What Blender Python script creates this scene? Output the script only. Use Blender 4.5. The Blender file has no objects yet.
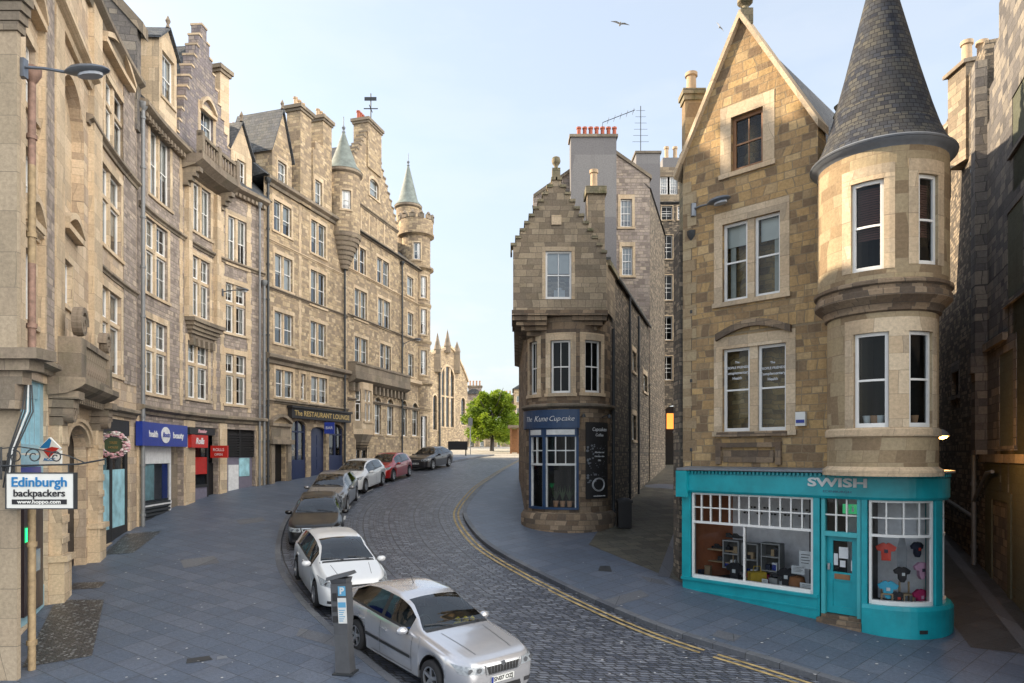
import bpy, math, random
from mathutils import Vector, Matrix
from mathutils.bvhtree import BVHTree
R = math.radians
random.seed(7)
S = bpy.context.scene
COL = S.collection
# ------------------------------------------------------------------ camera, world, sun, exposure
CZ = 5.6                       # eye height above the datum
F = 683.0; HX = 512.0; HY = 455.0
cd = bpy.data.cameras.new('camera'); cam = bpy.data.objects.new('camera', cd); COL.objects.link(cam)
cam.location = (0, 0, CZ); cam.rotation_euler = (R(90), 0, 0)
cd.sensor_width = 36; cd.lens = 36*F/1024; cd.shift_y = (HY-341.5)/1024
cd.clip_start = .1; cd.clip_end = 3000
S.camera = cam
SUN_EL = 27.5
SUN_DIR = Vector((-.975, .22, 0)).normalized()      # towards the sun, on the ground plan
wd = bpy.data.worlds.new("World"); S.world = wd; wd.use_nodes = True
nt = wd.node_tree; nt.nodes.clear()
wo = nt.nodes.new('ShaderNodeOutputWorld'); bg = nt.nodes.new('ShaderNodeBackground')
sky = nt.nodes.new('ShaderNodeTexSky'); sky.sky_type = 'NISHITA'; sky.sun_disc = False
sky.sun_elevation = R(SUN_EL); sky.sun_rotation = math.atan2(SUN_DIR.x, SUN_DIR.y)
sky.air_density = 1.0; sky.dust_density = 2.0; sky.ozone_density = 1.0
bg.inputs['Strength'].default_value = .13
# thin cloud veil and low puffs, fixed to the sky's own directions
tc = nt.nodes.new('ShaderNodeTexCoord'); mp = nt.nodes.new('ShaderNodeMapping')
mp.inputs['Scale'].default_value = (1, 1, 3.2)
nz = nt.nodes.new('ShaderNodeTexNoise'); nz.inputs['Scale'].default_value = 5.5; nz.inputs['Detail'].default_value = 7
nz.inputs['Roughness'].default_value = .55
rp = nt.nodes.new('ShaderNodeValToRGB'); rp.color_ramp.elements[0].position = .44; rp.color_ramp.elements[1].position = .62
sx = nt.nodes.new('ShaderNodeSeparateXYZ')
hr = nt.nodes.new('ShaderNodeMapRange'); hr.inputs[1].default_value = .02; hr.inputs[2].default_value = .26
hr.inputs[3].default_value = .9; hr.inputs[4].default_value = .10
mu = nt.nodes.new('ShaderNodeMath'); mu.operation = 'MULTIPLY'
mx = nt.nodes.new('ShaderNodeMix'); mx.data_type = 'RGBA'
mx.inputs[7].default_value = (2.2, 2.2, 2.22, 1)
l = nt.links.new
l(tc.outputs['Generated'], mp.inputs[0]); l(mp.outputs[0], nz.inputs['Vector']); l(nz.outputs['Fac'], rp.inputs[0])
l(tc.outputs['Generated'], sx.inputs[0]); l(sx.outputs[2], hr.inputs[0])
l(rp.outputs[0], mu.inputs[0]); l(hr.outputs[0], mu.inputs[1]); l(mu.outputs[0], mx.inputs[0])
vm = nt.nodes.new('ShaderNodeMix'); vm.data_type = 'RGBA'; vm.inputs[0].default_value = .7; vm.inputs[7].default_value = (1.42, 1.50, 1.53, 1)   # thin high veil
vh = nt.nodes.new('ShaderNodeMapRange'); vh.inputs[1].default_value = .0; vh.inputs[2].default_value = .4; vh.inputs[3].default_value = .9; vh.inputs[4].default_value = .66
l(sx.outputs[2], vh.inputs[0]); l(vh.outputs[0], vm.inputs[0]); l(sky.outputs[0], vm.inputs[6]); l(vm.outputs[2], mx.inputs[6])
# bright cloud added out of view, behind and right, to lift the left facades
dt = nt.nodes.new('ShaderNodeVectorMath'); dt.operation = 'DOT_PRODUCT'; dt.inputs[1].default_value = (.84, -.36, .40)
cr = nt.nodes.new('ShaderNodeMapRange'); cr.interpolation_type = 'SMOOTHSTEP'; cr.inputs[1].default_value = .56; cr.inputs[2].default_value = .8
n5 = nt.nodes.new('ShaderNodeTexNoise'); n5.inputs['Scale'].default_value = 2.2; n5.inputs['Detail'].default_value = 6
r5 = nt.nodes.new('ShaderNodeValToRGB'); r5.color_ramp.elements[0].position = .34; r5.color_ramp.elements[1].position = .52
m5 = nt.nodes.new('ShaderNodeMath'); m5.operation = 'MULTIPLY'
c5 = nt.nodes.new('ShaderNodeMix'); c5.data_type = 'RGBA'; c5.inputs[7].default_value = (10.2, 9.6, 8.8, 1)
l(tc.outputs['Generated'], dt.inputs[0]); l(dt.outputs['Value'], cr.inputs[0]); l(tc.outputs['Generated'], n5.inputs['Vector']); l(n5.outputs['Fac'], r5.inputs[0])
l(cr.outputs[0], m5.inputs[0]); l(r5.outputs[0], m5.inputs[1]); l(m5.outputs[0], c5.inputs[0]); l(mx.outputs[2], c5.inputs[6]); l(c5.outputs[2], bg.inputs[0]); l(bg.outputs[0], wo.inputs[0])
sd = bpy.data.lights.new('sun', 'SUN'); sun = bpy.data.objects.new('sun', sd); COL.objects.link(sun)
sd.energy = 2.7; sd.angle = R(.5); sd.color = (1, .82, .60)
tod = Vector((SUN_DIR.x*math.cos(R(SUN_EL)), SUN_DIR.y*math.cos(R(SUN_EL)), math.sin(R(SUN_EL))))
sun.rotation_euler = tod.to_track_quat('Z', 'Y').to_euler(); sun.location = (0, 0, 60)
vs = S.view_settings; vs.view_transform = 'Standard'; vs.look = 'None'; vs.gamma = 1; vs.use_curve_mapping = False
vs.exposure = 1.98
S.cycles.max_bounces = 6; S.cycles.transparent_max_bounces = 12; S.cycles.caustics_reflective = False; S.cycles.caustics_refractive = False
S.cycles.use_denoising = True
try: S.cycles.sample_clamp_indirect = 4
except Exception: pass

# ------------------------------------------------------------------ ground height (the street climbs away from the camera)
GT = [(-60, -6.6), (0, 0), (36, 3.96), (45, 4.6), (58, 5.45), (70, 6.05), (100, 6.9), (160, 7.4), (900, 9)]
def G(y):
    if y <= GT[0][0]: return GT[0][1]
    for (a, za), (b, zb) in zip(GT, GT[1:]):
        if y <= b: return za+(zb-za)*(y-a)/(b-a)
    return GT[-1][1]

# ------------------------------------------------------------------ materials
MATS = {}
def newmat(n):
    m = bpy.data.materials.new(n); m.use_nodes = True; MATS[n] = m
    t = m.node_tree; b = t.nodes['Principled BSDF']
    return m, t, b
def N(t, k, **kw):
    n = t.nodes.new(k)
    for a, v in kw.items():
        if a.startswith('i_'):
            key = a[2:]
            key = int(key) if key.isdigit() else key.replace('_', ' ')
            n.inputs[key].default_value = v
        else: setattr(n, a, v)
    return n
def ramp(t, stops, interp='LINEAR'):
    n = t.nodes.new('ShaderNodeValToRGB'); n.color_ramp.interpolation = interp
    e = n.color_ramp.elements
    while len(e) < len(stops): e.new(.5)
    for q, (p, c) in zip(e, stops): q.position = p; q.color = (*c, 1) if len(c) == 3 else c
    return n
def mixc(t, fac, a, b, blend='MIX'):
    n = t.nodes.new('ShaderNodeMix'); n.data_type = 'RGBA'; n.blend_type = blend
    for sock, v in ((n.inputs[0], fac), (n.inputs[6], a), (n.inputs[7], b)):
        if hasattr(v, 'links') or hasattr(v, 'is_linked'): t.links.new(v, sock)
        elif isinstance(v, (int, float)): sock.default_value = v
        else: sock.default_value = (*v, 1) if len(v) == 3 else v
    return n.outputs[2]
def plain(n, c, rough=.6, metal=0, spec=.5, noise=.12, nscale=6, bump=0, coat=0, emit=None, es=1):
    m, t, b = newmat(n)
    b.inputs['Roughness'].default_value = rough; b.inputs['Metallic'].default_value = metal
    b.inputs['Specular IOR Level'].default_value = spec
    if coat: b.inputs['Coat Weight'].default_value = coat; b.inputs['Coat Roughness'].default_value = .04
    if noise:
        tcn = N(t, 'ShaderNodeTexCoord'); nn = N(t, 'ShaderNodeTexNoise', i_Scale=nscale, i_Detail=6.0, i_Roughness=.6)
        t.links.new(tcn.outputs['Object'], nn.inputs['Vector'])
        r_ = ramp(t, [(.3, tuple(x*(1-noise) for x in c)), (.7, tuple(min(1, x*(1+noise)) for x in c))])
        t.links.new(nn.outputs['Fac'], r_.inputs[0]); t.links.new(r_.outputs[0], b.inputs['Base Color'])
        if bump:
            bp = N(t, 'ShaderNodeBump', i_Strength=bump, i_Distance=.01)
            t.links.new(nn.outputs['Fac'], bp.inputs['Height']); t.links.new(bp.outputs[0], b.inputs['Normal'])
    else: b.inputs['Base Color'].default_value = (*c, 1)
    if emit: b.inputs['Emission Color'].default_value = (*emit, 1); b.inputs['Emission Strength'].default_value = es
    return m
def stone(n, tones, w=.45, h=.22, mortar=.012, mcol=(.25, .22, .18), distort=0.0, stain=(.06, .05, .045), stain_amt=.5, bump=.5, rough=.9, sscale=.35, moss=0, vary=1.0):
    m, t, b = newmat(n); L = t.links.new
    uv = N(t, 'ShaderNodeUVMap'); vec = uv.outputs[0]
    if distort:
        nn = N(t, 'ShaderNodeTexNoise', i_Scale=2.2, i_Detail=3.0); L(vec, nn.inputs['Vector'])
        s = N(t, 'ShaderNodeVectorMath', operation='SUBTRACT'); L(nn.outputs['Color'], s.inputs[0]); s.inputs[1].default_value = (.5, .5, .5)
        sc = N(t, 'ShaderNodeVectorMath', operation='MULTIPLY'); L(s.outputs[0], sc.inputs[0]); sc.inputs[1].default_value = (distort*1.4, distort*.8, 0)
        ad = N(t, 'ShaderNodeVectorMath', operation='ADD'); L(vec, ad.inputs[0]); L(sc.outputs[0], ad.inputs[1]); vec = ad.outputs[0]
    # uneven course heights and stone lengths
    sp = N(t, 'ShaderNodeSeparateXYZ'); L(vec, sp.inputs[0])
    na = N(t, 'ShaderNodeTexNoise', noise_dimensions='1D', i_Scale=.9/h*.35, i_Detail=1.0); L(sp.outputs[1], na.inputs['W'])
    nb = N(t, 'ShaderNodeTexNoise', noise_dimensions='2D', i_Scale=.45/w, i_Detail=1.0); L(vec, nb.inputs['Vector'])
    va = N(t, 'ShaderNodeMath', operation='MULTIPLY_ADD'); L(na.outputs['Fac'], va.inputs[0]); va.inputs[1].default_value = h*1.5*vary; L(sp.outputs[1], va.inputs[2])
    vb = N(t, 'ShaderNodeMath', operation='MULTIPLY_ADD'); L(nb.outputs['Fac'], vb.inputs[0]); vb.inputs[1].default_value = w*.8*vary; L(sp.outputs[0], vb.inputs[2])
    cb = N(t, 'ShaderNodeCombineXYZ'); L(vb.outputs[0], cb.inputs[0]); L(va.outputs[0], cb.inputs[1]); vec = cb.outputs[0]
    br = N(t, 'ShaderNodeTexBrick', offset=.5, squash=.62, squash_frequency=3, offset_frequency=2)
    br.inputs['Scale'].default_value = 1; br.inputs['Brick Width'].default_value = w; br.inputs['Row Height'].default_value = h
    br.inputs['Mortar Size'].default_value = mortar; br.inputs['Mortar Smooth'].default_value = .25
    br.inputs['Color1'].default_value = (0, 0, 0, 1); br.inputs['Color2'].default_value = (1, 1, 1, 1); br.inputs['Mortar'].default_value = (.5, .5, .5, 1)
    L(vec, br.inputs['Vector'])
    k = len(tones); r_ = ramp(t, [((i+.5)/k*.8+.1, c) for i, c in enumerate(tones)])
    L(br.outputs['Color'], r_.inputs[0])
    n1 = N(t, 'ShaderNodeTexNoise', i_Scale=14.0, i_Detail=8.0, i_Roughness=.7); L(uv.outputs[0], n1.inputs['Vector'])
    r1 = ramp(t, [(.25, (.7, .7, .7)), (.75, (1.2, 1.2, 1.2))]); L(n1.outputs['Fac'], r1.inputs[0])
    c = mixc(t, 1.0, r_.outputs[0], r1.outputs[0], 'MULTIPLY')
    c = mixc(t, br.outputs['Fac'], c, mcol)
    mpn = N(t, 'ShaderNodeMapping'); mpn.inputs['Scale'].default_value = (1.5, .55, 1); L(uv.outputs[0], mpn.inputs[0])
    n2 = N(t, 'ShaderNodeTexNoise', i_Scale=sscale*2, i_Detail=9.0, i_Roughness=.68); L(mpn.outputs[0], n2.inputs['Vector'])
    r2 = ramp(t, [(.50, (0, 0, 0)), (.76, (stain_amt*.85,)*3)]); L(n2.outputs['Fac'], r2.inputs[0])
    c = mixc(t, r2.outputs[0], c, stain)
    if moss:
        n3 = N(t, 'ShaderNodeTexNoise', i_Scale=1.7, i_Detail=6.0, i_Roughness=.7); L(uv.outputs[0], n3.inputs['Vector'])
        r3 = ramp(t, [(.5, (0, 0, 0)), (.66, (moss,)*3)]); L(n3.outputs['Fac'], r3.inputs[0])
        c = mixc(t, r3.outputs[0], c, (.07, .085, .03))
    # long vertical soot streaks
    mps = N(t, 'ShaderNodeMapping'); mps.inputs['Scale'].default_value = (2.6, .16, 1); L(uv.outputs[0], mps.inputs[0])
    n4 = N(t, 'ShaderNodeTexNoise', i_Scale=1.0, i_Detail=7.0, i_Roughness=.62); L(mps.outputs[0], n4.inputs['Vector'])
    r4 = ramp(t, [(.56, (0, 0, 0)), (.80, (min(.7, stain_amt),)*3)]); L(n4.outputs['Fac'], r4.inputs[0])
    c = mixc(t, r4.outputs[0], c, stain)
    L(c, b.inputs['Base Color']); b.inputs['Roughness'].default_value = rough; b.inputs['Specular IOR Level'].default_value = .25
    inv = N(t, 'ShaderNodeMath', operation='MULTIPLY_ADD'); L(br.outputs['Fac'], inv.inputs[0]); inv.inputs[1].default_value = -1.2
    L(n1.outputs['Fac'], inv.inputs[2])
    a2 = N(t, 'ShaderNodeMath', operation='MULTIPLY_ADD'); L(br.outputs['Color'], a2.inputs[0]); a2.inputs[1].default_value = .5; L(inv.outputs[0], a2.inputs[2])
    bp = N(t, 'ShaderNodeBump', i_Strength=bump, i_Distance=.03); L(a2.outputs[0], bp.inputs['Height']); L(bp.outputs[0], b.inputs['Normal'])
    return m
def glass(n, tint=(.75, .8, .82), base=.0, rough=.015, ior=1.45):
    m = bpy.data.materials.new(n); m.use_nodes = True; MATS[n] = m; t = m.node_tree; t.nodes.clear(); L = t.links.new
    o = N(t, 'ShaderNodeOutputMaterial'); tr = N(t, 'ShaderNodeBsdfTransparent'); tr.inputs[0].default_value = (*tint, 1)
    gl = N(t, 'ShaderNodeBsdfGlossy'); gl.inputs['Roughness'].default_value = rough; gl.inputs[0].default_value = (.95, .97, 1, 1)
    fr = N(t, 'ShaderNodeFresnel', i_IOR=ior); ad = N(t, 'ShaderNodeMath', operation='ADD', use_clamp=True); ad.inputs[1].default_value = base
    tcn = N(t, 'ShaderNodeTexCoord'); nn = N(t, 'ShaderNodeTexNoise', i_Scale=1.3, i_Detail=2.0); bp = N(t, 'ShaderNodeBump', i_Strength=.06, i_Distance=.05)
    L(tcn.outputs['Object'], nn.inputs['Vector']); L(nn.outputs['Fac'], bp.inputs['Height']); L(bp.outputs[0], gl.inputs['Normal'])
    mxs = N(t, 'ShaderNodeMixShader'); L(fr.outputs[0], ad.inputs[0]); L(ad.outputs[0], mxs.inputs[0]); L(tr.outputs[0], mxs.inputs[1]); L(gl.outputs[0], mxs.inputs[2]); L(mxs.outputs[0], o.inputs[0])
    return m
def setts(n, tones, w, h, rough=.5, mortar=.014, stainc=(.03, .035, .04), bump=.8, spec=.5, freq=2, distort=.02):
    m = stone(n, tones, w, h, mortar, (.035, .036, .038), distort, stainc, .45, bump, rough, .5, vary=.25)
    b = m.node_tree.nodes['Principled BSDF']; b.inputs['Specular IOR Level'].default_value = spec
    for q in m.node_tree.nodes:
        if q.type == 'TEX_BRICK': q.squash = .8; q.squash_frequency = freq
    return m
M = MATS
# sandstones (base colours 0.15-0.45)
stone('buff_ashlar', [(0.420, 0.327, 0.240), (0.562, 0.440, 0.306), (0.609, 0.486, 0.343), (0.649, 0.524, 0.380), (0.569, 0.433, 0.298), (0.499, 0.388, 0.276), (0.609, 0.471, 0.320), (0.452, 0.365, 0.283)], .62, .3, .006, (.25, .2, .15), 0, (.10, .085, .07), .5, .25)
stone('dressed_stone', [(0.464, 0.374, 0.267), (0.618, 0.485, 0.327), (0.680, 0.556, 0.396), (0.515, 0.404, 0.277), (0.639, 0.515, 0.366), (0.577, 0.444, 0.297)], .9, .42, .004, (.28, .22, .16), 0, (.11, .095, .08), .5, .2)
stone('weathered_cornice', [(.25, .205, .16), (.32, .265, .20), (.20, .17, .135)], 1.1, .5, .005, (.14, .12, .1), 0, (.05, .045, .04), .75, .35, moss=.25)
stone('grey_rubble', [(0.250, 0.210, 0.186), (0.372, 0.315, 0.277), (0.451, 0.378, 0.318), (0.303, 0.256, 0.232), (0.512, 0.424, 0.342), (0.399, 0.336, 0.293), (0.338, 0.285, 0.256)], .34, .17, .014, (.27, .235, .19), .03, (.09, .08, .075), .5, .8)
stone('violet_rubble', [(.24, .21, .22), (.29, .255, .26), (.19, .175, .19), (.35, .30, .27)], .3, .16, .012, (.18, .165, .15), .03, (.06, .055, .06), .45, .8)
stone('golden_rubble', [(0.286, 0.225, 0.163), (0.470, 0.363, 0.234), (0.564, 0.439, 0.282), (0.378, 0.293, 0.203), (0.616, 0.497, 0.336), (0.494, 0.385, 0.250), (0.424, 0.330, 0.227), (0.318, 0.250, 0.183)], .36, .17, .012, (.32, .26, .18), .025, (.11, .085, .06), .4, .7)
stone('swish_stone', [(0.229, 0.160, 0.098), (0.436, 0.289, 0.139), (0.528, 0.360, 0.172), (0.336, 0.227, 0.122), (0.581, 0.419, 0.222), (0.267, 0.190, 0.116), (0.489, 0.331, 0.155), (0.389, 0.264, 0.139)], .38, .2, .012, (.30, .235, .15), .03, (.08, .065, .055), .55, .8, sscale=.6)
stone('turret_ashlar', [(0.254, 0.185, 0.114), (0.359, 0.281, 0.172), (0.397, 0.311, 0.193), (0.378, 0.300, 0.182), (0.419, 0.337, 0.220), (0.307, 0.225, 0.135), (0.389, 0.311, 0.199)], .55, .31, .006, (.27, .2, .13), 0, (.16, .12, .08), .4, .25)
stone('brown_ashlar', [(.16, .115, .08), (.26, .19, .125), (.33, .245, .165), (.20, .15, .105), (.38, .29, .20), (.13, .10, .075)], .42, .21, .009, (.12, .1, .08), 0, (.06, .05, .045), .6, .5)
stone('gable_ashlar', [(.25, .20, .145), (.34, .275, .195), (.40, .325, .23), (.29, .235, .17), (.44, .36, .26), (.22, .18, .135)], .46, .22, .008, (.15, .125, .1), 0, (.08, .075, .055), .5, .4, moss=.15)
stone('dark_rubble', [(.13, .11, .09), (.20, .165, .13), (.09, .08, .07), (.28, .23, .17), (.33, .27, .20)], .27, .13, .014, (.11, .1, .085), .05, (.05, .045, .04), .5, 1.0)
stone('sooty_ashlar', [(.15, .14, .135), (.22, .20, .18), (.10, .095, .095), (.28, .25, .21)], .5, .24, .01, (.09, .085, .08), .01, (.05, .05, .05), .5, .5)
stone('painted_plaster', [(.115, .12, .085), (.125, .13, .095)], .5, .22, .006, (.09, .095, .07), 0, (.06, .06, .045), .5, .4)
stone('pier_stone', [(.36, .30, .22), (.42, .35, .26), (.33, .275, .205), (.39, .32, .235)], 1.3, .62, .006, (.2, .17, .13), 0, (.12, .1, .085), .5, .25)
stone('mossy_stone', [(0.268, 0.232, 0.159), (0.207, 0.189, 0.134), (0.317, 0.268, 0.183)], .35, .2, .008, (.12, .11, .08), 0, (.06, .065, .035), .7, .5, moss=.7)
stone('grey_render', [(.19, .185, .19), (.24, .235, .235)], 3, 3, .002, (.28, .27, .26), 0, (.15, .14, .14), .55, .25)
stone('slate', [(.075, .085, .10), (.10, .11, .125), (.06, .068, .08), (.12, .125, .13)], .28, .2, .01, (.03, .033, .038), 0, (.09, .09, .06), .4, .9, .6, moss=.12)
def scales(n):
    """fish-scale slates for the big cone: rows offset by half, rounded lower edges"""
    m, t, b = newmat(n); L = t.links.new
    uv = N(t, 'ShaderNodeUVMap'); br = N(t, 'ShaderNodeTexBrick', offset=.5, squash=1)
    br.inputs['Scale'].default_value = 1; br.inputs['Brick Width'].default_value = .15; br.inputs['Row Height'].default_value = .105
    br.inputs['Mortar Size'].default_value = .012; br.inputs['Mortar Smooth'].default_value = .9
    br.inputs['Color1'].default_value = (0, 0, 0, 1); br.inputs['Color2'].default_value = (1, 1, 1, 1)
    L(uv.outputs[0], br.inputs['Vector'])
    r_ = ramp(t, [(.1, (.026, .03, .042)), (.45, (.045, .052, .068)), (.7, (.085, .083, .075)), (.9, (.034, .04, .054))]); L(br.outputs['Color'], r_.inputs[0])
    n1 = N(t, 'ShaderNodeTexNoise', i_Scale=1.2, i_Detail=8.0); L(uv.outputs[0], n1.inputs['Vector'])
    r2 = ramp(t, [(.42, (.0,)*3), (.7, (.5,)*3)]); L(n1.outputs['Fac'], r2.inputs[0])
    c = mixc(t, r2.outputs[0], r_.outputs[0], (.11, .10, .075)); c = mixc(t, br.outputs['Fac'], c, (.012, .013, .016))
    L(c, b.inputs['Base Color']); b.inputs['Roughness'].default_value = .85; b.inputs['Specular IOR Level'].default_value = .2
    return m
scales('cone_slate')
setts('road_setts', [(0.084, 0.098, 0.134), (0.149, 0.168, 0.213), (0.051, 0.062, 0.090), (0.233, 0.255, 0.302), (0.112, 0.128, 0.168), (0.177, 0.195, 0.235)], .27, .15, .40, mortar=.022, bump=1.0)
setts('paving_slab', [(0.087, 0.113, 0.158), (0.095, 0.122, 0.169), (0.081, 0.105, 0.149), (0.108, 0.132, 0.177)], .8, .46, .5, .007, (.055, .06, .07), .3, .45, 2, 0)
setts('alley_flag', [(.10, .095, .075), (.13, .12, .09), (.08, .075, .06)], .7, .45, .65, .012, (.05, .05, .035), .5, .3)
setts('dark_flag', [(.055, .06, .068), (.075, .078, .085), (.045, .05, .055)], .7, .45, .5, .01, (.03, .033, .036), .5, .4)
setts('kerb_stone', [(.12, .13, .15), (.15, .16, .175), (.09, .10, .12)], .9, 5, .55, .008, (.04, .045, .05), .3, .4, 2, 0)
setts('pavement_light_glass', [(.04, .042, .048), (.08, .085, .09), (.30, .32, .34), (.05, .05, .055)], .12, .07, .35, .02, (.05, .05, .05), .5, .5, 2, 0)
setts('pale_paving', [(.42, .39, .33), (.48, .45, .39), (.38, .35, .30)], .9, .6, .6, .008, (.2, .19, .17), .3, .3, 2, 0)
plain('road_base', (.06, .06, .06), .8)
plain('yellow_paint', (.36, .27, .12), .7, noise=.55, nscale=5)
plain('white_road_paint', (.42, .43, .43), .7, noise=.4, nscale=5)
plain('white_paint', (.78, .78, .76), .45, noise=.05)
plain('brown_timber', (.26, .13, .06), .5, noise=.2)
plain('dark_timber', (.035, .03, .028), .5)
plain('blue_timber', (.015, .025, .075), .4)
plain('cupcake_blue', (.018, .05, .12), .4)
plain('pale_blue', (.28, .47, .56), .5)
plain('teal', (.008, .32, .375), .33, noise=.17, nscale=2.2, bump=.15)
plain('teal_light', (.06, .42, .46), .4, noise=.06)
plain('room_dark', (.02, .019, .018), .9)
plain('room_mid', (.09, .085, .08), .9)
plain('room_light', (.74, .73, .76), .9)
plain('room_orange', (.42, .14, .06), .9)
plain('blind', (.75, .74, .70), .8, noise=.1, nscale=2)
plain('red_blind', (.12, .045, .035), .7)
plain('curtain', (.50, .50, .46), .9)
plain('iron', (.045, .05, .055), .5, .3)
plain('grey_pipe', (.20, .21, .22), .5, .2)
plain('rust_pipe', (.24, .15, .115), .7, noise=.35, nscale=9)
plain('buff_pipe', (.32, .24, .14), .7, noise=.3, nscale=9)
plain('lead', (.20, .22, .25), .5, .3)
plain('copper_slate', (.17, .20, .185), .7, noise=.3, nscale=3)
plain('clay_pot', (.42, .24, .14), .8); plain('red_pot', (.36, .10, .06), .8); plain('buff_pot', (.46, .34, .22), .8)
plain('boots_blue', (.012, .035, .26), .35); plain('shop_white', (.66, .67, .68), .5); plain('sky_poster', (.32, .58, .66), .5, noise=.35, nscale=2)
plain('shop_red', (.42, .02, .015), .45); plain('mauve', (.16, .15, .2), .6)
plain('black_paint', (.012, .012, .014), .4); plain('near_black', (.02, .02, .022), .6)
plain('chalk', (.5, .5, .5), .8); plain('gold', (.5, .36, .14), .4, .5, noise=0); plain('lamp_grey', (.16, .18, .21), .35, .5)
plain('lamp_glass', (.35, .38, .42), .2, noise=.1)
plain('meter_grey', (.085, .09, .1), .5, .2); plain('sticker_blue', (.10, .32, .52), .5, noise=0); plain('sticker_white', (.6, .62, .62), .5)
plain('sign_white', (.70, .72, .70), .45, noise=.04); plain('sign_blue', (.01, .17, .42), .5, noise=0); plain('sign_black', (.015, .015, .02), .5, noise=0)
plain('atm_black', (.03, .02, .022), .35); plain('screen', (.25, .32, .36), .2)
plain('green_glow', (.02, .6, .2), .4, noise=0, emit=(.03, 1, .3), es=.5)
plain('exit_green', (.02, .35, .12), .4, noise=0, emit=(.03, .5, .18), es=.12)
plain('orange_glow', (.9, .35, .08), .4, noise=0, emit=(1, .3, .05), es=.5)
plain('lamp_face', (.9, .5, .2), .4, noise=0, emit=(1, .45, .1), es=5)
plain('pink_flower', (.55, .32, .36), .8, noise=.2, nscale=30); plain('white_flower', (.6, .56, .55), .8, noise=.2, nscale=30); plain('leaf_dark', (.06, .09, .05), .8)
plain('bird_white', (.35, .36, .38), .7)
plain('tyre', (.018, .018, .02), .75); plain('rim', (.42, .43, .45), .3, .8); plain('chrome', (.42, .44, .46), .2, .95, noise=0)
plain('plastic_dark', (.022, .023, .025), .45, noise=0); plain('car_interior', (.035, .035, .04), .8)
plain('headlight', (.30, .33, .36), .08, .1, noise=.35, nscale=25); plain('tail_red', (.35, .01, .01), .15); plain('fog_dark', (.05, .05, .055), .2)
def paint(n, c, metal, rough=.28): return plain(n, c, rough, metal, .5, noise=.02, coat=.8)
paint('car_silver', (.56, .57, .60), .6, .22); paint('car_white', (.62, .64, .66), 0); paint('car_black', (.006, .006, .007), .0, .3)
MATS['car_black'].node_tree.nodes['Principled BSDF'].inputs['Coat Weight'].default_value = .3
paint('car_pale_silver', (.22, .22, .225), .5); paint('car_red', (.36, .012, .012), .1); paint('car_dark', (.035, .032, .034), .4)
plain('toy_yellow', (.7, .42, .03), .7); plain('toy_green', (.08, .4, .12), .6); plain('toy_blue', (.03, .12, .5), .6)
for n_, c_ in (('tee_red', (.55, .05, .03)), ('tee_navy', (.02, .025, .05)), ('tee_pink', (.62, .35, .5)), ('tee_blue', (.05, .42, .62)), ('tee_magenta', (.45, .02, .12)), ('tee_black', (.015, .015, .02)), ('mustard', (.5, .33, .03)), ('pouf_brown', (.28, .12, .05)), ('shelf_wood', (.34, .24, .14)), ('shelf_grey', (.3, .3, .3)), ('paper', (.62, .64, .66))): plain(n_, c_, .8)
glass('window_glass', base=.12); glass('still_glass', (.8, .85, .85), ior=1.33); glass('dark_glass', (.55, .6, .62), .04); glass('shop_glass', (.93, .95, .95), .0, ior=1.3); glass('car_glass', (.55, .68, .72), .06, ior=1.45)
for q in MATS['car_glass'].node_tree.nodes:
    if q.type == 'BUMP': q.inputs['Strength'].default_value = .01

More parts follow.
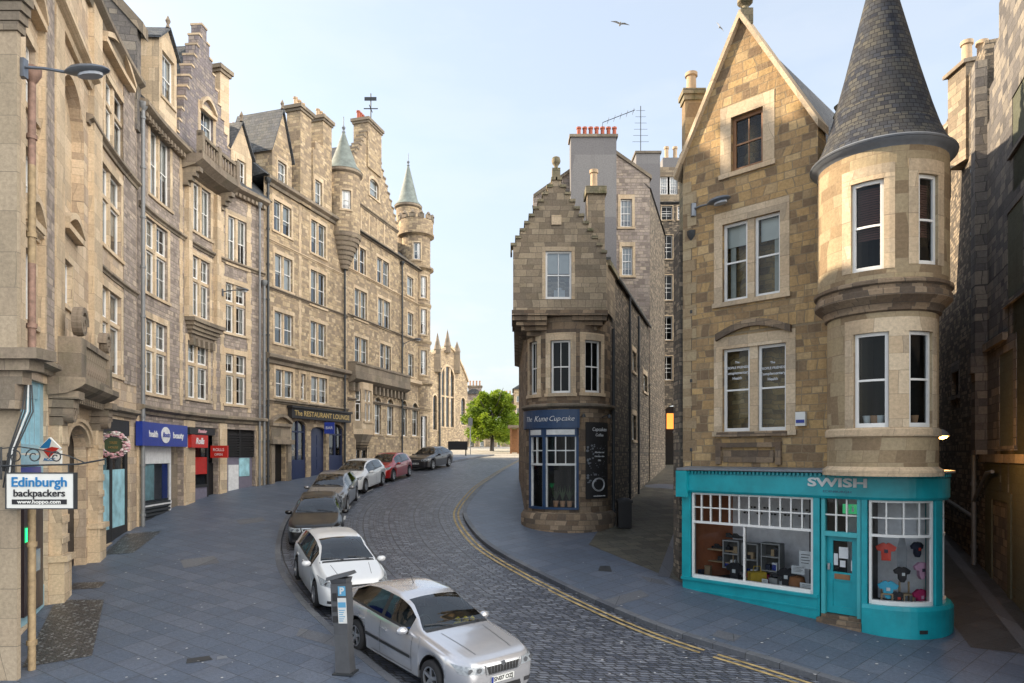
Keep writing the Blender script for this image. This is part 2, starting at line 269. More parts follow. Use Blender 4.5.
# ------------------------------------------------------------------ objects
WOFF = {}
def prop(o, label=None, cat=None, group=None, kind=None):
    if label: o['label'] = label
    if cat: o['category'] = cat
    if group: o['group'] = group
    if kind: o['kind'] = kind
    return o
def thing(name, label, cat, loc=(0, 0, 0), group=None, rot=0):
    o = bpy.data.objects.new(name, None); COL.objects.link(o); o.location = loc; o.rotation_euler = (0, 0, rot)
    o.empty_display_size = .3
    if not rot: WOFF[o.name] = Vector(loc)
    return prop(o, label, cat, group)
class MB:
    def __init__(s): s.v = []; s.f = []; s.uv = []; s.m = []; s.sm = []
    def face(s, pts, uvs=None, m=0, smooth=False):
        pts = [Vector(p) for p in pts]
        if uvs is None:
            n = (pts[1]-pts[0]).cross(pts[2]-pts[0])
            if n.length < 1e-9 and len(pts) > 3: n = (pts[2]-pts[0]).cross(pts[3]-pts[0])
            if n.length > 1e-12: n.normalize()
            if abs(n.z) < .75:
                t = Vector((-n.y, n.x, 0)); t = t.normalized() if t.length > 1e-6 else Vector((1, 0, 0))
                up = 1/max(.5, math.sqrt(max(.01, 1-n.z*n.z)))
                uvs = [(p.dot(t), p.z*up) for p in pts]
            else: uvs = [(p.x, p.y) for p in pts]
        i = len(s.v); s.v += pts; s.f.append(tuple(range(i, i+len(pts)))); s.uv.append(uvs); s.m.append(m); s.sm.append(smooth)
    def box(s, x0, x1, y0, y1, z0, z1, m=0, T=None):
        c = [Vector((x, y, z)) for z in (z0, z1) for y in (y0, y1) for x in (x0, x1)]
        if T: c = [T @ q for q in c]
        for a in ((0, 2, 3, 1), (4, 5, 7, 6), (0, 1, 5, 4), (2, 6, 7, 3), (0, 4, 6, 2), (1, 3, 7, 5)): s.face([c[k] for k in a], m=m)
    def tube(s, path, r, n=8, m=0, caps=True, smooth=True):
        path = [Vector(p) for p in path]; rs = r if isinstance(r, (list, tuple)) else [r]*len(path)
        rings = []; prev = None
        for i, p in enumerate(path):
            d = (path[min(i+1, len(path)-1)]-path[max(i-1, 0)]).normalized()
            a = prev if prev is not None else (Vector((1, 0, 0)) if abs(d.x) < .8 else Vector((0, 1, 0)))
            x = (a-d*a.dot(d)).normalized(); prev = x; y = d.cross(x)
            rings.append([p+(x*math.cos(2*math.pi*k/n)+y*math.sin(2*math.pi*k/n))*rs[i] for k in range(n)])
        L_ = 0
        for i in range(len(path)-1):
            dl = (path[i+1]-path[i]).length
            for k in range(n):
                k2 = (k+1) % n; c = 2*math.pi*max(rs)/n
                s.face([rings[i][k], rings[i][k2], rings[i+1][k2], rings[i+1][k]], [(k*c, L_), ((k+1)*c, L_), ((k+1)*c, L_+dl), (k*c, L_+dl)], m, smooth)
            L_ += dl
        if caps: s.face(rings[0][::-1], m=m); s.face(rings[-1], m=m)
    def lathe(s, c, prof, n=24, m=0, smooth=True, a0=0, a1=2*math.pi, T=None, vs=1.0):
        """prof: list of (r, z)"""
        c = Vector(c); L_ = 0
        for (r0, z0), (r1, z1) in zip(prof, prof[1:]):
            dl = math.hypot(r1-r0, z1-z0)
            for k in range(n):
                A = a0+(a1-a0)*k/n; B = a0+(a1-a0)*(k+1)/n; rm = max(r0, r1)
                P = [Vector((r0*math.cos(A), r0*math.sin(A), z0)), Vector((r0*math.cos(B), r0*math.sin(B), z0)), Vector((r1*math.cos(B), r1*math.sin(B), z1)), Vector((r1*math.cos(A), r1*math.sin(A), z1))]
                U = [(A*rm, L_), (B*rm, L_), (B*rm, L_+dl), (A*rm, L_+dl)]
                if r1 < 1e-5: P = P[:3]; U = U[:3]
                elif r0 < 1e-5: P = [P[0], P[2], P[3]]; U = [U[0], U[2], U[3]]
                if T: P = [T @ p for p in P]
                s.face([p+c for p in P], U, m, smooth)
            L_ += dl
    def pieces(s, name, mats, parent=None):
        """one object per loose piece"""
        par = list(range(len(s.f))); seen = {}
        def find(a):
            while par[a] != a: par[a] = par[par[a]]; a = par[a]
            return a
        for k, g in enumerate(s.f):
            for i in g:
                p = s.v[i]; q = (round(p.x, 4), round(p.y, 4), round(p.z, 4))
                if q in seen: par[find(k)] = find(seen[q])
                else: seen[q] = k
        grp = {}
        for k in range(len(s.f)): grp.setdefault(find(k), []).append(k)
        out = []
        for ks in grp.values():
            b = MB()
            for k in ks: b.face([s.v[i] for i in s.f[k]], s.uv[k], s.m[k], s.sm[k])
            out.append(b.build(name, mats, parent))
        return out
    def build(s, name, mats, parent=None, **kw):
        off = WOFF.get(parent.name, Vector()) if parent else Vector()
        key = {}; vv = []; ff = []
        for f in s.f:
            g = []
            for i in f:
                p = s.v[i]-off; q = (round(p.x, 5), round(p.y, 5), round(p.z, 5))
                if q not in key: key[q] = len(vv); vv.append(q)
                g.append(key[q])
            ff.append(g)
        keep = [k for k, g in enumerate(ff) if len(set(g)) == len(g)]
        me = bpy.data.meshes.new(name); me.from_pydata(vv, [], [ff[k] for k in keep])
        uvl = me.uv_layers.new(name='UVMap'); flat = []
        for k in keep:
            for u in s.uv[k]: flat += [u[0], u[1]]
        uvl.data.foreach_set('uv', flat)
        if isinstance(mats, str): mats = [mats]
        for mm in mats: me.materials.append(M[mm])
        me.polygons.foreach_set('material_index', [s.m[k] for k in keep]); me.polygons.foreach_set('use_smooth', [s.sm[k] for k in keep])
        if any(s.sm): me.set_sharp_from_angle(angle=R(42))
        me.update()
        o = bpy.data.objects.new(name, me); COL.objects.link(o)
        if parent: o.parent = parent; WOFF[o.name] = off
        return prop(o, **kw)
def boxobj(name, mat, parent, *a, T=None, **kw):
    b = MB(); b.box(*a, T=T); return b.build(name, mat, parent, **kw)
def text(body, mat, parent, origin, xdir, updir, size, ext=.006, offset=0, align='CENTER', name='lettering', sx=1.0, shear=0):
    c = bpy.data.curves.new(name, 'FONT'); c.body = body; c.size = size; c.extrude = ext; c.offset = offset; c.align_x = align; c.align_y = 'CENTER'
    c.resolution_u = 3; c.shear = shear
    c.materials.append(M[mat]); o = bpy.data.objects.new(name, c); COL.objects.link(o)
    x = Vector(xdir).normalized(); u = Vector(updir).normalized(); z = x.cross(u)
    off = WOFF.get(parent.name, Vector()) if parent else Vector()
    m = Matrix((x*sx, u, z)).transposed().to_4x4(); m.translation = Vector(origin)-off
    me = bpy.data.meshes.new_from_object(o); bpy.data.objects.remove(o); me.name = name
    if not me.materials: me.materials.append(M[mat])
    o = bpy.data.objects.new(name, me); COL.objects.link(o)
    if parent: o.parent = parent; WOFF[o.name] = off
    o.matrix_local = m
    return o

# ------------------------------------------------------------------ facades: a plan curve u -> (x, y), z up, d outwards
class Plan:
    def __init__(s, pts):
        s.p = [Vector((a, b)) for a, b in pts]; s.u = [0]
        for a, b in zip(s.p, s.p[1:]): s.u.append(s.u[-1]+(b-a).length)
        s.len = s.u[-1]; s.n = []
        sn = [Vector(((b-a).y, -(b-a).x)).normalized() for a, b in zip(s.p, s.p[1:])]
        for i in range(len(s.p)):
            a = sn[max(0, i-1)]; b = sn[min(len(sn)-1, i)]; h = (a+b).normalized(); s.n.append(h/max(.5, h.dot(a)))
    def at(s, u):
        if u <= 0: i, t = 0, u/(s.u[1]) if s.u[1] else 0
        elif u >= s.len: i = len(s.p)-2; t = (u-s.u[i])/(s.u[i+1]-s.u[i])
        else:
            i = 0
            while s.u[i+1] < u: i += 1
            t = (u-s.u[i])/(s.u[i+1]-s.u[i])
        tc_ = min(1, max(0, t))
        return s.p[i].lerp(s.p[i+1], t), s.n[i].lerp(s.n[i+1], tc_)
    def pt(s, u, z, d=0):
        p, n = s.at(u); q = p+n*d; return Vector((q.x, q.y, z))
    def us(s, a, b):
        return [a]+[x for x in s.u[1:-1] if a+1e-4 < x < b-1e-4]+[b]
    def ux(s, px, d=0):
        """plan position seen in pixel column px of the photograph"""
        best = None; k = 0; n = max(60, int(s.len*25)); prev = None
        for i in range(n+1):
            u = s.len*i/n; q = s.pt(u, 0, d)
            x = HX+F*q.x/q.y if q.y > .5 else -9e9
            if prev is not None and prev[1] <= px <= x: return prev[0]+(u-prev[0])*(px-prev[1])/max(1e-6, x-prev[1])
            prev = (u, x)
        q0 = s.pt(0, 0, d); return 0 if px < HX+F*q0.x/q0.y else s.len
    def zy(s, u, py, d=0): return CZ+(HY-py)*s.pt(u, 0, d).y/F
def line(a, b): return Plan([a, b])
def arc(c, r, a0, a1, step=7.5):
    n = max(2, int(abs(a1-a0)/step)); return Plan([(c[0]+r*math.cos(R(a0+(a1-a0)*i/n)), c[1]+r*math.sin(R(a0+(a1-a0)*i/n))) for i in range(n+1)])
def catmull(pts, sub=6):
    out = []; P = [Vector(p) for p in pts]
    for i in range(len(P)-1):
        a = P[i-1] if i else P[0]*2-P[1]; b = P[i]; c = P[i+1]; d = P[i+2] if i+2 < len(P) else P[i+1]*2-P[i]
        for k in range(sub):
            t = k/sub; out.append(.5*((2*b)+(c-a)*t+(2*a-5*b+4*c-d)*t*t+(-a+3*b-3*c+d)*t**3))
    out.append(P[-1]); return out
def sweep(mb, pl, u0, u1, prof, m=0, caps=True, closed=True):
    """prof: (d, z) points, swept along the facade"""
    U = pl.us(u0, u1); n = len(prof); rng = range(n if closed else n-1)
    for a, b in zip(U, U[1:]):
        acc = 0
        for k in rng:
            (d0, z0), (d1, z1) = prof[k], prof[(k+1) % n]; dl = math.hypot(d1-d0, z1-z0)
            vert = abs(z1-z0) > abs(d1-d0)
            v0, v1 = (z0, z1) if vert else (z0, z0+dl)
            mb.face([pl.pt(a, z0, d0), pl.pt(b, z0, d0), pl.pt(b, z1, d1), pl.pt(a, z1, d1)], [(a, v0), (b, v0), (b, v1), (a, v1)], m)
    if caps:
        for u in (u0, u1): mb.face([pl.pt(u, z, d) for d, z in prof], [(d, z) for d, z in prof], m)
def fbox(mb, pl, u0, u1, z0, z1, d0, d1, m=0): sweep(mb, pl, u0, u1, [(d0, z0), (d1, z0), (d1, z1), (d0, z1)], m)
def extr(mb, pl, poly, d0, d1, m=0, capf=True, capb=True):
    """polygon in (u, z), extruded through depth"""
    n = len(poly)
    for k in range(n):
        (u0, z0), (u1, z1) = poly[k], poly[(k+1) % n]; L_ = math.hypot(u1-u0, z1-z0)
        mb.face([pl.pt(u0, z0, d0), pl.pt(u1, z1, d0), pl.pt(u1, z1, d1), pl.pt(u0, z0, d1)], [(d0, 0), (d0, L_), (d1, L_), (d1, 0)], m)
    if capf: mb.face([pl.pt(u, z, d1) for u, z in poly], poly, m)
    if capb: mb.face([pl.pt(u, z, d0) for u, z in poly], poly, m)
class Hole:
    def __init__(s, u0, u1, z0, z1, arch=0): s.u0, s.u1, s.z0, s.z1, s.arch = u0, u1, z0, z1, arch
    def top(s, u):
        if not s.arch: return s.z1
        c = (s.u0+s.u1)/2; h = (s.u1-s.u0)/2; t = min(1, abs(u-c)/h)
        return s.z1-s.arch+s.arch*math.sqrt(max(0, 1-t*t))
def wall(mb, pl, u0, u1, zlo, zhi, holes=(), reveal=.2, m=0, breaks=(), back=None, d=0.0):
    f_lo = zlo if callable(zlo) else (lambda u: zlo); f_hi = zhi if callable(zhi) else (lambda u: zhi)
    bk = set(round(x, 5) for x in pl.us(u0, u1)) | {round(b, 5) for b in breaks if u0 < b < u1}
    for h in holes:
        if h.arch: bk |= {round(h.u0+(h.u1-h.u0)*(1-math.cos(math.pi*i/12))/2, 5) for i in range(13)}
        else: bk |= {round(h.u0, 5), round(h.u1, 5)}
    bk = sorted(b for b in bk if u0-1e-4 <= b <= u1+1e-4)
    E = 1e-4
    def q(a, b, za, zb, zc, zd): mb.face([pl.pt(a, za, d), pl.pt(b, zb, d), pl.pt(b, zc, d), pl.pt(a, zd, d)], [(a, za), (b, zb), (b, zc), (a, zd)], m)
    prevtop = None
    for a, b in zip(bk, bk[1:]):
        if b-a < 2e-5: continue
        mid = (a+b)/2; hs = sorted([h for h in holes if h.u0-1e-5 < mid < h.u1+1e-5], key=lambda h: h.z0)
        la, lb = f_lo(a+E), f_lo(b-E); ta, tb = f_hi(a+E), f_hi(b-E)
        for h in hs:
            q(a, b, la, lb, h.z0, h.z0); la, lb = h.top(a), h.top(b)
            mb.face([pl.pt(a, h.z0, d), pl.pt(b, h.z0, d), pl.pt(b, h.z0, d-reveal), pl.pt(a, h.z0, d-reveal)], m=m)
            mb.face([pl.pt(a, la, d), pl.pt(b, lb, d), pl.pt(b, lb, d-reveal), pl.pt(a, la, d-reveal)], m=m)
        q(a, b, la, lb, tb, ta)
        if back is not None:
            mb.face([pl.pt(a, ta, d), pl.pt(b, tb, d), pl.pt(b, tb, back), pl.pt(a, ta, back)], m=m)
            if prevtop is not None and abs(prevtop-ta) > .005:
                z_, y_ = min(prevtop, ta), max(prevtop, ta)
                mb.face([pl.pt(a, z_, d), pl.pt(a, y_, d), pl.pt(a, y_, back), pl.pt(a, z_, back)], m=m)
            mb.face([pl.pt(a, f_lo(a+E), back), pl.pt(b, f_lo(b-E), back), pl.pt(b, tb, back), pl.pt(a, ta, back)], [(a, 0), (b, 0), (b, tb), (a, ta)], m)
            prevtop = tb
    for h in holes:
        for u in (h.u0, h.u1):
            zt = h.z1-h.arch
            mb.face([pl.pt(u, h.z0, d), pl.pt(u, zt, d), pl.pt(u, zt, d-reveal), pl.pt(u, h.z0, d-reveal)], m=m)
    if back is not None:
        for u in (u0, u1):
            e = E if u == u0 else -E
            mb.face([pl.pt(u, f_lo(u+e), d), pl.pt(u, f_hi(u+e), d), pl.pt(u, f_hi(u+e), back), pl.pt(u, f_lo(u+e), back)], m=m)
WR = random.Random(11)
def window(pl, parent, holes, u0, u1, z0, z1, lights=1, transom=0, cols=2, rows=2, arch=0, frame='white_paint', sur='dressed_stone', sw=.15, lint=.24, reveal=.18,
           blind=None, pane='window_glass', room='room_dark', fw=.07, mull=.15, sill=.12, d=0.0, label=None, bars=True, depth=.6, proud=.022):
    if holes is not None: holes.append(Hole(u0, u1, z0, z1, arch))
    fr = MB(); pn = MB(); st = MB(); bl = MB(); df = d-reveal
    if sur:
        ze = z1-arch if arch else z1
        fbox(st, pl, u0-sw, u0, z0, ze, d, d+proud); fbox(st, pl, u1, u1+sw, z0, ze, d, d+proud)
        if sill: fbox(st, pl, u0-sw-.03, u1+sw+.03, z0-sill, z0, d-reveal+.02, d+proud+.05)
        if arch:
            c = (u0+u1)/2; h = (u1-u0)/2; K = 10
            for k in range(K):
                A, B = math.pi*k/K, math.pi*(k+1)/K
                P = [(c+h*math.cos(A), ze+arch*math.sin(A)), (c+(h+sw)*math.cos(A), ze+(arch+sw)*math.sin(A)), (c+(h+sw)*math.cos(B), ze+(arch+sw)*math.sin(B)), (c+h*math.cos(B), ze+arch*math.sin(B))]
                extr(st, pl, P, d, d+proud+.01, capb=False)
        elif lint: fbox(st, pl, u0-sw, u1+sw, z1, z1+lint, d, d+proud+.004)
    W = (u1-u0-(lights-1)*mull)/lights
    zt = z0+(z1-z0)*transom if transom else None
    for k in range(lights):
        a = u0+k*(W+mull); b = a+W
        if k and sur: fbox(st, pl, a-mull, a, z0, z1, df-.02, d-.03)
        if zt and sur: fbox(st, pl, a, b, zt-.07, zt+.07, df-.02, d-.045)
        cells = [(z0, zt-.07, 0), (zt+.07, z1, 1)] if zt else [(z0, z1, 2)]
        for (c0, c1, kind) in cells:
            fbox(fr, pl, a, a+fw, c0, c1, df, df+.06); fbox(fr, pl, b-fw, b, c0, c1, df, df+.06)
            fbox(fr, pl, a+fw, b-fw, c0, c0+fw*1.3, df, df+.058); fbox(fr, pl, a+fw, b-fw, c1-fw, c1, df, df+.058)
            zm = (c0+c1)/2
            if kind == 2: fbox(fr, pl, a+fw, b-fw, zm-.022, zm+.022, df+.004, df+.05)
            if bars:
                for q_ in range(1, cols): uu = a+(b-a)*q_/cols; fbox(fr, pl, uu-.012, uu+.012, c0+fw, c1-fw, df+.01, df+.036)
                for q_ in range(1, rows):
                    zz = c0+(c1-c0)*q_/rows
                    if kind != 2 or abs(zz-zm) > .05: fbox(fr, pl, a+fw, b-fw, zz-.012, zz+.012, df+.012, df+.034)
            for x, y in zip(pl.us(a, b), pl.us(a, b)[1:]): pn.face([pl.pt(x, c0, df+.02), pl.pt(y, c0, df+.02), pl.pt(y, c1, df+.02), pl.pt(x, c1, df+.02)])
            t = WR.random() if blind is None else blind
            if t > .3 and not isinstance(blind, str):
                drop = (c1-c0)*min(1, (.45+.55*WR.random()) if blind is None else blind)
                fbox(bl, pl, a+.02, b-.02, c1-drop, c1-.01, df-.07, df-.05)
            elif t > .1 and blind is None:
                fbox(bl, pl, a+.01, a+W*.26, c0, c1, df-.09, df-.05); fbox(bl, pl, b-W*.26, b-.01, c0, c1, df-.09, df-.05)
    # room behind
    D = df-depth
    sweep(fr, pl, u0-.1, u1+.1, [(df-.0, z0-.1), (D, z0-.1), (D, z1+.05), (df-.0, z1+.05)], 1, closed=False)
    w = fr.build('window', [frame, room], parent)
    if label: w['label'] = label
    if st.f: st.build('window_surround', sur, w)
    pn.build('pane', pane, w)
    if bl.f: bl.build('blind', 'blind' if WR.random() < .7 else 'curtain', w)
    return w
def pxwin(pl, parent, holes, x0, x1, y0, y1, **kw):
    d = kw.get('d', 0); u0, u1 = pl.ux(x0, d), pl.ux(x1, d); um = (u0+u1)/2
    return window(pl, parent, holes, u0, u1, pl.zy(um, y1, d), pl.zy(um, y0, d), **kw)
def pots(parent, pts, z, mat='clay_pot', h=.7, r=.13):
    for x, y in pts:
        b = MB(); b.lathe((x, y, z), [(r*1.1, 0), (r*1.1, h*.12), (r*.85, h*.16), (r*.8, h*.8), (r*1.05, h*.84), (r*1.05, h), (r*.7, h), (r*.7, h*.9)], 12)
        b.build('chimney_pot', mat, parent)
def chimney(parent, pl, u0, u1, d0, d1, z0, z1, mat='grey_rubble', npots=3, pot='clay_pot', cap='weathered_cornice', poth=.7, quoin=None):
    b = MB(); fbox(b, pl, u0, u1, z0, z1-.35, d0, d1)
    c = b.build('chimney', mat, parent)
    k = MB(); fbox(k, pl, u0-.08, u1+.08, z1-.35, z1-.2, d0-.08, d1+.08); fbox(k, pl, u0-.16, u1+.16, z1-.2, z1, d0-.16, d1+.16); k.build('chimney_cap', cap, c)
    P = []
    for i in range(npots):
        if (u1-u0) > (d1-d0): u, d = u0+(u1-u0)*(i+.5)/npots, (d0+d1)/2
        else: u, d = (u0+u1)/2, d0+(d1-d0)*(i+.5)/npots
        q = pl.pt(u, 0, d); P.append((q.x, q.y))
    pots(c, P, z1, pot, poth); return c
def cornice(parent, pl, u0, u1, z, h, proj, mat='weathered_cornice', name='cornice', dent=0, **kw):
    b = MB(); sweep(b, pl, u0, u1, [(0, z), (proj*.35, z), (proj*.45, z+h*.35), (proj*.8, z+h*.5), (proj, z+h*.6), (proj, z+h*.88), (proj*.9, z+h), (0, z+h*1.12)])
    if dent:
        u = u0+dent
        while u < u1-dent: fbox(b, pl, u, u+dent*.5, z-.02, z+h*.3, proj*.3, proj*.62); u += dent
    return b.build(name, mat, parent)
def downpipe(parent, x, y, z0, z1, r=.06, mat='grey_pipe', hopper=True, name='drainpipe'):
    b = MB(); b.tube([(x, y, z0), (x, y, z1)], r, 10)
    z = z0+.5
    while z < z1-.3: b.tube([(x, y, z), (x, y, z+.09)], r*1.35, 10); z += 1.9
    if hopper: b.lathe((x, y, z1-.02), [(r, 0), (r*2.4, .18), (r*2.5, .3), (r*2.0, .3)], 8, smooth=False)
    return b.build(name, mat, parent)
def crow_steps(um, hw, z0, z1, n):
    """step function of a crow-stepped gable: n steps each side, peak block in the middle"""
    def f(u):
        t = abs(u-um)/hw
        if t > 1: return z0
        return z0+(z1-z0)*math.ceil((1-t)*n-1e-6)/n
    br = [um-hw*(1-i/n) for i in range(n+1)]+[um+hw*(1-i/n) for i in range(n+1)]
    return f, br
# ================================================================== THE SETTING
def resample(pts, n):
    c = catmull(pts, 10); L_ = [0]
    for a, b in zip(c, c[1:]): L_.append(L_[-1]+(b-a).length)
    out = []; j = 0
    for i in range(n+1):
        s = L_[-1]*i/n
        while j < len(L_)-2 and L_[j+1] < s: j += 1
        out.append(c[j].lerp(c[j+1], (s-L_[j])/max(1e-9, L_[j+1]-L_[j])))
    return out, L_[-1]
def loft(A, B, n, m, dz, uvf, jitter=0):
    a, la = resample(A, n); b, lb = resample(B, n); mb = MB(); V = {}
    def P(i, j):
        if (i, j) not in V:
            q = a[i].lerp(b[i], j/m); z = G(q.y)+dz
            if jitter and 0 < j < m: z += jitter*math.sin(q.x*1.3+q.y*.7)*math.sin(q.y*1.1-q.x*.4)
            V[i, j] = (Vector((q.x, q.y, z)), uvf(q, i/n*(la+lb)/2, (a[i]-b[i]).length*(j/m-.5)))
        return V[i, j]
    for i in range(n):
        for j in range(m):
            c = [P(i, j), P(i, j+1), P(i+1, j+1), P(i+1, j)]; mb.face([x[0] for x in c], [x[1] for x in c], smooth=True)
    return mb
LK = [(3.4, 1.5), (2.6, 4.5), (1.5, 7.2), (.2, 9.4), (-1.1, 11.4), (-2.4, 13.1), (-4.0, 15.4), (-5.55, 17.9), (-7.2, 21.3), (-8.7, 26.2), (-9.5, 30.6), (-9.55, 35.2), (-8.4, 41), (-6.9, 46), (-4.9, 52), (-3.0, 58), (-1.6, 62)]
RK = [(16, 3.5), (12.5, 7.2), (9.6, 9.8), (7.6, 11.4), (6.15, 12.6), (5.1, 13.7), (4.27, 14.5), (3.37, 15.5), (2.36, 17), (1.15, 19.1), (-.26, 21.9), (-1.13, 24.2), (-1.96, 27.9), (-2.1, 31), (-1.6, 37), (-.6, 45), (.4, 52), (1.4, 58), (2.2, 62)]
g = MB(); ys = [-60, -10, 0, 10, 20, 36, 45, 58, 70, 100, 160, 400, 900]
for a, b in zip(ys, ys[1:]):
    for x0, x1 in ((-500, -60), (-60, 60), (60, 500)):
        g.face([(x0, a, G(a)-.22), (x1, a, G(a)-.22), (x1, b, G(b)-.22), (x0, b, G(b)-.22)])
g.build('ground', 'road_base', kind='structure')
loft([(x-.05, y) for x, y in LK], [(x+.05, y) for x, y in RK], 90, 14, -.12, lambda q, s, t: (t, s), .012).build('road', 'road_setts', kind='structure')
c_, s_ = math.cos(R(32)), math.sin(R(32))
loft([(-9, -4), (-11, 10), (-12.5, 17), (-15, 24), (-15.8, 30), (-15.4, 35), (-12.6, 43), (-10.5, 50), (-8.5, 56), (-7.4, 62)], LK, 90, 12, 0, lambda q, s, t: (q.x*c_-q.y*s_, q.x*s_+q.y*c_)).build('pavement_left', 'paving_slab', kind='structure')
c2, s2 = math.cos(R(-40)), math.sin(R(-40))
loft(RK, [(34, 4), (34, 8), (32, 12), (30, 18), (28, 24), (24, 30), (20, 38), (17, 46), (14, 54), (10, 62)], 90, 16, 0, lambda q, s, t: (q.x*c2-q.y*s2, q.x*s2+q.y*c2)).build('pavement_right', 'paving_slab', kind='structure')
def kerb(pts, side, name):
    c, L_ = resample(pts, 110); P = Plan([(q.x, q.y) for q in c]); b = MB()
    for i in range(110):
        for (d0, z0), (d1, z1) in (((0, -.14), (0, .0)), ((0, 0), (.012*side, .006)), ((.012*side, .006), (.17*side, .006)), ((.17*side, .006), (.17*side, -.02))):
            u, w = P.u[i], P.u[i+1]
            def q(u_, d_, z_):
                v = P.pt(u_, 0, d_); v.z = G(v.y)+z_; return v
            b.face([q(u, d0, z0), q(w, d0, z0), q(w, d1, z1), q(u, d1, z1)], [(u, d0+z0), (w, d0+z0), (w, d1+z1), (u, d1+z1)])
    b.build(name, 'kerb_stone', kind='structure')
kerb(LK, -1, 'kerb_left'); kerb(RK, 1, 'kerb_right')
# road markings follow the kerb
def marking(pts, d0, d1, segs, mat, name='road_marking'):
    c, L_ = resample(pts, 110); P = Plan([(q.x, q.y) for q in c]); b = MB()
    for a, e in segs:
        n = max(1, int((e-a)/.6))
        for i in range(n):
            u, w = a+(e-a)*i/n, a+(e-a)*(i+1)/n; Q = []
            for uu, dd in ((u, d0), (w, d0), (w, d1), (u, d1)):
                v = P.pt(uu, 0, dd); v.z = G(v.y)-.12+.010; Q.append(v)
            b.face(Q, [(u, d0), (w, d0), (w, d1), (u, d1)])
    return b.build(name, mat, kind='structure')
marking(RK, -.42, -.34, [(4, 15.9), (16.2, 60)], 'yellow_paint', 'yellow_line'); marking(RK, -.24, -.16, [(4, 15.9), (16.2, 60)], 'yellow_paint', 'yellow_line')
marking(LK, 2.15, 2.23, [(a, a+.9) for a in (29, 31.5, 34.2, 36.8, 39.3, 42.5, 45.5, 50)], 'white_road_paint', 'parking_bay_line')
def floor_poly(pts, mat, name, dz=.004, rot=20, n=14, kind='structure', **kw):
    """four-cornered floor sheet, laid over the pavement and subdivided to follow the slope"""
    A, B, C, D = [Vector(p) for p in pts]; b = MB(); ca, sa = math.cos(R(rot)), math.sin(R(rot))
    for i in range(n):
        for j in range(4):
            Q = []
            for s, t in ((i/n, j/4), (i/n, (j+1)/4), ((i+1)/n, (j+1)/4), ((i+1)/n, j/4)):
                q = A.lerp(D, s).lerp(B.lerp(C, s), t); Q.append(Vector((q.x, q.y, G(q.y)+dz)))
            b.face(Q, [(q.x*ca-q.y*sa, q.x*sa+q.y*ca) for q in Q])
    return b.build(name, mat, kind=kind, **kw)
floor_poly([(2.6, 23.2), (4.8, 18.6), (19, 52), (11, 53)], 'alley_flag', 'alley_path', rot=-18)
floor_poly([(9.6, 14.3), (13.2, 12.8), (21, 31), (16.5, 33)], 'dark_flag', 'side_alley_path', rot=-25)
def strip(a, b, w, mat, name, dz=.009):
    a = Vector(a); b = Vector(b); d = (b-a).normalized(); n_ = Vector((-d.y, d.x))*w/2
    floor_poly([a+n_, a-n_, b-n_, b+n_], mat, name, dz, 0)
strip((4.3, 19.4), (13.5, 48), .34, 'kerb_stone', 'alley_gutter'); strip((10.7, 14.0), (17.7, 30), .3, 'kerb_stone', 'side_alley_gutter')
floor_poly([(-8, 62), (3, 62), (14, 80), (-14, 80)], 'pale_paving', 'square_paving', -.085, 10)
loft([(-40, 58.5), (-40, 66)], [(40, 58.5), (40, 66)], 8, 20, -.098, lambda q, s, t: (q.x, q.y)).build('cross_road', 'pale_paving', kind='structure')
loft([(-60, 66), (-60, 120)], [(60, 66), (60, 120)], 12, 20, -.06, lambda q, s, t: (q.x, q.y)).build('far_pavement', 'pale_paving', kind='structure')
# cellar pavement lights, covers
def slab_thing(name, pts, mat, label, cat, dz=.008, rot=0, group=None):
    o = floor_poly(pts, mat, name, dz, rot, 6, kind='thing'); prop(o, label, cat, group)
def gp(px, py, dz=0):
    """point of the sloping ground under a pixel of the photograph"""
    y = 10.0
    for _ in range(60): y = y+.5*(F*(CZ-G(y)-dz)/max(3, py-HY)-y)
    return ((px-HX)/F*y, y)
slab_thing('pavement_light', [gp(22, 668), gp(92, 656), gp(104, 600), gp(56, 600)], 'pavement_light_glass', 'large patch of worn glass cellar blocks beside the pale blue shopfront', 'pavement light', rot=-60, group='glass pavement lights')
slab_thing('pavement_light', [gp(70, 590), gp(100, 588), gp(106, 582), gp(74, 583)], 'pavement_light_glass', 'small strip of glass cellar blocks by the column foot', 'pavement light', rot=-60, group='glass pavement lights')
slab_thing('pavement_light', [gp(102, 555), gp(133, 553), gp(162, 531), gp(126, 534)], 'pavement_light_glass', 'glass cellar blocks in the pavement below the wreath shop', 'pavement light', rot=-60, group='glass pavement lights')
slab_thing('drain_cover', [gp(186, 664), gp(213, 660), gp(209, 656), gp(187, 659)], 'iron', 'rusty drain cover set in the near pavement slabs', 'drain cover')
slab_thing('drain_cover', [gp(217, 660), gp(228, 658), gp(226, 656), gp(217, 657)], 'lead', 'small pale metal cover right of the rusty drain cover', 'drain cover')
slab_thing('manhole_cover', [gp(598, 571), gp(612, 572), gp(610, 566), gp(600, 566)], 'iron', 'small dark cover in the pavement beside the narrow alley mouth', 'manhole cover')

for pts in ([gp(300, 628), gp(352, 640), gp(346, 650), gp(296, 636)], [gp(180, 560), gp(214, 556), gp(220, 563), gp(184, 568)], [gp(604, 600), gp(640, 590), gp(650, 596), gp(612, 607)], [gp(718, 630), gp(742, 636), gp(734, 642), gp(712, 636)], [gp(640, 576), gp(662, 580), gp(672, 586), gp(648, 582)], [gp(236, 520), gp(262, 517), gp(266, 521), gp(240, 525)]):
    floor_poly(pts, 'kerb_stone', 'paving_patch', .0045, 15, 3)
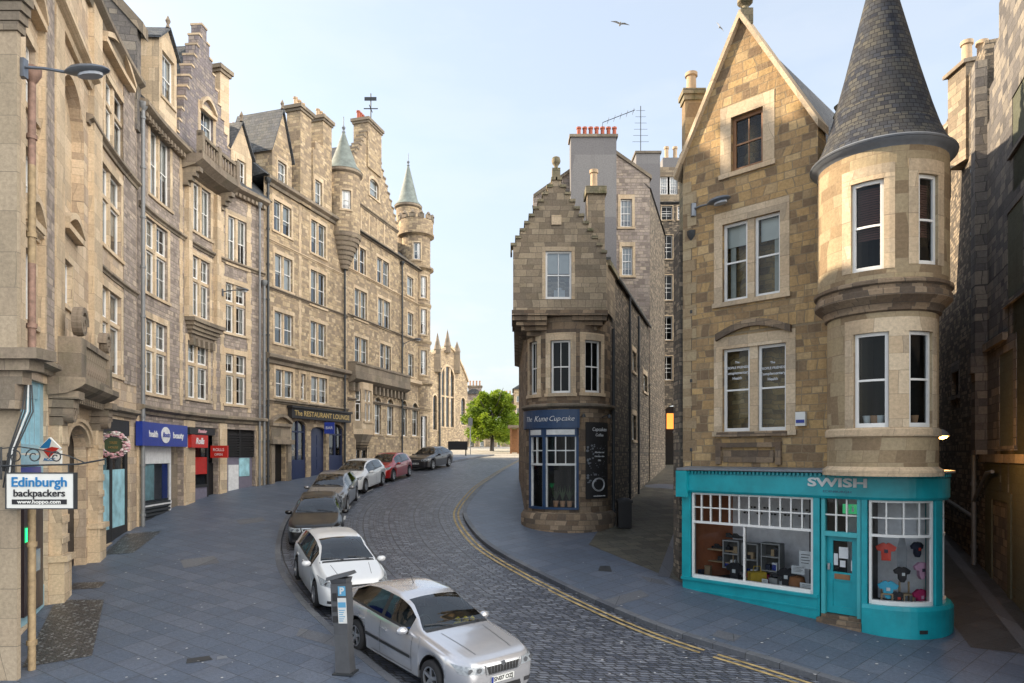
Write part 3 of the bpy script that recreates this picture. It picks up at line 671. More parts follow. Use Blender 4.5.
# small bits of litter and chewing gum spots on the slabs are real specks
rs = random.Random(5); b = MB()
for k in range(150):
    x, y = rs.choice([gp(rs.uniform(110, 300), rs.uniform(500, 680)), gp(rs.uniform(560, 930), rs.uniform(560, 680))]); r = rs.uniform(.012, .035)
    z = G(y)+.006
    b.face([(x+r*math.cos(t)*rs.uniform(.7, 1.2), y+r*math.sin(t)*rs.uniform(.7, 1.2), G(y)+.006) for t in [i*math.pi/3 for i in range(6)]])
b.build('litter_specks', 'chalk', label='pale chewing gum spots scattered over the pavement slabs', cat='litter', kind='stuff')
# ================================================================== LEFT TERRACE, near half (curved)
TP = catmull([(-10.55, 14.4), (-11.8, 17.7), (-13.2, 21.6), (-14.3, 26), (-14.62, 29.7), (-14.43, 33.3), (-13.3, 36.6)], 5)
TER = Plan([(q.x, q.y) for q in TP])
uA0 = 0; uAB = TER.ux(136.4); uBC = TER.len
Z = lambda rel: CZ+rel
def gz(pl, u, d=0): return G(pl.pt(u, 0, d).y)
# ---- building A: ashlar tenement with the carved doorway
A = thing('sandstone_tenement', 'near curved sandstone tenement with carved doorway balcony and tall arched recess', 'building', (-12.5, 19.5, G(19.5)))
HA = []
kw = dict(lights=2, transom=.62, sw=.2, mull=.17, cols=1, rows=1)
uu = lambda x: TER.ux(x)
pxwin(TER, A, HA, 100, 121, 291, 373, **kw); pxwin(TER, A, HA, 100.5, 121, 173, 251, **kw); pxwin(TER, A, HA, 105, 124, 90, 152, **kw)
pxwin(TER, A, HA, 22, 34, 250, 322, lights=1, cols=1, rows=2, sw=.22); pxwin(TER, A, HA, 21, 35, 150, 210, lights=1, cols=1, sw=.25); pxwin(TER, A, HA, 22, 35, 40, 110, lights=1, cols=1, sw=.25)
pxwin(TER, A, HA, 64, 72, 262, 307, lights=1, cols=1, sw=.1)
# the tall blind arch recess
rc = Hole(uu(61.5), uu(84), Z(4.9)+1.9, Z(10.6), 1.25); HA.append(rc)
# ground-floor openings
hs = Hole(uu(20), uu(48), gz(TER, uu(20))+.1, Z(1.75)); HA.append(hs)               # pale blue shop
hp = Hole(uu(64), uu(86), gz(TER, uu(86))-.3, Z(.85), .62); HA.append(hp)              # carved arched door
hw = Hole(uu(99), uu(130), gz(TER, uu(130))-.2, Z(1.25)); HA.append(hw)              # wreath shop
b = MB(); wall(b, TER, 0, uAB, G(12)-1, Z(14.35), HA, .32, breaks=[]); b.build('wall', 'buff_ashlar', A)
b = MB()
for (a, c) in ((uu(49), uu(58)), (uu(88.5), uu(97)), (uu(12), uu(17)), (uu(37.5), uu(47))):
    fbox(b, TER, a, c, Z(2.3), Z(14.2), 0.0, .16)
b.pieces('pilaster', 'dressed_stone', A)
b = MB(); fbox(b, TER, uu(38.5), uu(46), Z(2.5), Z(12.5), .162, .18, 0); fbox(b, TER, uu(123), uAB-.12, Z(2.6), Z(14.0), .0, .03); b.pieces('rubble_panel', 'grey_rubble', A)
b = MB(); sweep(b, TER, rc.u0-.1, rc.u1+.1, [(-.32, Z(6.5)), (-.32, Z(11))], closed=False, caps=False); b.build('recess_panel', 'dressed_stone', A)
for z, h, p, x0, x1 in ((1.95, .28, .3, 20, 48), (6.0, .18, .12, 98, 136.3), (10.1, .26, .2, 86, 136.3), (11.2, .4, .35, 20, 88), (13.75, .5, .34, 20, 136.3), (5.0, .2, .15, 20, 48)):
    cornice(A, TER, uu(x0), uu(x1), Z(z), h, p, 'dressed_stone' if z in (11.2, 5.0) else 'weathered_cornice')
# curved pediments over the near windows
def pediment(par, pl, u0, u1, z, rise, proj, mat='dressed_stone'):
    b = MB(); n = 12
    for k in range(n):
        t0, t1 = k/n, (k+1)/n; a, c = u0+(u1-u0)*t0, u0+(u1-u0)*t1
        h0, h1 = rise*math.sin(math.pi*t0), rise*math.sin(math.pi*t1)
        extr(b, pl, [(a, z+h0), (c, z+h1), (c, z+h1+.17), (a, z+h0+.17)], 0, proj)
    fbox(b, pl, u0, u1, z-.16, z, 0, proj*.9); return b.build('pediment', mat, par)
pediment(A, TER, uu(19), uu(36), Z(5.2)+.12, .42, .22); pediment(A, TER, uu(19.5), uu(36.5), Z(10.15), .45, .25); pediment(A, TER, uu(98), uu(128), Z(13.5), .55, .3)
pediment(A, TER, uu(61), uu(77), Z(6.2), .3, .22)
# roof
b = MB(); sweep(b, TER, 0, uAB, [(.2, Z(14.3)), (-3.2, Z(15.8)), (-8.5, Z(15.8)), (-12, Z(14.3)), (-12, 0), (-1.2, 0), (-1.2, Z(14.3))]); b.build('roof', 'slate', A)
# party wall with sloping skew between A and B
b = MB(); P = [(.12, Z(12.3)), (.12, Z(16.1)), (-5.5, Z(22.3)), (-9, Z(22.3)), (-9, Z(12))]
sweep(b, TER, uAB-.28, uAB+.12, P); b.build('party_wall', 'sooty_ashlar', A)
b = MB(); sweep(b, TER, uAB-.36, uAB+.2, [(.35, Z(15.85)), (.35, Z(16.3)), (-5.5, Z(22.6)), (-5.5, Z(22.2))]); b.build('skew_coping', 'weathered_cornice', A)
chimney(A, TER, uAB-3.2, uAB-1.6, -5.5, -4.4, Z(16), Z(21.5))
# carved portal with balcony
uP0, uP1 = uu(50), TER.ux(113, .7)
b = MB()
for a in (uu(48.5), uu(87.5)):
    c = a+.72
    fbox(b, TER, a, c, gz(TER, a)-.5, gz(TER, a)+1.05, 0, .34); fbox(b, TER, a-.06, c+.06, gz(TER, a)+1.05, gz(TER, a)+1.2, 0, .42); fbox(b, TER, a+.07, c-.07, gz(TER, a)+1.2, Z(.75), 0, .27)
    k = gz(TER, a)+1.5
    while k < Z(.4): fbox(b, TER, a+.04, c-.04, k, k+.2, .27, .30); k += .5
b.pieces('column', 'dressed_stone', A)
def scroll(par, pl, u, z, r, d0, d1, mat='weathered_cornice', flip=1, name='volute'):
    b = MB(); pts = [];
    for k in range(26):
        t = k/25; a = t*math.pi*3.2; rr = r*(1-t*.82); pts.append((u+flip*rr*math.cos(a), z+rr*math.sin(a), r*.17*(1-t*.5)))
    for i in range(len(pts)-1):
        (a0, b0, w0), (a1, b1, w1) = pts[i], pts[i+1]; t0 = math.atan2(b0-z, a0-u); t1 = math.atan2(b1-z, a1-u)
        extr(b, pl, [(a0+w0*math.cos(t0), b0+w0*math.sin(t0)), (a1+w1*math.cos(t1), b1+w1*math.sin(t1)), (a1-w1*math.cos(t1), b1-w1*math.sin(t1)), (a0-w0*math.cos(t0), b0-w0*math.sin(t0))], d0, d1)
    n = 16; extr(b, pl, [(u+r*.8*math.cos(2*math.pi*k/n), z+r*.8*math.sin(2*math.pi*k/n)) for k in range(n)], d0+.06, d1-.07)
    return b.build(name, mat, par)
for a in (uu(51.5), uu(91)):
    b = MB()
    for k in range(4): fbox(b, TER, a-.22-.03*k, a+.22+.03*k, Z(.75+.22*k), Z(.75+.22*k+.2), 0, .3+.12*k)
    cc = b.build('console', 'weathered_cornice', A); scroll(cc, TER, a, Z(1.05), .3, .3, .52)
b = MB(); sweep(b, TER, uP0-.25, uP1+.25, [(0, Z(1.5)), (.4, Z(1.55)), (.7, Z(1.7)), (.82, Z(1.8)), (.82, Z(1.95)), (0, Z(2.0))]); 
k = uP0
while k < uP1: fbox(b, TER, k, k+.12, Z(1.38), Z(1.56), .0, .45); k += .24
bal = b.build('balcony', 'weathered_cornice', A)
b = MB()
for a, c in ((uP0, uP0+.55), (uP1-.35, uP1)): fbox(b, TER, a, c, Z(1.97), Z(3.0), .1, .68)
fbox(b, TER, uP0+.55, uP1-.35, Z(2.86), Z(3.02), .42, .66); fbox(b, TER, uP0+.55, uP1-.35, Z(1.98), Z(2.1), .42, .66); b.build('parapet', 'weathered_cornice', bal)
n = 12
for k in range(n):
    b = MB(); u = uP0+.65+(uP1-uP0-1.15)*k/(n-1); q = TER.pt(u, Z(2.1), .54)
    b.lathe(q, [(.05, 0), (.05, .08), (.1, .25), (.045, .5), (.07, .68), (.07, .76)], 8); b.build('baluster', 'weathered_cornice', bal)
scroll(A, TER, uP0+.5, Z(3.0)+.42, .42, .42, .66); scroll(A, TER, uP1-.3, Z(3.0)+.34, .34, .42, .66, flip=-1)
# arched door in the portal
b = MB(); um = (hp.u0+hp.u1)/2; hwid = (hp.u1-hp.u0)/2
for k in range(12):
    t0, t1 = math.pi*k/12, math.pi*(k+1)/12; zs = hp.z1-.62
    for r0, r1, dd in ((1.0, 1.16, .1), (1.16, 1.32, .16)):
        extr(b, TER, [(um+hwid*r0*math.cos(t0), zs+.62*r0*math.sin(t0)), (um+hwid*r1*math.cos(t0), zs+.62*r1*math.sin(t0)), (um+hwid*r1*math.cos(t1), zs+.62*r1*math.sin(t1)), (um+hwid*r0*math.cos(t1), zs+.62*r0*math.sin(t1))], 0, dd)
b.build('arch_moulding', 'dressed_stone', A)
b = MB(); fbox(b, TER, hp.u0-.05, hp.u1+.05, hp.z0, hp.z1, -.42, -.34); dd_ = b.build('door', 'dark_timber', A)
b = MB()
for k in range(3):
    for j in range(2): w_ = (hp.u1-hp.u0)/2; fbox(b, TER, hp.u0+w_*j+.12, hp.u0+w_*(j+1)-.12, hp.z0+.5+k*.95, hp.z0+1.3+k*.95, -.34, -.31)
b.build('door_panel', 'dark_timber', dd_)
# pale blue shop with cash machine
d0 = -.18
b = MB(); zb = gz(TER, hs.u0); zt = hs.z1
fbox(b, TER, hs.u0, hs.u1, Z(-.25), Z(.25), d0-.1, d0+.06); fbox(b, TER, hs.u0, hs.u0+.14, zb, zt, d0-.08, d0+.08); fbox(b, TER, hs.u1-.3, hs.u1, zb, zt, d0-.08, d0+.08); fbox(b, TER, hs.u0, hs.u1, zb-.2, zb+.75, d0-.08, d0+.1)
fbox(b, TER, hs.u0, hs.u1, zt-.4, zt, d0-.08, d0+.05)
for k in range(5): a = hs.u0+.14+(hs.u1-hs.u0-.44)*k/5; fbox(b, TER, a, a+.07, Z(.25), zt-.4, d0-.06, d0+.05)
sf = b.build('shopfront', 'pale_blue', A)
b = MB(); fbox(b, TER, hs.u0+.1, hs.u1-.1, Z(.25), zt-.3, d0-.05, d0-.03); fbox(b, TER, hs.u0+.1, hs.u1-.1, zb+.7, Z(-.2), d0-.05, d0-.03); b.build('pane', 'sky_poster', sf)
b = MB(); fbox(b, TER, hs.u0+.25, hs.u1-.35, Z(-1.0), Z(-.28), d0+.08, d0+.12); b.build('poster', 'boots_blue', sf)
b = MB(); fbox(b, TER, hs.u0+.22, hs.u1-.5, zb+.35, Z(-1.2), d0+.06, d0+.2); atm = b.build('cash_machine', 'atm_black', A, label='black cash machine with green sign and screen')
a0, a1 = hs.u0+.22, hs.u1-.5
b = MB(); fbox(b, TER, a0+.35, a1-.35, zb+1.25, zb+1.75, d0+.2, d0+.23); b.build('screen', 'screen', atm)
b = MB(); fbox(b, TER, a0+.1, a0+.5, zb+2.0, zb+2.32, d0+.2, d0+.26); b.build('light', 'green_glow', atm)
# wreath shop (dark frame, frosted glass)
zb = gz(TER, hw.u1)
b = MB(); fbox(b, TER, hw.u0, hw.u1, hw.z1-.55, hw.z1, -.2, -.02); 
for a in (hw.u0, (hw.u0+hw.u1)/2-.05, hw.u1-.1): fbox(b, TER, a, a+.1, hw.z0, hw.z1-.55, -.2, -.08)
fbox(b, TER, hw.u0+.1, hw.u1-.1, zb-.6, zb+.25, -.2, -.09); sf = b.build('shopfront', 'near_black', A)
b = MB(); fbox(b, TER, hw.u0+.1, hw.u1-.1, zb+.25, zb+2.3, -.16, -.15); b.build('frosted_glass', 'sky_poster', sf)
b = MB(); fbox(b, TER, hw.u0+.1, hw.u1-.1, zb+2.3, hw.z1-.55, -.16, -.15); b.build('pane', 'dark_glass', sf)
b = MB(); fbox(b, TER, hw.u0+.15, hw.u1-.7, hw.z1-1.15, hw.z1-.62, -.145, -.13); b.build('notice', 'paper', sf)
cornice(A, TER, uu(97.5), uAB-.2, hw.z1+.12, .3, .25)

# ---- building B: long grey rubble tenement with shops
B = thing('rubble_tenement', 'curved grey stone tenement above the blue chemist and red snack shop', 'building', (-14.5, 31, G(31)))
HB = []
kw = dict(lights=2, transom=.6, sw=.2, mull=.17, cols=2, rows=2, lint=.26)
for r in ((145.5, 167, 322, 394), (145.7, 167.5, 224, 297)): pxwin(TER, B, HB, *r, **kw)
for r in ((187.5, 208, 343, 399), (192.5, 209.5, 259, 318), (225.5, 246, 355, 404.5), (225.5, 245.5, 285, 334)): pxwin(TER, B, HB, *r, **kw)
kw2 = dict(kw); kw2['transom'] = 0
for r in ((150, 170, 137, 202), (193, 210.5, 187, 235), (228, 246.5, 219, 266)): pxwin(TER, B, HB, *r, **kw2)
# shop openings
zc = Z(1.55)
ub = [TER.ux(x) for x in (139.5, 185, 193, 218, 226.5, 255)]
shop1 = Hole(ub[0], ub[1]-.15, gz(TER, ub[1])-.6, zc-.25); shop2 = Hole(ub[2]+.1, ub[3], gz(TER, ub[2])-.3, zc-.25); shop3 = Hole(ub[4], ub[5], gz(TER, ub[4])-.3, zc-.25)
HB += [shop1, shop2, shop3]
zwB = Z(13.6)
b = MB(); wall(b, TER, uAB, uBC, G(24)-1, zwB, HB, .32); b.build('wall', 'grey_rubble', B)
b = MB()
for a, c in ((uAB+.02, ub[0]-.02), (ub[1]-.1, ub[2]+.05), (ub[3]+.05, ub[4]-.05), (ub[5]+.05, uBC-.15)): fbox(b, TER, a, c, G(24)-1, zc, .0, .08)
b.pieces('shop_pier', 'dressed_stone', B)
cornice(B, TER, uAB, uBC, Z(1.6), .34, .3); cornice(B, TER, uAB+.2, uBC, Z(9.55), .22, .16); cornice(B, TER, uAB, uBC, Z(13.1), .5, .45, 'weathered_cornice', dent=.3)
# quoins beside the bays
b = MB()
for x in (181, 214.5, 222, 249):
    a = TER.ux(x); k = 0; z = Z(2.2)
    b = MB()
    while z < Z(13): wq = .34 if k % 2 else .22; fbox(b, TER, a-wq/2, a+wq/2, z, z+.4, 0, .02); z += .4; k += 1
    b.build('quoin', 'dressed_stone', B)
# corbelled oriel base and balcony of the middle bay
uo = TER.ux(200)
b = MB()
for k in range(5): fbox(b, TER, uo-1.05-.1*k, uo+1.05+.1*k, Z(5.35)+.17*k, Z(5.35)+.17*(k+1), 0, .12+.09*k)
for k in range(5): fbox(b, TER, uo-1.0+.45*k, uo-.8+.45*k, Z(5.0), Z(5.35), 0, .2)
b.build('corbel', 'weathered_cornice', B)
b = MB()
for s in (-1, 1): fbox(b, TER, uo+s*1.3-.16, uo+s*1.3+.16, Z(6.2), Z(12.6), 0, .22)
b.pieces('pilaster', 'dressed_stone', B)
b = MB(); sweep(b, TER, uo-1.75, uo+2.0, [(0, Z(12.7)), (.6, Z(12.9)), (.95, Z(13.15)), (.95, Z(13.35)), (0, Z(13.4))])
for s in (-1.5, 1.6):
    for k in range(4): fbox(b, TER, uo+s-.15, uo+s+.15, Z(12.0+.2*k), Z(12.2+.2*k), 0, .25+.18*k)
bal = b.build('balcony', 'weathered_cornice', B)
b = MB(); fbox(b, TER, uo-1.7, uo+1.95, Z(14.15), Z(14.3), .68, .9); fbox(b, TER, uo-1.7, uo+1.95, Z(13.38), Z(13.5), .68, .9)
for s in (-1.7, 1.7, 0): fbox(b, TER, uo+s, uo+s+.25, Z(13.3), Z(14.4), .65, .93)
b.build('parapet', 'weathered_cornice', bal)
for k in range(12):
    b = MB(); u = uo-1.35+3.0*k/11; q = TER.pt(u, Z(13.5), .79); b.lathe(q, [(.05, 0), (.09, .2), (.045, .45), (.06, .65)], 6); b.build('baluster', 'weathered_cornice', bal)
# crow-stepped gable over the middle bay
f, br = crow_steps(uo+.35, 2.55, Z(13.5), Z(20.2), 11); HG = []
pxwin(TER, B, HG, 200.5, 213, 112, 141, lights=1, sw=.22, d=0)
b = MB(); wall(b, TER, uo-2.2, uo+2.9, Z(13.5), f, HG, .2, breaks=br, back=-.5, d=.0); gb = b.build('gable', 'violet_rubble', B)
b = MB()
for k in range(len(br)//2):
    pass
for a, c in zip(sorted(br), sorted(br)[1:]):
    t = f((a+c)/2); fbox(b, TER, a-.02, c+.02, t, t+.09, -.54, .04)
b.pieces('crow_step', 'dressed_stone', gb)
pediment(B, TER, TER.ux(199), TER.ux(214.5), Z(16.35), .5, .18)
b = MB(); extr(b, TER, [(uo-2.1, Z(13.6)), (uo+.35, Z(19.4)), (uo+2.8, Z(13.6))], -8, -.5); b.build('cross_roof', 'slate', B)
b = MB(); sweep(b, TER, uAB+.1, uBC+.3, [(.35, Z(13.6)), (-4.2, Z(18.0)), (-6, Z(18)), (-11, Z(13.6)), (-11, 0), (-1.2, 0), (-1.2, Z(13.4))]); b.build('roof', 'slate', B)
def dormer(par, pl, x0, x1, y0, y1, wz, peak, depth=3, mat='grey_rubble', side=.42, finial=True):
    u0, u1 = pl.ux(x0), pl.ux(x1); um = (u0+u1)/2; z0, z1 = pl.zy(um, y1), pl.zy(um, y0); H = []
    window(pl, par, H, u0, u1, z0, z1, lights=1, sw=.12, lint=.2, cols=2, rows=2, proud=.015)
    a, c = u0-side, u1+side; he = z1+.35
    top = lambda u: he+(peak-he)*(1-abs(u-um)/((c-a)/2))
    b = MB(); wall(b, pl, a, c, wz, top, H, .2, breaks=[um], back=-.3)
    fbox(b, pl, a, a+.14, wz, he, -depth, -.3); fbox(b, pl, c-.14, c, wz, he, -depth, -.3); d_ = b.build('dormer', mat, par)
    b = MB(); t = .1
    extr(b, pl, [(a-.14, he-.08), (um, peak+.05), (um, peak+.05+t), (a-.14, he-.08+t)], -depth, .12); extr(b, pl, [(um, peak+.05), (c+.14, he-.08), (c+.14, he-.08+t), (um, peak+.05+t)], -depth, .12)
    b.build('dormer_roof', 'slate', d_)
    if finial: b = MB(); b.lathe(pl.pt(um, peak+.12, 0), [(.1, 0), (.05, .15), (.11, .3), (.0, .55)], 8); b.build('finial', 'weathered_cornice', d_)
dormer(B, TER, 162, 174, 57, 102, Z(13.6), Z(18.0), mat='dressed_stone', side=.25, depth=1.6); dormer(B, TER, 237, 246, 161, 190, Z(13.6), Z(17.0), mat='dressed_stone')
chimney(B, TER, TER.ux(222), TER.ux(231), -1.0, -.1, Z(13.8), Z(19.3), 'dressed_stone', 0)
chimney(B, TER, uBC-2.8, uBC-2.2, -6, -3.9, Z(15), Z(18.6), npots=4, pot='clay_pot')
chimney(B, TER, uAB+1.2, uAB+1.9, -6, -3.9, Z(15), Z(20), npots=4)
# shop 1: chemist
def sfront(par, hole, frame, cols, riser, top, mat_pane='shop_glass', d=-.14, label=None, room='room_light', zmin=None):
    b = MB(); w = .09; zb = zmin if zmin is not None else gz(TER, hole.u0)
    fbox(b, TER, hole.u0, hole.u0+w, hole.z0, top, d-.05, d+.06); fbox(b, TER, hole.u1-w, hole.u1, hole.z0, top, d-.05, d+.06)
    fbox(b, TER, hole.u0, hole.u1, zb+riser-.12, zb+riser, d-.05, d+.08); fbox(b, TER, hole.u0, hole.u1, top-.1, top, d-.05, d+.06)
    for k in range(1, cols): a = hole.u0+(hole.u1-hole.u0)*k/cols; fbox(b, TER, a-.03, a+.03, zb+riser, top, d-.04, d+.05)
    sweep(b, TER, hole.u0, hole.u1, [(d-.05, hole.z0), (d-1.0, hole.z0), (d-1.0, top), (d-.05, top)], 1, closed=False)
    o = b.build('shopfront', [frame, room], par, label=label)
    b = MB(); sweep(b, TER, hole.u0+w, hole.u1-w, [(d, zb+riser), (d, top)], closed=False, caps=False); b.build('pane', mat_pane, o); return o
g1 = gz(TER, shop1.u1); um = TER.ux(173); h1a = Hole(shop1.u0, um, shop1.z0, shop1.z1)
s1 = sfront(B, h1a, 'shop_white', 1, .75, Z(-.25)+.0, label='white framed chemist window')
b = MB(); fbox(b, TER, h1a.u0, h1a.u1, Z(-.25), shop1.z1, -.22, -.08); b.build('white_panel', 'shop_white', s1)
b = MB(); fbox(b, TER, h1a.u0+.1, h1a.u0+(h1a.u1-h1a.u0)*.6, gz(TER, h1a.u0)+.76, Z(-.36), -.22, -.2); b.build('window_poster', 'sky_poster', s1)
b = MB(); fbox(b, TER, h1a.u1-.6, h1a.u1-.12, gz(TER, h1a.u0)+.76, Z(-.36), -.2, -.17); b.build('blue_panel', 'boots_blue', s1)
b = MB()
for k in range(5): fbox(b, TER, h1a.u0+.1, h1a.u1-.1, g1-.35+.15*k, g1-.27+.15*k, -.15, -.05)
fbox(b, TER, h1a.u0, h1a.u1, g1-.9, g1+.42, -.22, -.15); b.build('vent_grille', 'iron', s1)
b = MB(); fbox(b, TER, um+.02, shop1.u1, shop1.z0, shop1.z1, -.32, -.26); b.build('shutter', 'weathered_cornice', s1)
ua, uc = TER.ux(142.5, .3), TER.ux(187.5, .3); zmid = (TER.zy((ua+uc)/2, 424, .3)+TER.zy((ua+uc)/2, 446, .3))/2
b = MB(); fbox(b, TER, ua, uc, zmid-.46, zmid+.46, .06, .3); sg = b.build('fascia_sign', 'boots_blue', B, label='blue chemist fascia sign with white lettering')
def tdir(pl, u): q = pl.pt(u+.1, 0)-pl.pt(u-.1, 0); return q.normalized()
def ftext(body, mat, par, pl, u, z, d, size, **k): return text(body, mat, par, pl.pt(u, z, d+.012), tdir(pl, u), (0, 0, 1), size, **k)
ftext('health', 'shop_white', sg, TER, ua+(uc-ua)*.26, zmid, .3, .36, offset=.008); ftext('beauty', 'shop_white', sg, TER, ua+(uc-ua)*.80, zmid, .3, .36, offset=.008)
uo_ = ua+(uc-ua)*.53
b = MB(); q = TER.pt(uo_, zmid, .305); t_ = tdir(TER, uo_); nn_ = Vector((t_.y, -t_.x, 0))
def disc(mb, c, xd, ud, rx, ry, th, n=24, m=0):
    c = Vector(c); xd = Vector(xd); ud = Vector(ud); nn = xd.cross(ud)
    ring = [c+xd*rx*math.cos(2*math.pi*k/n)+ud*ry*math.sin(2*math.pi*k/n) for k in range(n)]
    fr_ = [p+nn*th for p in ring]; mb.face(fr_, m=m)
    for k in range(n): mb.face([ring[k], ring[(k+1) % n], fr_[(k+1) % n], fr_[k]], m=m)
disc(b, q, t_, (0, 0, 1), .42, .33, .02); b.build('emblem', 'shop_white', sg)
text('Boots', 'boots_blue', sg, q+t_.cross(Vector((0, 0, 1)))*.03, t_, (0, 0, 1), .28, shear=.3, offset=.005)
# shop 2: red snack shop
s2_ = sfront(B, Hole(shop2.u0, TER.ux(210), shop2.z0, shop2.z1), 'near_black', 1, .75, Z(1.1), label='dark shop window with red surround', room='room_dark')
u2 = TER.ux(210)
b = MB(); fbox(b, TER, shop2.u0+.1, u2-.05, Z(-.9), Z(-.1), -.12, -.1); b.build('red_poster', 'shop_red', s2_)
b = MB(); fbox(b, TER, shop2.u0, u2, shop2.z0, gz(TER, shop2.u0)+.7, -.2, -.1); b.build('stall_riser', 'mauve', s2_)
b = MB(); fbox(b, TER, u2, shop2.u1, shop2.z0, Z(-.4), -.32, -.26); fbox(b, TER, u2+.3, shop2.u1-.3, gz(TER, u2)+.9, Z(-.6), -.26, -.24); b.build('door', 'black_paint', B)
for x0, x1, y0, y1, mat, tx, tm in ((191.5, 208, 434.5, 447.5, 'shop_red', 'Rolls', 'shop_white'), (190, 215, 427, 434, 'near_black', 'Piemaker', 'pink_flower')):
    a, c = TER.ux(x0, .25), TER.ux(x1, .25); zm = TER.zy(a, (y0+y1)/2, .25); hh = (TER.zy(a, y0, .25)-TER.zy(a, y1, .25))/2
    b = MB(); fbox(b, TER, a, c, zm-hh, zm+hh, .09, .25); o = b.build('fascia_sign', mat, B); ftext(tx, tm, o, TER, (a+c)/2, zm, .25, hh*1.35, shear=.3, offset=.01)
a = TER.ux(208); q = TER.pt(a, 0, .1); zm = TER.zy(a, 451.5, .5); b = MB(); q1 = TER.pt(a, zm-.3, .12); n_ = (TER.pt(a, 0, 1)-TER.pt(a, 0, 0))
b.face([q1, q1+n_*.85, q1+n_*.85+Vector((0, 0, .58)), q1+Vector((0, 0, .58))]); t_ = tdir(TER, a)*.12
b.face([p+t_ for p in [q1, q1+Vector((0, 0, .58)), q1+n_*.85+Vector((0, 0, .58)), q1+n_*.85]])
for p, r in ((q1, n_*.85), (q1+Vector((0, 0, .58)), n_*.85)): b.face([p, p+r, p+r+t_, p+t_])
for p in (q1, q1+n_*.85): b.face([p, p+Vector((0, 0, .58)), p+Vector((0, 0, .58))+t_, p+t_])
ps = b.build('projecting_sign', 'shop_red', None, label='small red projecting box sign above the snack shop door', cat='sign'); ps['kind'] = 'thing'
text('ROLLS', 'shop_white', ps, q1+n_*.42+Vector((0, 0, .38))-t_*.1, n_, (0, 0, 1), .2); text('OPEN', 'shop_white', ps, q1+n_*.42+Vector((0, 0, .15))-t_*.1, n_, (0, 0, 1), .16)
# shop 3: louvre, white door, mauve panel
b = MB(); fbox(b, TER, shop3.u0, shop3.u1, shop3.z0, Z(-.1), -.32, -.2); b.build('panel', 'mauve', B)
b = MB(); fbox(b, TER, TER.ux(231), TER.ux(241), gz(TER, shop3.u1)-.5, Z(-.5), -.2, -.15); d_ = b.build('door', 'shop_white', B)
b = MB(); fbox(b, TER, TER.ux(242), TER.ux(252), Z(-1.1), Z(-.15), -.2, -.17); b.build('poster', 'sky_poster', B)
b = MB()
for k in range(9): fbox(b, TER, shop3.u0, shop3.u1, Z(-.05+.13*k), Z(.03+.13*k), -.2, -.08)
for k in range(3): a = shop3.u0+(shop3.u1-shop3.u0)*k/2; fbox(b, TER, a-.04, a+.04, Z(-.1), shop3.z1, -.2, -.06)
fbox(b, TER, shop3.u0, shop3.u1, Z(-.1), shop3.z1, -.32, -.21); b.build('louvre', 'near_black', B)
q = TER.pt(uAB+.1, 0, .2); downpipe(B, q.x, q.y, G(26)-.1, Z(13.2), .075)
q = TER.pt(uBC-.2, 0, .2); downpipe(B, q.x, q.y, G(36)-.1, Z(9), .07)
q = TER.pt(uBC-.55, 0, .2); downpipe(B, q.x, q.y, G(36)-.1, Z(13), .06)

# ---- near-left building edge: pier, entablature
E_ = thing('pilastered_building', 'edge of a stone building with heavy dark entablature at the far left', 'building', (-10.2, 12.9, G(13)))
b = MB(); b.box(-11.5, -9.22, 12.72, 12.82, G(13)-1, CZ+12); b.build('pier', 'pier_stone', E_); b = MB(); b.box(-12.0, -10.5, 13.0, 14.3, G(13)-1, CZ+12); b.build('pier', 'pier_stone', E_)
b = MB(); b.box(-11.5, -9.0, 12.55, 12.8, CZ+1.3, CZ+1.55); b.box(-11.5, -8.8, 12.45, 12.85, CZ+1.55, CZ+1.75); b.box(-11.5, -8.6, 12.35, 12.9, CZ+1.75, CZ+1.95); b.box(-11.5, -9.1, 12.5, 12.8, CZ+.85, CZ+1.3)
b.build('entablature', 'weathered_cornice', E_)
b = MB(); b.box(-11.5, -9.0, 12.6, 12.9, CZ+8.6, CZ+8.9); 
for k in range(4): b.box(-11.5, -9.18+.05*k, 12.68-.02*k, 12.9, CZ+7.9+.17*k, CZ+8.06+.17*k)
b.build('carved_bracket', 'weathered_cornice', E_)
x_, y_ = -9.28, 13.2
for z0, z1, mt in ((G(13), CZ-.9, 'buff_pipe'), (CZ+1.95, CZ+3.7, 'rust_pipe'), (CZ+3.7, CZ+5.6, 'buff_pipe'), (CZ+5.6, CZ+7.2, 'rust_pipe')):
    downpipe(E_, x_, y_, z0, z1, .068, mt, hopper=(z1 > CZ+7))
b = MB(); 
for k in range(5):
    pts = [(-9.05+.03*k, 12.7, CZ+1.3), (-9.0+.05*k, 12.55, CZ+.8), (-9.2+.03*k, 12.5, CZ+.1), (-9.35+.04*k, 12.55, CZ-.6)]; b.tube(pts, .014, 6, m=(k == 2))
b.build('cable_bundle', ['iron', 'sticker_white'], E_)
# ================================================================== LEFT TERRACE, far half
N7 = (-13.3, 36.6); N8 = (-10.8, 44.8); N9 = (-7.3, 57.2)
PC = line(N7, N8); PD = line(N8, N9)
C = thing('bar_building', 'tall golden stone tenement with dark blue bar front and two big stacks', 'building', (-12.2, 41, G(41)))
HC = []
kw = dict(lights=2, sw=.16, mull=.14, cols=1, rows=1, lint=.22, fw=.05)
for r in ((275.5, 293, 370.5, 397.5), (311, 327, 377.5, 403), (274.5, 293, 313.5, 344.5), (310.5, 325.7, 323, 355.5), (274.8, 292.3, 256.6, 289.6), (310.6, 325.7, 272.4, 306.5), (273.7, 291.3, 204, 234), (311, 325.7, 223, 255.5)):
    pxwin(PC, C, HC, *r, **kw)
pxwin(PC, C, HC, 300, 305.5, 374, 400, lights=1, sw=.12, cols=1, rows=1)
c0, c1 = PC.ux(273.5), PC.ux(285.5)
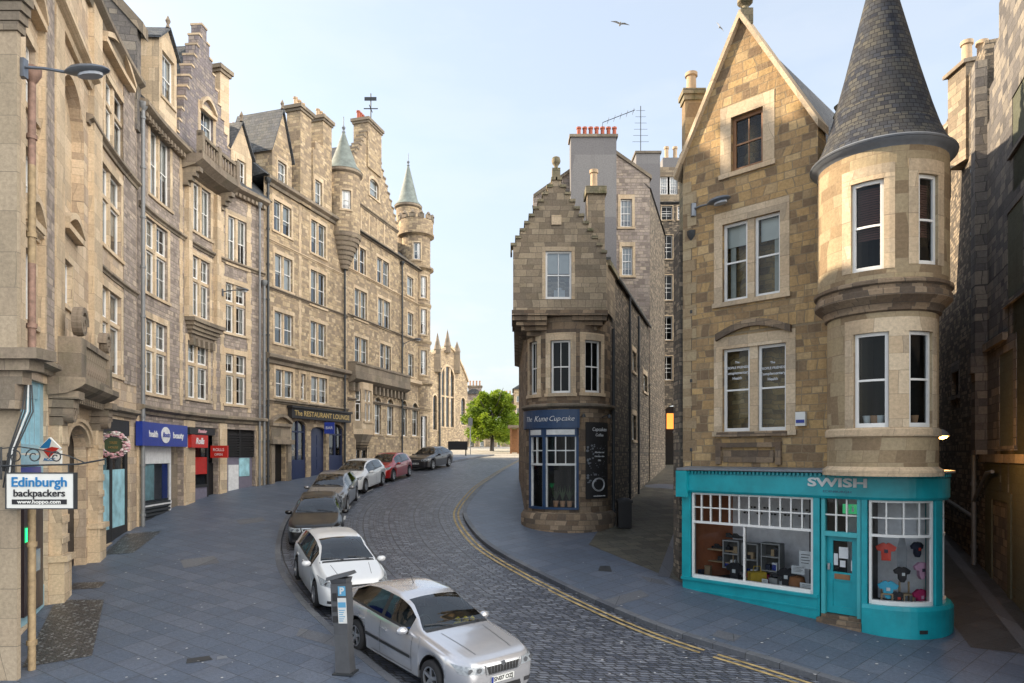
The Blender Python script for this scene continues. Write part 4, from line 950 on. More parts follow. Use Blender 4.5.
hd = Hole(c0, c1, gz(PC, c1)-.3, PC.zy(c0, 443)); 
ba, bb, bc, bd, be, bf = [PC.ux(x) for x in (291.5, 306.5, 311, 327, 329, 343.5)]
zt = PC.zy(bb, 421)
hw1 = Hole(ba, bb, gz(PC, bb)-.4, zt, .45); hdr = Hole(bc, bd-.1, gz(PC, bd)-.4, zt-.3, .3); hw2 = Hole(be, bf, gz(PC, bf)-.4, zt-.05, .45); HC += [hd, hw1, hdr, hw2]
b = MB(); wall(b, PC, 0, PC.len, G(36)-1, Z(15.05), HC, .28); b.build('wall', 'golden_rubble', C)
b = MB(); fbox(b, PC, .02, PC.len-.02, G(36)-1, Z(.2), .0, .0)if 0 else None
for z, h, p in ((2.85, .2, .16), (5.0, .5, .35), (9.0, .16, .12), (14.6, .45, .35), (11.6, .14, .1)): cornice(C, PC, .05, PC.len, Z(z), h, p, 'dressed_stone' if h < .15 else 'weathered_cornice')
b = MB(); z = Z(-1.2); k = 0
for a in (.2, PC.len-.25, PC.ux(300)-.0):
    z = Z(2.4)
    b = MB()
    while z < Z(14.4): w_ = .3 if k % 2 else .2; fbox(b, PC, a-w_/2, a+w_/2, z, z+.36, 0, .018); z += .36; k += 1
    b.build('quoin', 'dressed_stone', C)
# bar front
b = MB()
for h in (hw1, hw2):
    zb = gz(PC, h.u0); fbox(b, PC, h.u0, h.u1, h.z0, zb+1.15, -.2, -.08)
    for a in (h.u0, (h.u0+h.u1)/2-.05, h.u1-.1): fbox(b, PC, a, a+.1, zb+1.15, h.z1, -.22, -.1)
    fbox(b, PC, h.u0, h.u1, h.z1-.7, h.z1-.62, -.22, -.1)
    sweep(b, PC, h.u0-.2, h.u1+.2, [(-.28, h.z0), (-1.0, h.z0), (-1.0, h.z1), (-.28, h.z1)], 1, closed=False)
sf = b.build('shopfront', ['blue_timber', 'room_dark'], C)
for h in (hw1, hw2):
    b = MB(); fbox(b, PC, h.u0, h.u1, gz(PC, h.u0)+1.15, h.z1, -.19, -.18); b.build('pane', 'window_glass', sf)
    for k in range(3): 
        b = MB(); a = h.u0+.2+.35*k; fbox(b, PC, a, a+.22, gz(PC, h.u0)+1.4, gz(PC, h.u0)+2.0+.2*(k % 2), -.45, -.4); b.build('notice', ('mustard', 'paper', 'shelf_wood')[k], sf)
b = MB(); fbox(b, PC, hdr.u0, hdr.u1, hdr.z0, hdr.z1, -.3, -.2); d_ = b.build('door', 'blue_timber', C)
b = MB()
for k in range(3):
    for j in range(2): w_ = (hdr.u1-hdr.u0)/2; fbox(b, PC, hdr.u0+w_*j+.08, hdr.u0+w_*(j+1)-.08, hdr.z0+.7+k*.75, hdr.z0+1.3+k*.75, -.2, -.175)
b.build('door_panel', 'blue_timber', d_)
b = MB(); fbox(b, PC, hd.u0-.1, hd.u1+.1, hd.z0, hd.z1, -.4, -.3); b.build('door', 'black_paint', C)
b = MB()
for a in (hd.u0-.35, hd.u1+.05): fbox(b, PC, a, a+.3, hd.z0, Z(.6), 0, .14); 
fbox(b, PC, hd.u0-.45, hd.u1+.45, Z(.6), Z(.85), 0, .3); fbox(b, PC, hd.u0-.3, hd.u1+.3, Z(.85), Z(1.7), 0, .1); b.build('door_surround', 'weathered_cornice', C)
pediment(C, PC, hd.u0-.35, hd.u1+.35, Z(1.75), .35, .25, 'weathered_cornice')
a, c = PC.ux(292, .3), PC.len-.05; b = MB(); fbox(b, PC, a, c, Z(2.1), Z(2.68), .03, .3); fbox(b, PC, a-.1, c+.05, Z(2.68), Z(2.8), .03, .4); sg = b.build('fascia_sign', 'near_black', C, label='long black fascia with gilt lettering')
ftext('The RESTAURANT LOUNGE', 'gold', sg, PC, (a+c)/2, Z(2.39), .3, .42, sx=1.15, offset=.006)
b = MB(); q = PC.pt(PC.ux(320), 0, .3); b.box(q.x, q.x+.6, q.y, q.y+.12, Z(1.3), Z(2.0)); ps = b.build('projecting_sign', 'boots_blue', None, label='blue hanging pub sign over the bar door', cat='sign')
text('BAR', 'sticker_white', ps, (q.x+.3, q.y-.01, Z(1.65)), (1, 0, 0), (0, 0, 1), .24)
# roof, dormers, stacks
b = MB(); sweep(b, PC, -.3, PC.len+.3, [(.3, Z(15.0)), (-4.5, Z(18.9)), (-6, Z(18.9)), (-11, Z(15)), (-11, 0), (-1.2, 0), (-1.2, Z(14.8))]); b.build('roof', 'slate', C)
dormer(C, PC, 278, 286.5, 162.5, 183.5, Z(15.0), Z(19.2), mat='golden_rubble', side=.5); 
HX_ = []; pxwin(PC, C, HX_, 315, 322, 181, 206, lights=1, sw=.14, cols=1, d=.1)
a, c = PC.ux(286.5), PC.ux(312); b = MB(); wall(b, PC, PC.ux(311.5), PC.ux(329), Z(14.9), lambda u: Z(18.9)-.55*math.floor(abs(u-PC.ux(318.5))/.5), HX_, .2, back=-.5, d=.1, breaks=[PC.ux(318.5)+.5*k for k in range(-5, 6)]); b.build('wallhead', 'golden_rubble', C)
def stack(par, pl, a, c, d0, d1, z0, z1, mat, n, **k): return chimney(par, pl, a, c, d0, d1, z0, z1, mat, n, **k)
stack(C, PC, PC.ux(298), PC.ux(309), -.75, .16, Z(14.6), Z(20.3), 'golden_rubble', 3, pot='buff_pot', poth=.55)
stack(C, PC, PC.ux(322.5), PC.ux(331), -.9, .05, Z(15.2), Z(20.9), 'golden_rubble', 3, pot='buff_pot', poth=.5)
stack(C, PC, PC.ux(298), PC.ux(307), -5.4, -4.4, Z(17), Z(19.6), 'golden_rubble', 4, pot='clay_pot', poth=.5)
q = PC.pt(PC.ux(334), 0, .15)
# ---- corner building D
D = thing('corner_building', 'tallest golden stone corner building with tourelles and arched lower windows', 'building', (-9, 51, G(51)))
HD = []
for r in ((353.8, 365.8, 247, 273), (377, 389, 260, 285), (354.5, 366.8, 290.5, 320), (378, 390, 300, 328), (354.5, 367.5, 338, 364), (380, 390.8, 345, 370)): pxwin(PD, D, HD, *r, **kw)
k1 = dict(lights=1, sw=.15, cols=1, rows=1, lint=.2)
for r in ((407, 413.3, 277, 296), (407.5, 413.3, 313, 336), (408, 413.5, 354, 376.5)): pxwin(PD, D, HD, *r, **k1)
for r in ((374.5, 381, 397, 434), (387, 393.2, 399, 435), (401, 406.7, 400.5, 436), (412, 417.8, 403, 436)): pxwin(PD, D, HD, *r, lights=1, sw=.16, cols=2, rows=1, arch=.5, blind=.6)
zL = PD.zy(PD.ux(361), 439)
pxwin(PD, D, HD, 355.5, 367, 439, 466, lights=2, sw=.1, cols=1, frame='black_paint', blind=0)
pxwin(PD, D, HD, 361.5, 368.5, 210, 232, **k1); pxwin(PD, D, HD, 378, 383.8, 221, 243, **k1)
HG = []; pxwin(PD, D, HG, 369.8, 378.5, 180, 198, lights=1, sw=.2, arch=.3, cols=1)
g0, g1_ = PD.ux(347), PD.ux(397.5); gm = (g0+g1_)/2-.6
b = MB(); wall(b, PD, 0, PD.len, G(44)-1, Z(15.05), HD, .28); b.build('wall', 'golden_rubble', D)
f0 = lambda u: Z(17.3) if u < g1_ else Z(15.0)
hh = [h for h in HD if h.z0 > Z(14.9)]
f, br = crow_steps(gm, g1_-gm, Z(17.2), Z(22.8), 13)
b = MB(); wall(b, PD, g0, g1_, Z(15.06), f, hh+HG, .28, breaks=br, back=-.5, d=0.0); gb = b.build('gable', 'golden_rubble', D)
b = MB()
for a, c in zip(sorted(br), sorted(br)[1:]): t = f((a+c)/2); fbox(b, PD, a-.02, c+.02, t, t+.12, -.55, .05)
b.pieces('crow_step', 'weathered_cornice', gb)
# the gable wall windows that sat above the main wall
HD[:] = [h for h in HD if h not in hh]
for z, h, p, a, c in ((16.9, .2, .15, g0, g1_), (15.0, .28, .22, g0, PD.len), (9.15, .16, .15, 0, PD.len), (12.2, .14, .12, 0, PD.len), (3.6, .2, .15, 0, PD.len)): cornice(D, PD, a, c, Z(z), h, p, 'weathered_cornice' if h > .15 else 'dressed_stone')
b = MB(); zb0 = Z(4.75); e = PD.ux(404)
sweep(b, PD, .1, e, [(0, zb0), (.3, zb0+.1), (.6, zb0+.3), (.6, zb0+.5), (.55, zb0+.5), (.55, zb0+1.25), (.62, zb0+1.25), (.62, zb0+1.4), (0, zb0+1.4)])
k = .2
while k < e-.2: fbox(b, PD, k, k+.22, zb0-.5, zb0+.05, 0, .35); k += .62
b.build('balcony', 'weathered_cornice', D)
b = MB(); sweep(b, PD, e, PD.len, [(0, Z(5.6)), (.35, Z(5.75)), (.35, Z(6.0)), (0, Z(6.05))]); b.build('cornice', 'dressed_stone', D)
# small oriel at the left
po = PD.ux(361.5); OP = Plan([(PD.pt(po-1.1, 0, 0).x, PD.pt(po-1.1, 0, 0).y), (PD.pt(po-.7, 0, .5).x, PD.pt(po-.7, 0, .5).y), (PD.pt(po+.7, 0, .5).x, PD.pt(po+.7, 0, .5).y), (PD.pt(po+1.1, 0, 0).x, PD.pt(po+1.1, 0, 0).y)])
HO = []; L_ = OP.len
window(OP, D, HO, .12, .5, Z(2.3), Z(4.4), sw=0, sur=None, lights=1, cols=1, transom=.6); window(OP, D, HO, .85, 1.85, Z(2.3), Z(4.4), lights=2, sw=.1, mull=.12, cols=1, transom=.6, lint=0); window(OP, D, HO, L_-.5, L_-.12, Z(2.3), Z(4.4), sur=None, lights=1, cols=1)
b = MB(); wall(b, OP, 0, L_, Z(1.4), Z(4.9), HO, .15); o = b.build('oriel', 'dressed_stone', D)
b = MB(); 
for k in range(6): sweep(b, OP, 0, L_, [(-.2, Z(1.4-.18*k)), (.0-.08*k, Z(1.4-.18*k)), (-.08-.08*k, Z(1.22-.18*k)), (-.2-.08*k, Z(1.22-.18*k))])
b.build('corbel', 'weathered_cornice', o)
# base course and low cellar walls
b = MB(); fbox(b, PD, PD.ux(371), PD.len, G(44)-1, G(50)+.5, 0, .12); 
for k in range(4): a = PD.ux(376)+k*2.3; fbox(b, PD, a, a+1.3, G(50)+.5, G(50)+.75, .0, .25)
b.build('plinth', 'dressed_stone', D)
# roofs and stacks
b = MB(); sweep(b, PD, -.2, PD.len-.5, [(.3, Z(15.1)), (-4.5, Z(19)), (-6, Z(19)), (-11, Z(15)), (-11, 0), (-1.2, 0), (-1.2, Z(14.9))]); b.build('roof', 'slate', D)
b = MB(); extr(b, PD, [(g0+.3, Z(16.8)), (gm, Z(21.9)), (g1_-.3, Z(16.8))], -7, -.5); b.build('cross_roof', 'slate', D)
u0, u1 = PD.ux(366.5), PD.ux(380)
stack(D, PD, u0, u1, -1.0, .12, Z(20), Z(23.4), 'golden_rubble', 0)
P = [(PD.pt(u0+(u1-u0)*(k+.5)/7, 0, -.7)) for k in range(7)]; pots(D, [(p.x, p.y) for p in P], Z(23.4), 'red_pot', .6, .14)
q = PD.pt((u0+u1)/2, Z(23.4), -.2); b = MB(); b.tube([q, q+Vector((0, 0, 2.2))], .04, 6); b.box(q.x-.5, q.x+.5, q.y-.02, q.y+.02, q.z+1.1, q.z+1.16); b.box(q.x-.02, q.x+.02, q.y-.5, q.y+.5, q.z+1.1, q.z+1.16); b.box(q.x-.45, q.x+.4, q.y-.02, q.y+.02, q.z+1.7, q.z+1.95); b.build('weathervane', 'iron', D)
# tourelle with a blue-green cone between C and D
def tourelle(par, cx, cy, r, z0, z1, zp, corb, win=True, mat='golden_rubble', cone='copper_slate', wz=None):
    P_ = arc((cx, cy), r, -230, 60, 10); H = []
    if win:
        u = P_.ux(HX+F*(cx+.18*r)/cy); window(P_, par, H, u-.28*r/1.0, u+.28*r, wz[0], wz[1], lights=1, sw=.1, cols=1, lint=.12)
    b = MB(); wall(b, P_, 0, P_.len, z0, z1, H, .15)
    t = b.build('tourelle', mat, par)
    b = MB(); n = 8
    for k in range(n): rr0 = r*(1-k/n*.85)+.08; b.lathe((cx, cy, z0-corb*k/n), [(rr0, 0), (rr0, -corb/n*.6), (rr0-.05, -corb/n)], 24)
    b.build('corbel', 'weathered_cornice', t); b = MB(); b.lathe((cx, cy, z1-.25), [(r, 0), (r+.16, .12), (r+.16, .28), (r, .3)], 24); b.build('gutter', 'weathered_cornice', t)
    b = MB(); b.lathe((cx, cy, z1), [(r+.18, .03), (r*.82, .5), (r*.45, (zp-z1)*.55), (.05, zp-z1)], 24); b.build('cone_roof', cone, t)
    b = MB(); b.lathe((cx, cy, zp-.1), [(.12, 0), (.06, .15), (.13, .3), (.03, .45), (.03, 1.0), (0, 1.05)], 8); b.build('finial', 'lead', t); return t
uT = PD.ux(349); q = PC.pt(PC.len-.55, 0, .05)
tourelle(D, q.x, q.y, 1.05, Z(14.2), Z(18.2), Z(21.0), 2.2, wz=(Z(15.6), Z(16.8)))
# corner tower
cx, cy = -8.0, 57.0
CT = arc((cx, cy), 1.18, -225, 60, 12); HT = []
for z0, z1 in ((6.6, 8.6), (9.9, 12.0), (12.9, 14.7), (-.2, 3.2)): u = CT.ux(424); window(CT, D, HT, u-.3, u+.3, Z(z0), Z(z1), lights=1, sw=.12, cols=1, lint=.15)
u = CT.ux(417); window(CT, D, HT, u-.3, u+.3, Z(16.0), Z(17.4), lights=1, sw=.1, cols=1, lint=.1)
b = MB(); wall(b, CT, 0, CT.len, G(56)-1, Z(19.2), HT, .15); t = b.build('corner_tower', 'golden_rubble', D)
b = MB()
for z, p in ((3.6, .12), (5.7, .3), (9.15, .15), (12.2, .12), (15.2, .35), (18.0, .4)): b.lathe((cx, cy, Z(z)), [(1.18, 0), (1.18+p*.8, .15), (1.18+p*.8, .3), (1.18, .35)], 28)
b.lathe((cx, cy, Z(18.2)), [(1.42, 0), (1.42, 1.2), (1.3, 1.2)], 28); b.pieces('string_course', 'golden_rubble', t)
for k in range(9):
    a = R(-215+k*30); b = MB(); c_x, c_y = cx+1.36*math.cos(a), cy+1.36*math.sin(a); T = Matrix.Translation((c_x, c_y, Z(19.4))) @ Matrix.Rotation(a+math.pi/2, 4, 'Z')
    b.box(-.25, .25, -.1, .1, 0, .35, T=T); b.lathe(T @ Vector((0, 0, .35)), [(.2, 0), (.12, .2), (0, .3)], 8); b.build('merlon', 'weathered_cornice', t)
tourelle(D, -8.75, 57.6, 1.0, Z(17), Z(20.9), Z(24.5), 1, wz=(Z(18.6), Z(19.8)))
b = MB(); b.box(-18, -8.2, 57.3, 57.6, 0, Z(15)); b.build('gable_wall', 'golden_rubble', D)
for x, zt_ in ((260.5, 15), (341.5, 15), (399.5, 15)):
    pl = PC if x < 347 else PD; q = pl.pt(pl.ux(x)+.15, 0, .16); downpipe(D if x > 347 else C, q.x, q.y, G(q.y)-.1, Z(14.6), .07, 'iron')

# ================================================================== CHURCH and things beyond
CH = thing('church', 'pale stone church gable with three spirelets beyond the corner building', 'church', (-9.5, 88, G(88)))
CP = line((-16, 74), (-6.2, 96)); H = []
um = CP.ux(446)
w0, w1 = CP.ux(441.5), CP.ux(454); zz0, zz1 = CP.zy(um, 427), CP.zy(um, 366)
window(CP, CH, H, w0, w1, zz0, zz1, lights=3, arch=1.6, sw=.3, mull=.42, cols=1, rows=1, transom=.5, frame='weathered_cornice', blind=0)
for x0, x1, y0, y1 in ((433, 437, 395, 430), (461, 465, 398, 425)): pxwin(CP, CH, H, x0, x1, y0, y1, lights=1, arch=.5, sw=.2, cols=1, rows=1, frame='weathered_cornice', blind=0)
pxwin(CP, CH, H, 455, 459, 441, 452, lights=1, sw=.2, cols=1, rows=1, frame='dark_timber', blind=0)
ca, cb = CP.ux(430), CP.ux(467.5); pk = CP.ux(450)
zpk = CP.zy(pk, 348)
def ctop(u):
    if u < pk: return zpk-1.6*(1-max(0, (u-ca)/(pk-ca)))
    return zpk-(zpk-Z(10.2))*((u-pk)/(cb-pk))**1.5
b = MB(); wall(b, CP, ca-.5, cb, G(66)-1, lambda u: ctop(max(u, ca)), H, .3, back=-.8, breaks=[ca+(cb-ca)*k/12 for k in range(13)]); b.build('wall', 'golden_rubble', CH)
b = MB(); Q = [ca+(cb-ca)*k/12 for k in range(13)]
for a, c in zip(Q, Q[1:]): extr(b, CP, [(a, ctop(a)), (c, ctop(c)), (c, ctop(c)+.35), (a, ctop(a)+.35)], -1, .2)
b.build('gable_coping', 'dressed_stone', CH)
for x, yt in ((437.5, 332), (447.5, 329), (457, 341)):
    u = CP.ux(x, .2); q = CP.pt(u, 0, .2); z1 = CP.zy(u, yt, .2); zb_ = ctop(u)-.5; b = MB(); b.box(q.x-.4, q.x+.4, q.y-.4, q.y+.4, zb_-(2 if x != 447.5 else 0), zb_+.9); b.lathe((q.x, q.y, zb_+.9), [(.5, 0), (.42, .3), (0, z1-zb_-.9)], 6, smooth=False); b.build('spirelet', 'weathered_cornice', CH)
q = CP.pt(CP.ux(438.5), 0, .2); downpipe(CH, q.x, q.y, G(75)-.2, Z(11), .12, 'iron')
b = MB(); extr(b, CP, [(ca-.4, Z(3)), (ca-.4, Z(9)), (pk, zpk-1.0), (cb-.3, Z(7.2)), (cb-.3, Z(-3))], -16, -.9); b.build('nave', 'golden_rubble', CH)
# distant blocks
def farblock(name, label, x0, x1, y, py, mat, wins=(), pot=0, depth=8, group=None):
    X0, X1 = (x0-HX)/F*y, (x1-HX)/F*y; z1 = CZ+(HY-py)*y/F; t = thing(name, label, 'building', ((X0+X1)/2, y, G(y)), group)
    pl = line((X0, y), (X1, y)); H = []
    for w in wins: pxwin(pl, t, H, *w, lights=1, cols=1, rows=1, sw=.2)
    b = MB(); wall(b, pl, 0, pl.len, G(y)-1, z1, H, .2); fbox(b, pl, 0, pl.len, G(y)-1, z1-.02, -depth, -.9); b.build('wall', mat, t)
    b = MB(); extr(b, pl, [(-.3, z1), (pl.len+.3, z1), (pl.len-1, z1+.8), (1, z1+.8)], -depth, .3); b.build('roof', 'slate', t)
    if pot: chimney(t, pl, .3, 2.3, -2, -1, z1, z1+1.4, mat, pot, poth=.8)
    return t
farblock('distant_tenement', 'distant grey tenement with chimney pots right of the church', 466, 482, 105, 394, 'grey_rubble', [(469, 472, 402, 411)], 4)
farblock('distant_tenement', 'pale distant tenement seen over the right side of the tree', 503, 519, 125, 402, 'gable_ashlar', [(506, 508.5, 408, 416), (512, 514.5, 408, 416)], 3)
farblock('distant_tenement', 'tall far block behind the cupcake shop corner', 514, 530, 118, 389, 'golden_rubble', [(516.5, 519, 396, 402), (516.5, 519, 408, 418)])
farblock('low_arcade', 'low stone range with dark openings behind the tree trunk', 466, 512, 98, 437, 'gable_ashlar', [(470, 474, 441, 450), (480, 484, 441, 450), (497, 500, 441, 450)])
for x, y_ in ((509, 60),):
    K = thing('shelter', 'small dark shelter with flat roof beside the tree', 'shelter', (.45, 66, G(66)))
    b = MB(); b.box(-.4, 1.7, 65, 67.5, G(66)+2.35, G(66)+2.6); b.build('roof', 'weathered_cornice', K)
    b = MB(); 
    for xx in (-.2, .5, 1.4): b.box(xx, xx+.18, 65.1, 65.3, G(66)-.3, G(66)+2.35)
    b.box(-.2, 1.5, 67.2, 67.3, G(66)-.3, G(66)+2.3); b.build('frame', 'brown_timber', K)
# low wall at the left edge of the square and a black board
bw = MB(); bw.box(-30, -4.9, 63.3, 63.8, G(63)-.5, G(63)+.7); 
b = MB(); b.box(-5.6, -3.9, 59.8, 60.1, G(60)+.5, G(60)+1.25); b.box(-5.5, -5.4, 59.9, 60, G(60)-.2, G(60)+.5); b.box(-4.1, -4.0, 59.9, 60, G(60)-.2, G(60)+.5); b.build('notice_board', 'black_paint', label='black board on legs behind the dark saloon', cat='notice board')
# tree
T = thing('deciduous_tree', 'bright green leafy tree standing in the sunlit square', 'tree', (-2.1, 71, G(71)-.1))
tr = random.Random(3); tx, ty, tz = -2.1, 71, G(71)-.15
b = MB(); b.tube([(tx, ty, tz), (tx+.05, ty, tz+1.2), (tx-.05, ty+.1, tz+2.4), (tx, ty, tz+4.2)], [.24, .19, .16, .09], 8)
for k in range(11):
    a = k*2.4; L_ = tr.uniform(1.6, 2.9); h = tz+2+k*.22
    b.tube([(tx, ty, h), (tx+L_*.5*math.cos(a), ty+L_*.5*math.sin(a), h+.7), (tx+L_*math.cos(a), ty+L_*math.sin(a), h+1.2+.1*k)], [.09, .055, .02], 6)
b.build('trunk', 'dark_timber', T)
m, t_, bs = newmat('leaves'); oi = N(t_, 'ShaderNodeTexCoord'); nn = N(t_, 'ShaderNodeTexNoise', i_Scale=1.1, i_Detail=5.0); t_.links.new(oi.outputs['Object'], nn.inputs['Vector'])
r_ = ramp(t_, [(.25, (.07, .13, .012)), (.5, (.20, .30, .018)), (.75, (.34, .42, .03))]); t_.links.new(nn.outputs['Fac'], r_.inputs[0]); t_.links.new(r_.outputs[0], bs.inputs['Base Color']); bs.inputs['Roughness'].default_value = .6
tl = N(t_, 'ShaderNodeBsdfTranslucent'); t_.links.new(r_.outputs[0], tl.inputs[0]); mxs = N(t_, 'ShaderNodeMixShader', i_0=.45); t_.links.new(bs.outputs[0], mxs.inputs[1]); t_.links.new(tl.outputs[0], mxs.inputs[2]); t_.links.new(mxs.outputs[0], t_.nodes['Material Output'].inputs[0])
def crown(cl, n, size, rnd):
    b = MB()
    for k in range(n):
        cx_, cy_, cz_, r = rnd.choice(cl); v = Vector((rnd.gauss(0, 1), rnd.gauss(0, 1), rnd.gauss(0, 1))).normalized()*r*rnd.uniform(.45, 1.08)
        v.z *= .75; p = Vector((cx_, cy_, cz_))+v; s_ = size*rnd.uniform(.6, 1.3)
        a = Vector((rnd.gauss(0, 1), rnd.gauss(0, 1), rnd.gauss(0, .6))).normalized(); c = a.cross(Vector((rnd.gauss(0, 1), rnd.gauss(0, 1), rnd.gauss(0, 1)))).normalized()
        b.face([p-a*s_, p+c*s_*.5, p+a*s_, p-c*s_*.5])
    return b
cl = []
for k in range(80):
    a = tr.uniform(0, 6.28); h = tr.uniform(0, 1); rr = (1.0-.55*abs(h-.35)**1.2*1.4)*2.75*math.sqrt(tr.uniform(.05, 1))
    cl.append((tx+rr*math.cos(a), ty+rr*math.sin(a)*.9, tz+1.45+h*4.7, tr.uniform(.55, .95)*(1.1-.4*h)))
crown(cl, 26000, .13, tr).build('crown', 'leaves', T)
T2 = thing('deciduous_tree', 'small bright green tree showing beside the shelter', 'tree', (.4, 80, G(80)))
b = MB(); b.tube([(.4, 80, G(80)-.2), (.45, 80, G(80)+2.2)], [.14, .08], 6); b.build('trunk', 'dark_timber', T2)
crown([(.4+tr.uniform(-1.7, 1.7), 80+tr.uniform(-1.5, 1.5), G(80)+tr.uniform(.8, 4.2), .8) for k in range(14)], 3600, .12, tr).build('crown', 'leaves', T2)
# ================================================================== CORNER SHOP BUILDING with the cone turret
SA = Vector((4.76, 19.0)); SD = Vector((.711, -.703)); SN = Vector((-.703, -.711))
SB = SA+SD*5.35
PS = line(tuple(SA), tuple(SB))
W_ = thing('turreted_building', 'golden stone gabled building with slated cone turret and teal shopfront', 'building', (7, 18, G(18)))
HS = []
kw = dict(pane='still_glass', reveal=.16, sw=.24, lint=.32, cols=1, rows=1, room='room_dark', blind=0, depth=1.0, proud=.012)
# wide masonry mullions stand between the paired sashes
def pair(x0, x1, x2, x3, y0, y1, rows, **k2):
    ua, ub_, uc, ud = [PS.ux(x) for x in (x0, x1, x2, x3)]; um = (ua+ud)/2; z0, z1 = PS.zy(um, y1), PS.zy(um, y0); mull = uc-ub_
    return window(PS, W_, HS, ua, ud, z0, z1, lights=2, mull=mull, **{**kw, **k2})
pair(722.5, 747, 754, 780, 218, 298, 2); pair(722.5, 748, 756, 786, 346, 431, 2)
u0, u1 = PS.ux(731), PS.ux(763); um = (u0+u1)/2
window(PS, W_, HS, u0, u1, PS.zy(um, 168), PS.zy(um, 112), lights=1, frame='brown_timber', fw=.09, **{**kw, 'cols': 2, 'sw': .3})
ug0, ug1 = -.12, PS.ux(818); ugm = PS.ux(741.5); zpk = Z(11.35); zev = Z(7.95)
def stop(u): return zpk-(zpk-zev)*abs(u-ugm)/((ugm-ug0) if u < ugm else (ug1-ugm))
uE = PS.len
b = MB(); wall(b, PS, 0, uE, Z(-.45), lambda u: max(stop(u), zev-.0) if u < ug1 else zev-1.2, HS, .16, back=-.5, breaks=[ugm, ug1]); b.build('wall', 'swish_stone', W_)
b = MB()   # quoins and margin strip
z = Z(-.2); k = 0
while z < Z(7.4): w = .42 if k % 2 else .26; fbox(b, PS, 0.0, w, z, z+.3, .0, .014); z += .31; k += 1
b.build('quoin', 'turret_ashlar', W_)
b = MB()   # label course over the lower pair, sill band, blank panel
a, c = PS.ux(717), PS.ux(792); zz = PS.zy(a, 346)
for k in range(10):
    t0, t1 = k/10, (k+1)/10; p0, p1 = a+(c-a)*t0, a+(c-a)*t1; h0, h1 = .28*math.sin(math.pi*t0), .28*math.sin(math.pi*t1)
    extr(b, PS, [(p0, zz+.12+h0), (p1, zz+.12+h1), (p1, zz+.3+h1), (p0, zz+.3+h0)], 0, .11)
b.build('hood_mould', 'brown_ashlar', W_)
b = MB(); fbox(b, PS, PS.ux(718), PS.ux(788), PS.zy(a, 437), PS.zy(a, 432.5), 0, .1); b.build('sill', 'brown_ashlar', W_)
b = MB(); a, c = PS.ux(717), PS.ux(782); z0, z1 = PS.zy(a, 464), PS.zy(a, 443)
fbox(b, PS, a, c, z1-.12, z1, 0, .09); fbox(b, PS, a, a+.14, z0, z1-.12, 0, .09); fbox(b, PS, c-.14, c, z0, z1-.12, 0, .09); fbox(b, PS, a+.2, c-.2, z0+.05, z1-.2, 0, .03); b.build('stone_panel', 'brown_ashlar', W_)
# skew copings of the gable
for (ua, za, ub_, zb_) in ((ug0-.1, zev-.25, ugm, zpk), (ugm, zpk, ug1+.05, zev-.1)):
    b = MB(); extr(b, PS, [(ua, za), (ub_, zb_), (ub_, zb_+.2), (ua, za+.2)], -.55, .14); b.build('skew_coping', 'dressed_stone', W_)
b = MB(); q = PS.pt(ugm, zpk+.1, -.2); b.box(q.x-.16, q.x+.16, q.y-.16, q.y+.16, q.z-.2, q.z+.2); b.lathe((q.x, q.y, q.z+.2), [(.12, 0), (.08, .12), (.2, .22), (.2, .3), (.09, .38), (.16, .52), (.1, .62), (.04, .66), (.03, .8), (0, .82)], 12); b.build('finial', 'mossy_stone', W_)
# roof behind the gable, side walls
b = MB(); extr(b, PS, [(-.05, Z(7.7)), (ugm, zpk-.1), (ug1-.1, Z(7.7))], -8, -.5); b.build('roof', 'slate', W_)
b = MB(); q = PS.pt(ug1-.05, Z(8.3), -1.6); b.box(q.x-.1, q.x+.1, q.y-.1, q.y+.1, q.z-.4, q.z+.3); b.lathe((q.x, q.y, q.z+.3), [(.1, 0), (.17, .12), (.1, .28), (.15, .38), (0, .5)], 10); b.build('finial', 'mossy_stone', W_)
SL = line((4.76+.31*12, 19+.95*12), (4.76, 19.0))     # wall on the narrow close
b = MB(); sweep(b, SL, 0, SL.len, [(0, G(18)-1), (0, Z(7.7))], closed=False, caps=False); b.build('wall', 'dark_rubble', W_)
SR = line((9.55, 15.6), (9.55+.46*11, 15.6+11))
b = MB(); sweep(b, SR, 0, SR.len, [(0, G(15)-1), (0, Z(6.6))], closed=False, caps=False); sweep(b, SR, 0, SR.len, [(.0, Z(6.6)), (-1.9, Z(7.6))], closed=False, caps=False); b.build('wall', 'dark_rubble', W_)
# side chimney with corbel and stained flue, brown buttress strip
b = MB(); b.box(4.88, 5.36, 19.25, 19.62, Z(5.9), Z(10.0)); ch = b.build('chimney', 'turret_ashlar', W_)
b = MB(); b.box(4.84, 5.4, 19.2, 19.67, Z(10.0), Z(10.15)); b.box(4.8, 5.44, 19.15, 19.72, Z(10.15), Z(10.3)); b.build('chimney_cap', 'mossy_stone', ch)
b = MB(); b.box(4.8, 5.1, 19.17, 19.6, Z(6.3), Z(8.6)); b.build('flue_offset', 'mossy_stone', ch)
pots(ch, [(5.1, 19.43)], Z(10.3), 'buff_pot', .55, .17)
b = MB(); b.lathe((5.0, 19.2, Z(7.25)), [(.1, 0), (.14, .1), (.12, .35), (.18, .5), (.14, .6)], 10); b.build('chimney_pot', 'buff_pot', ch)
b = MB(); b.box(4.68, 5.02, 19.12, 19.8, G(19), Z(6.3)); b.build('buttress', 'dark_rubble', W_)
downpipe(W_, 4.98, 18.86, Z(-.4), Z(5.9), .06, 'iron')
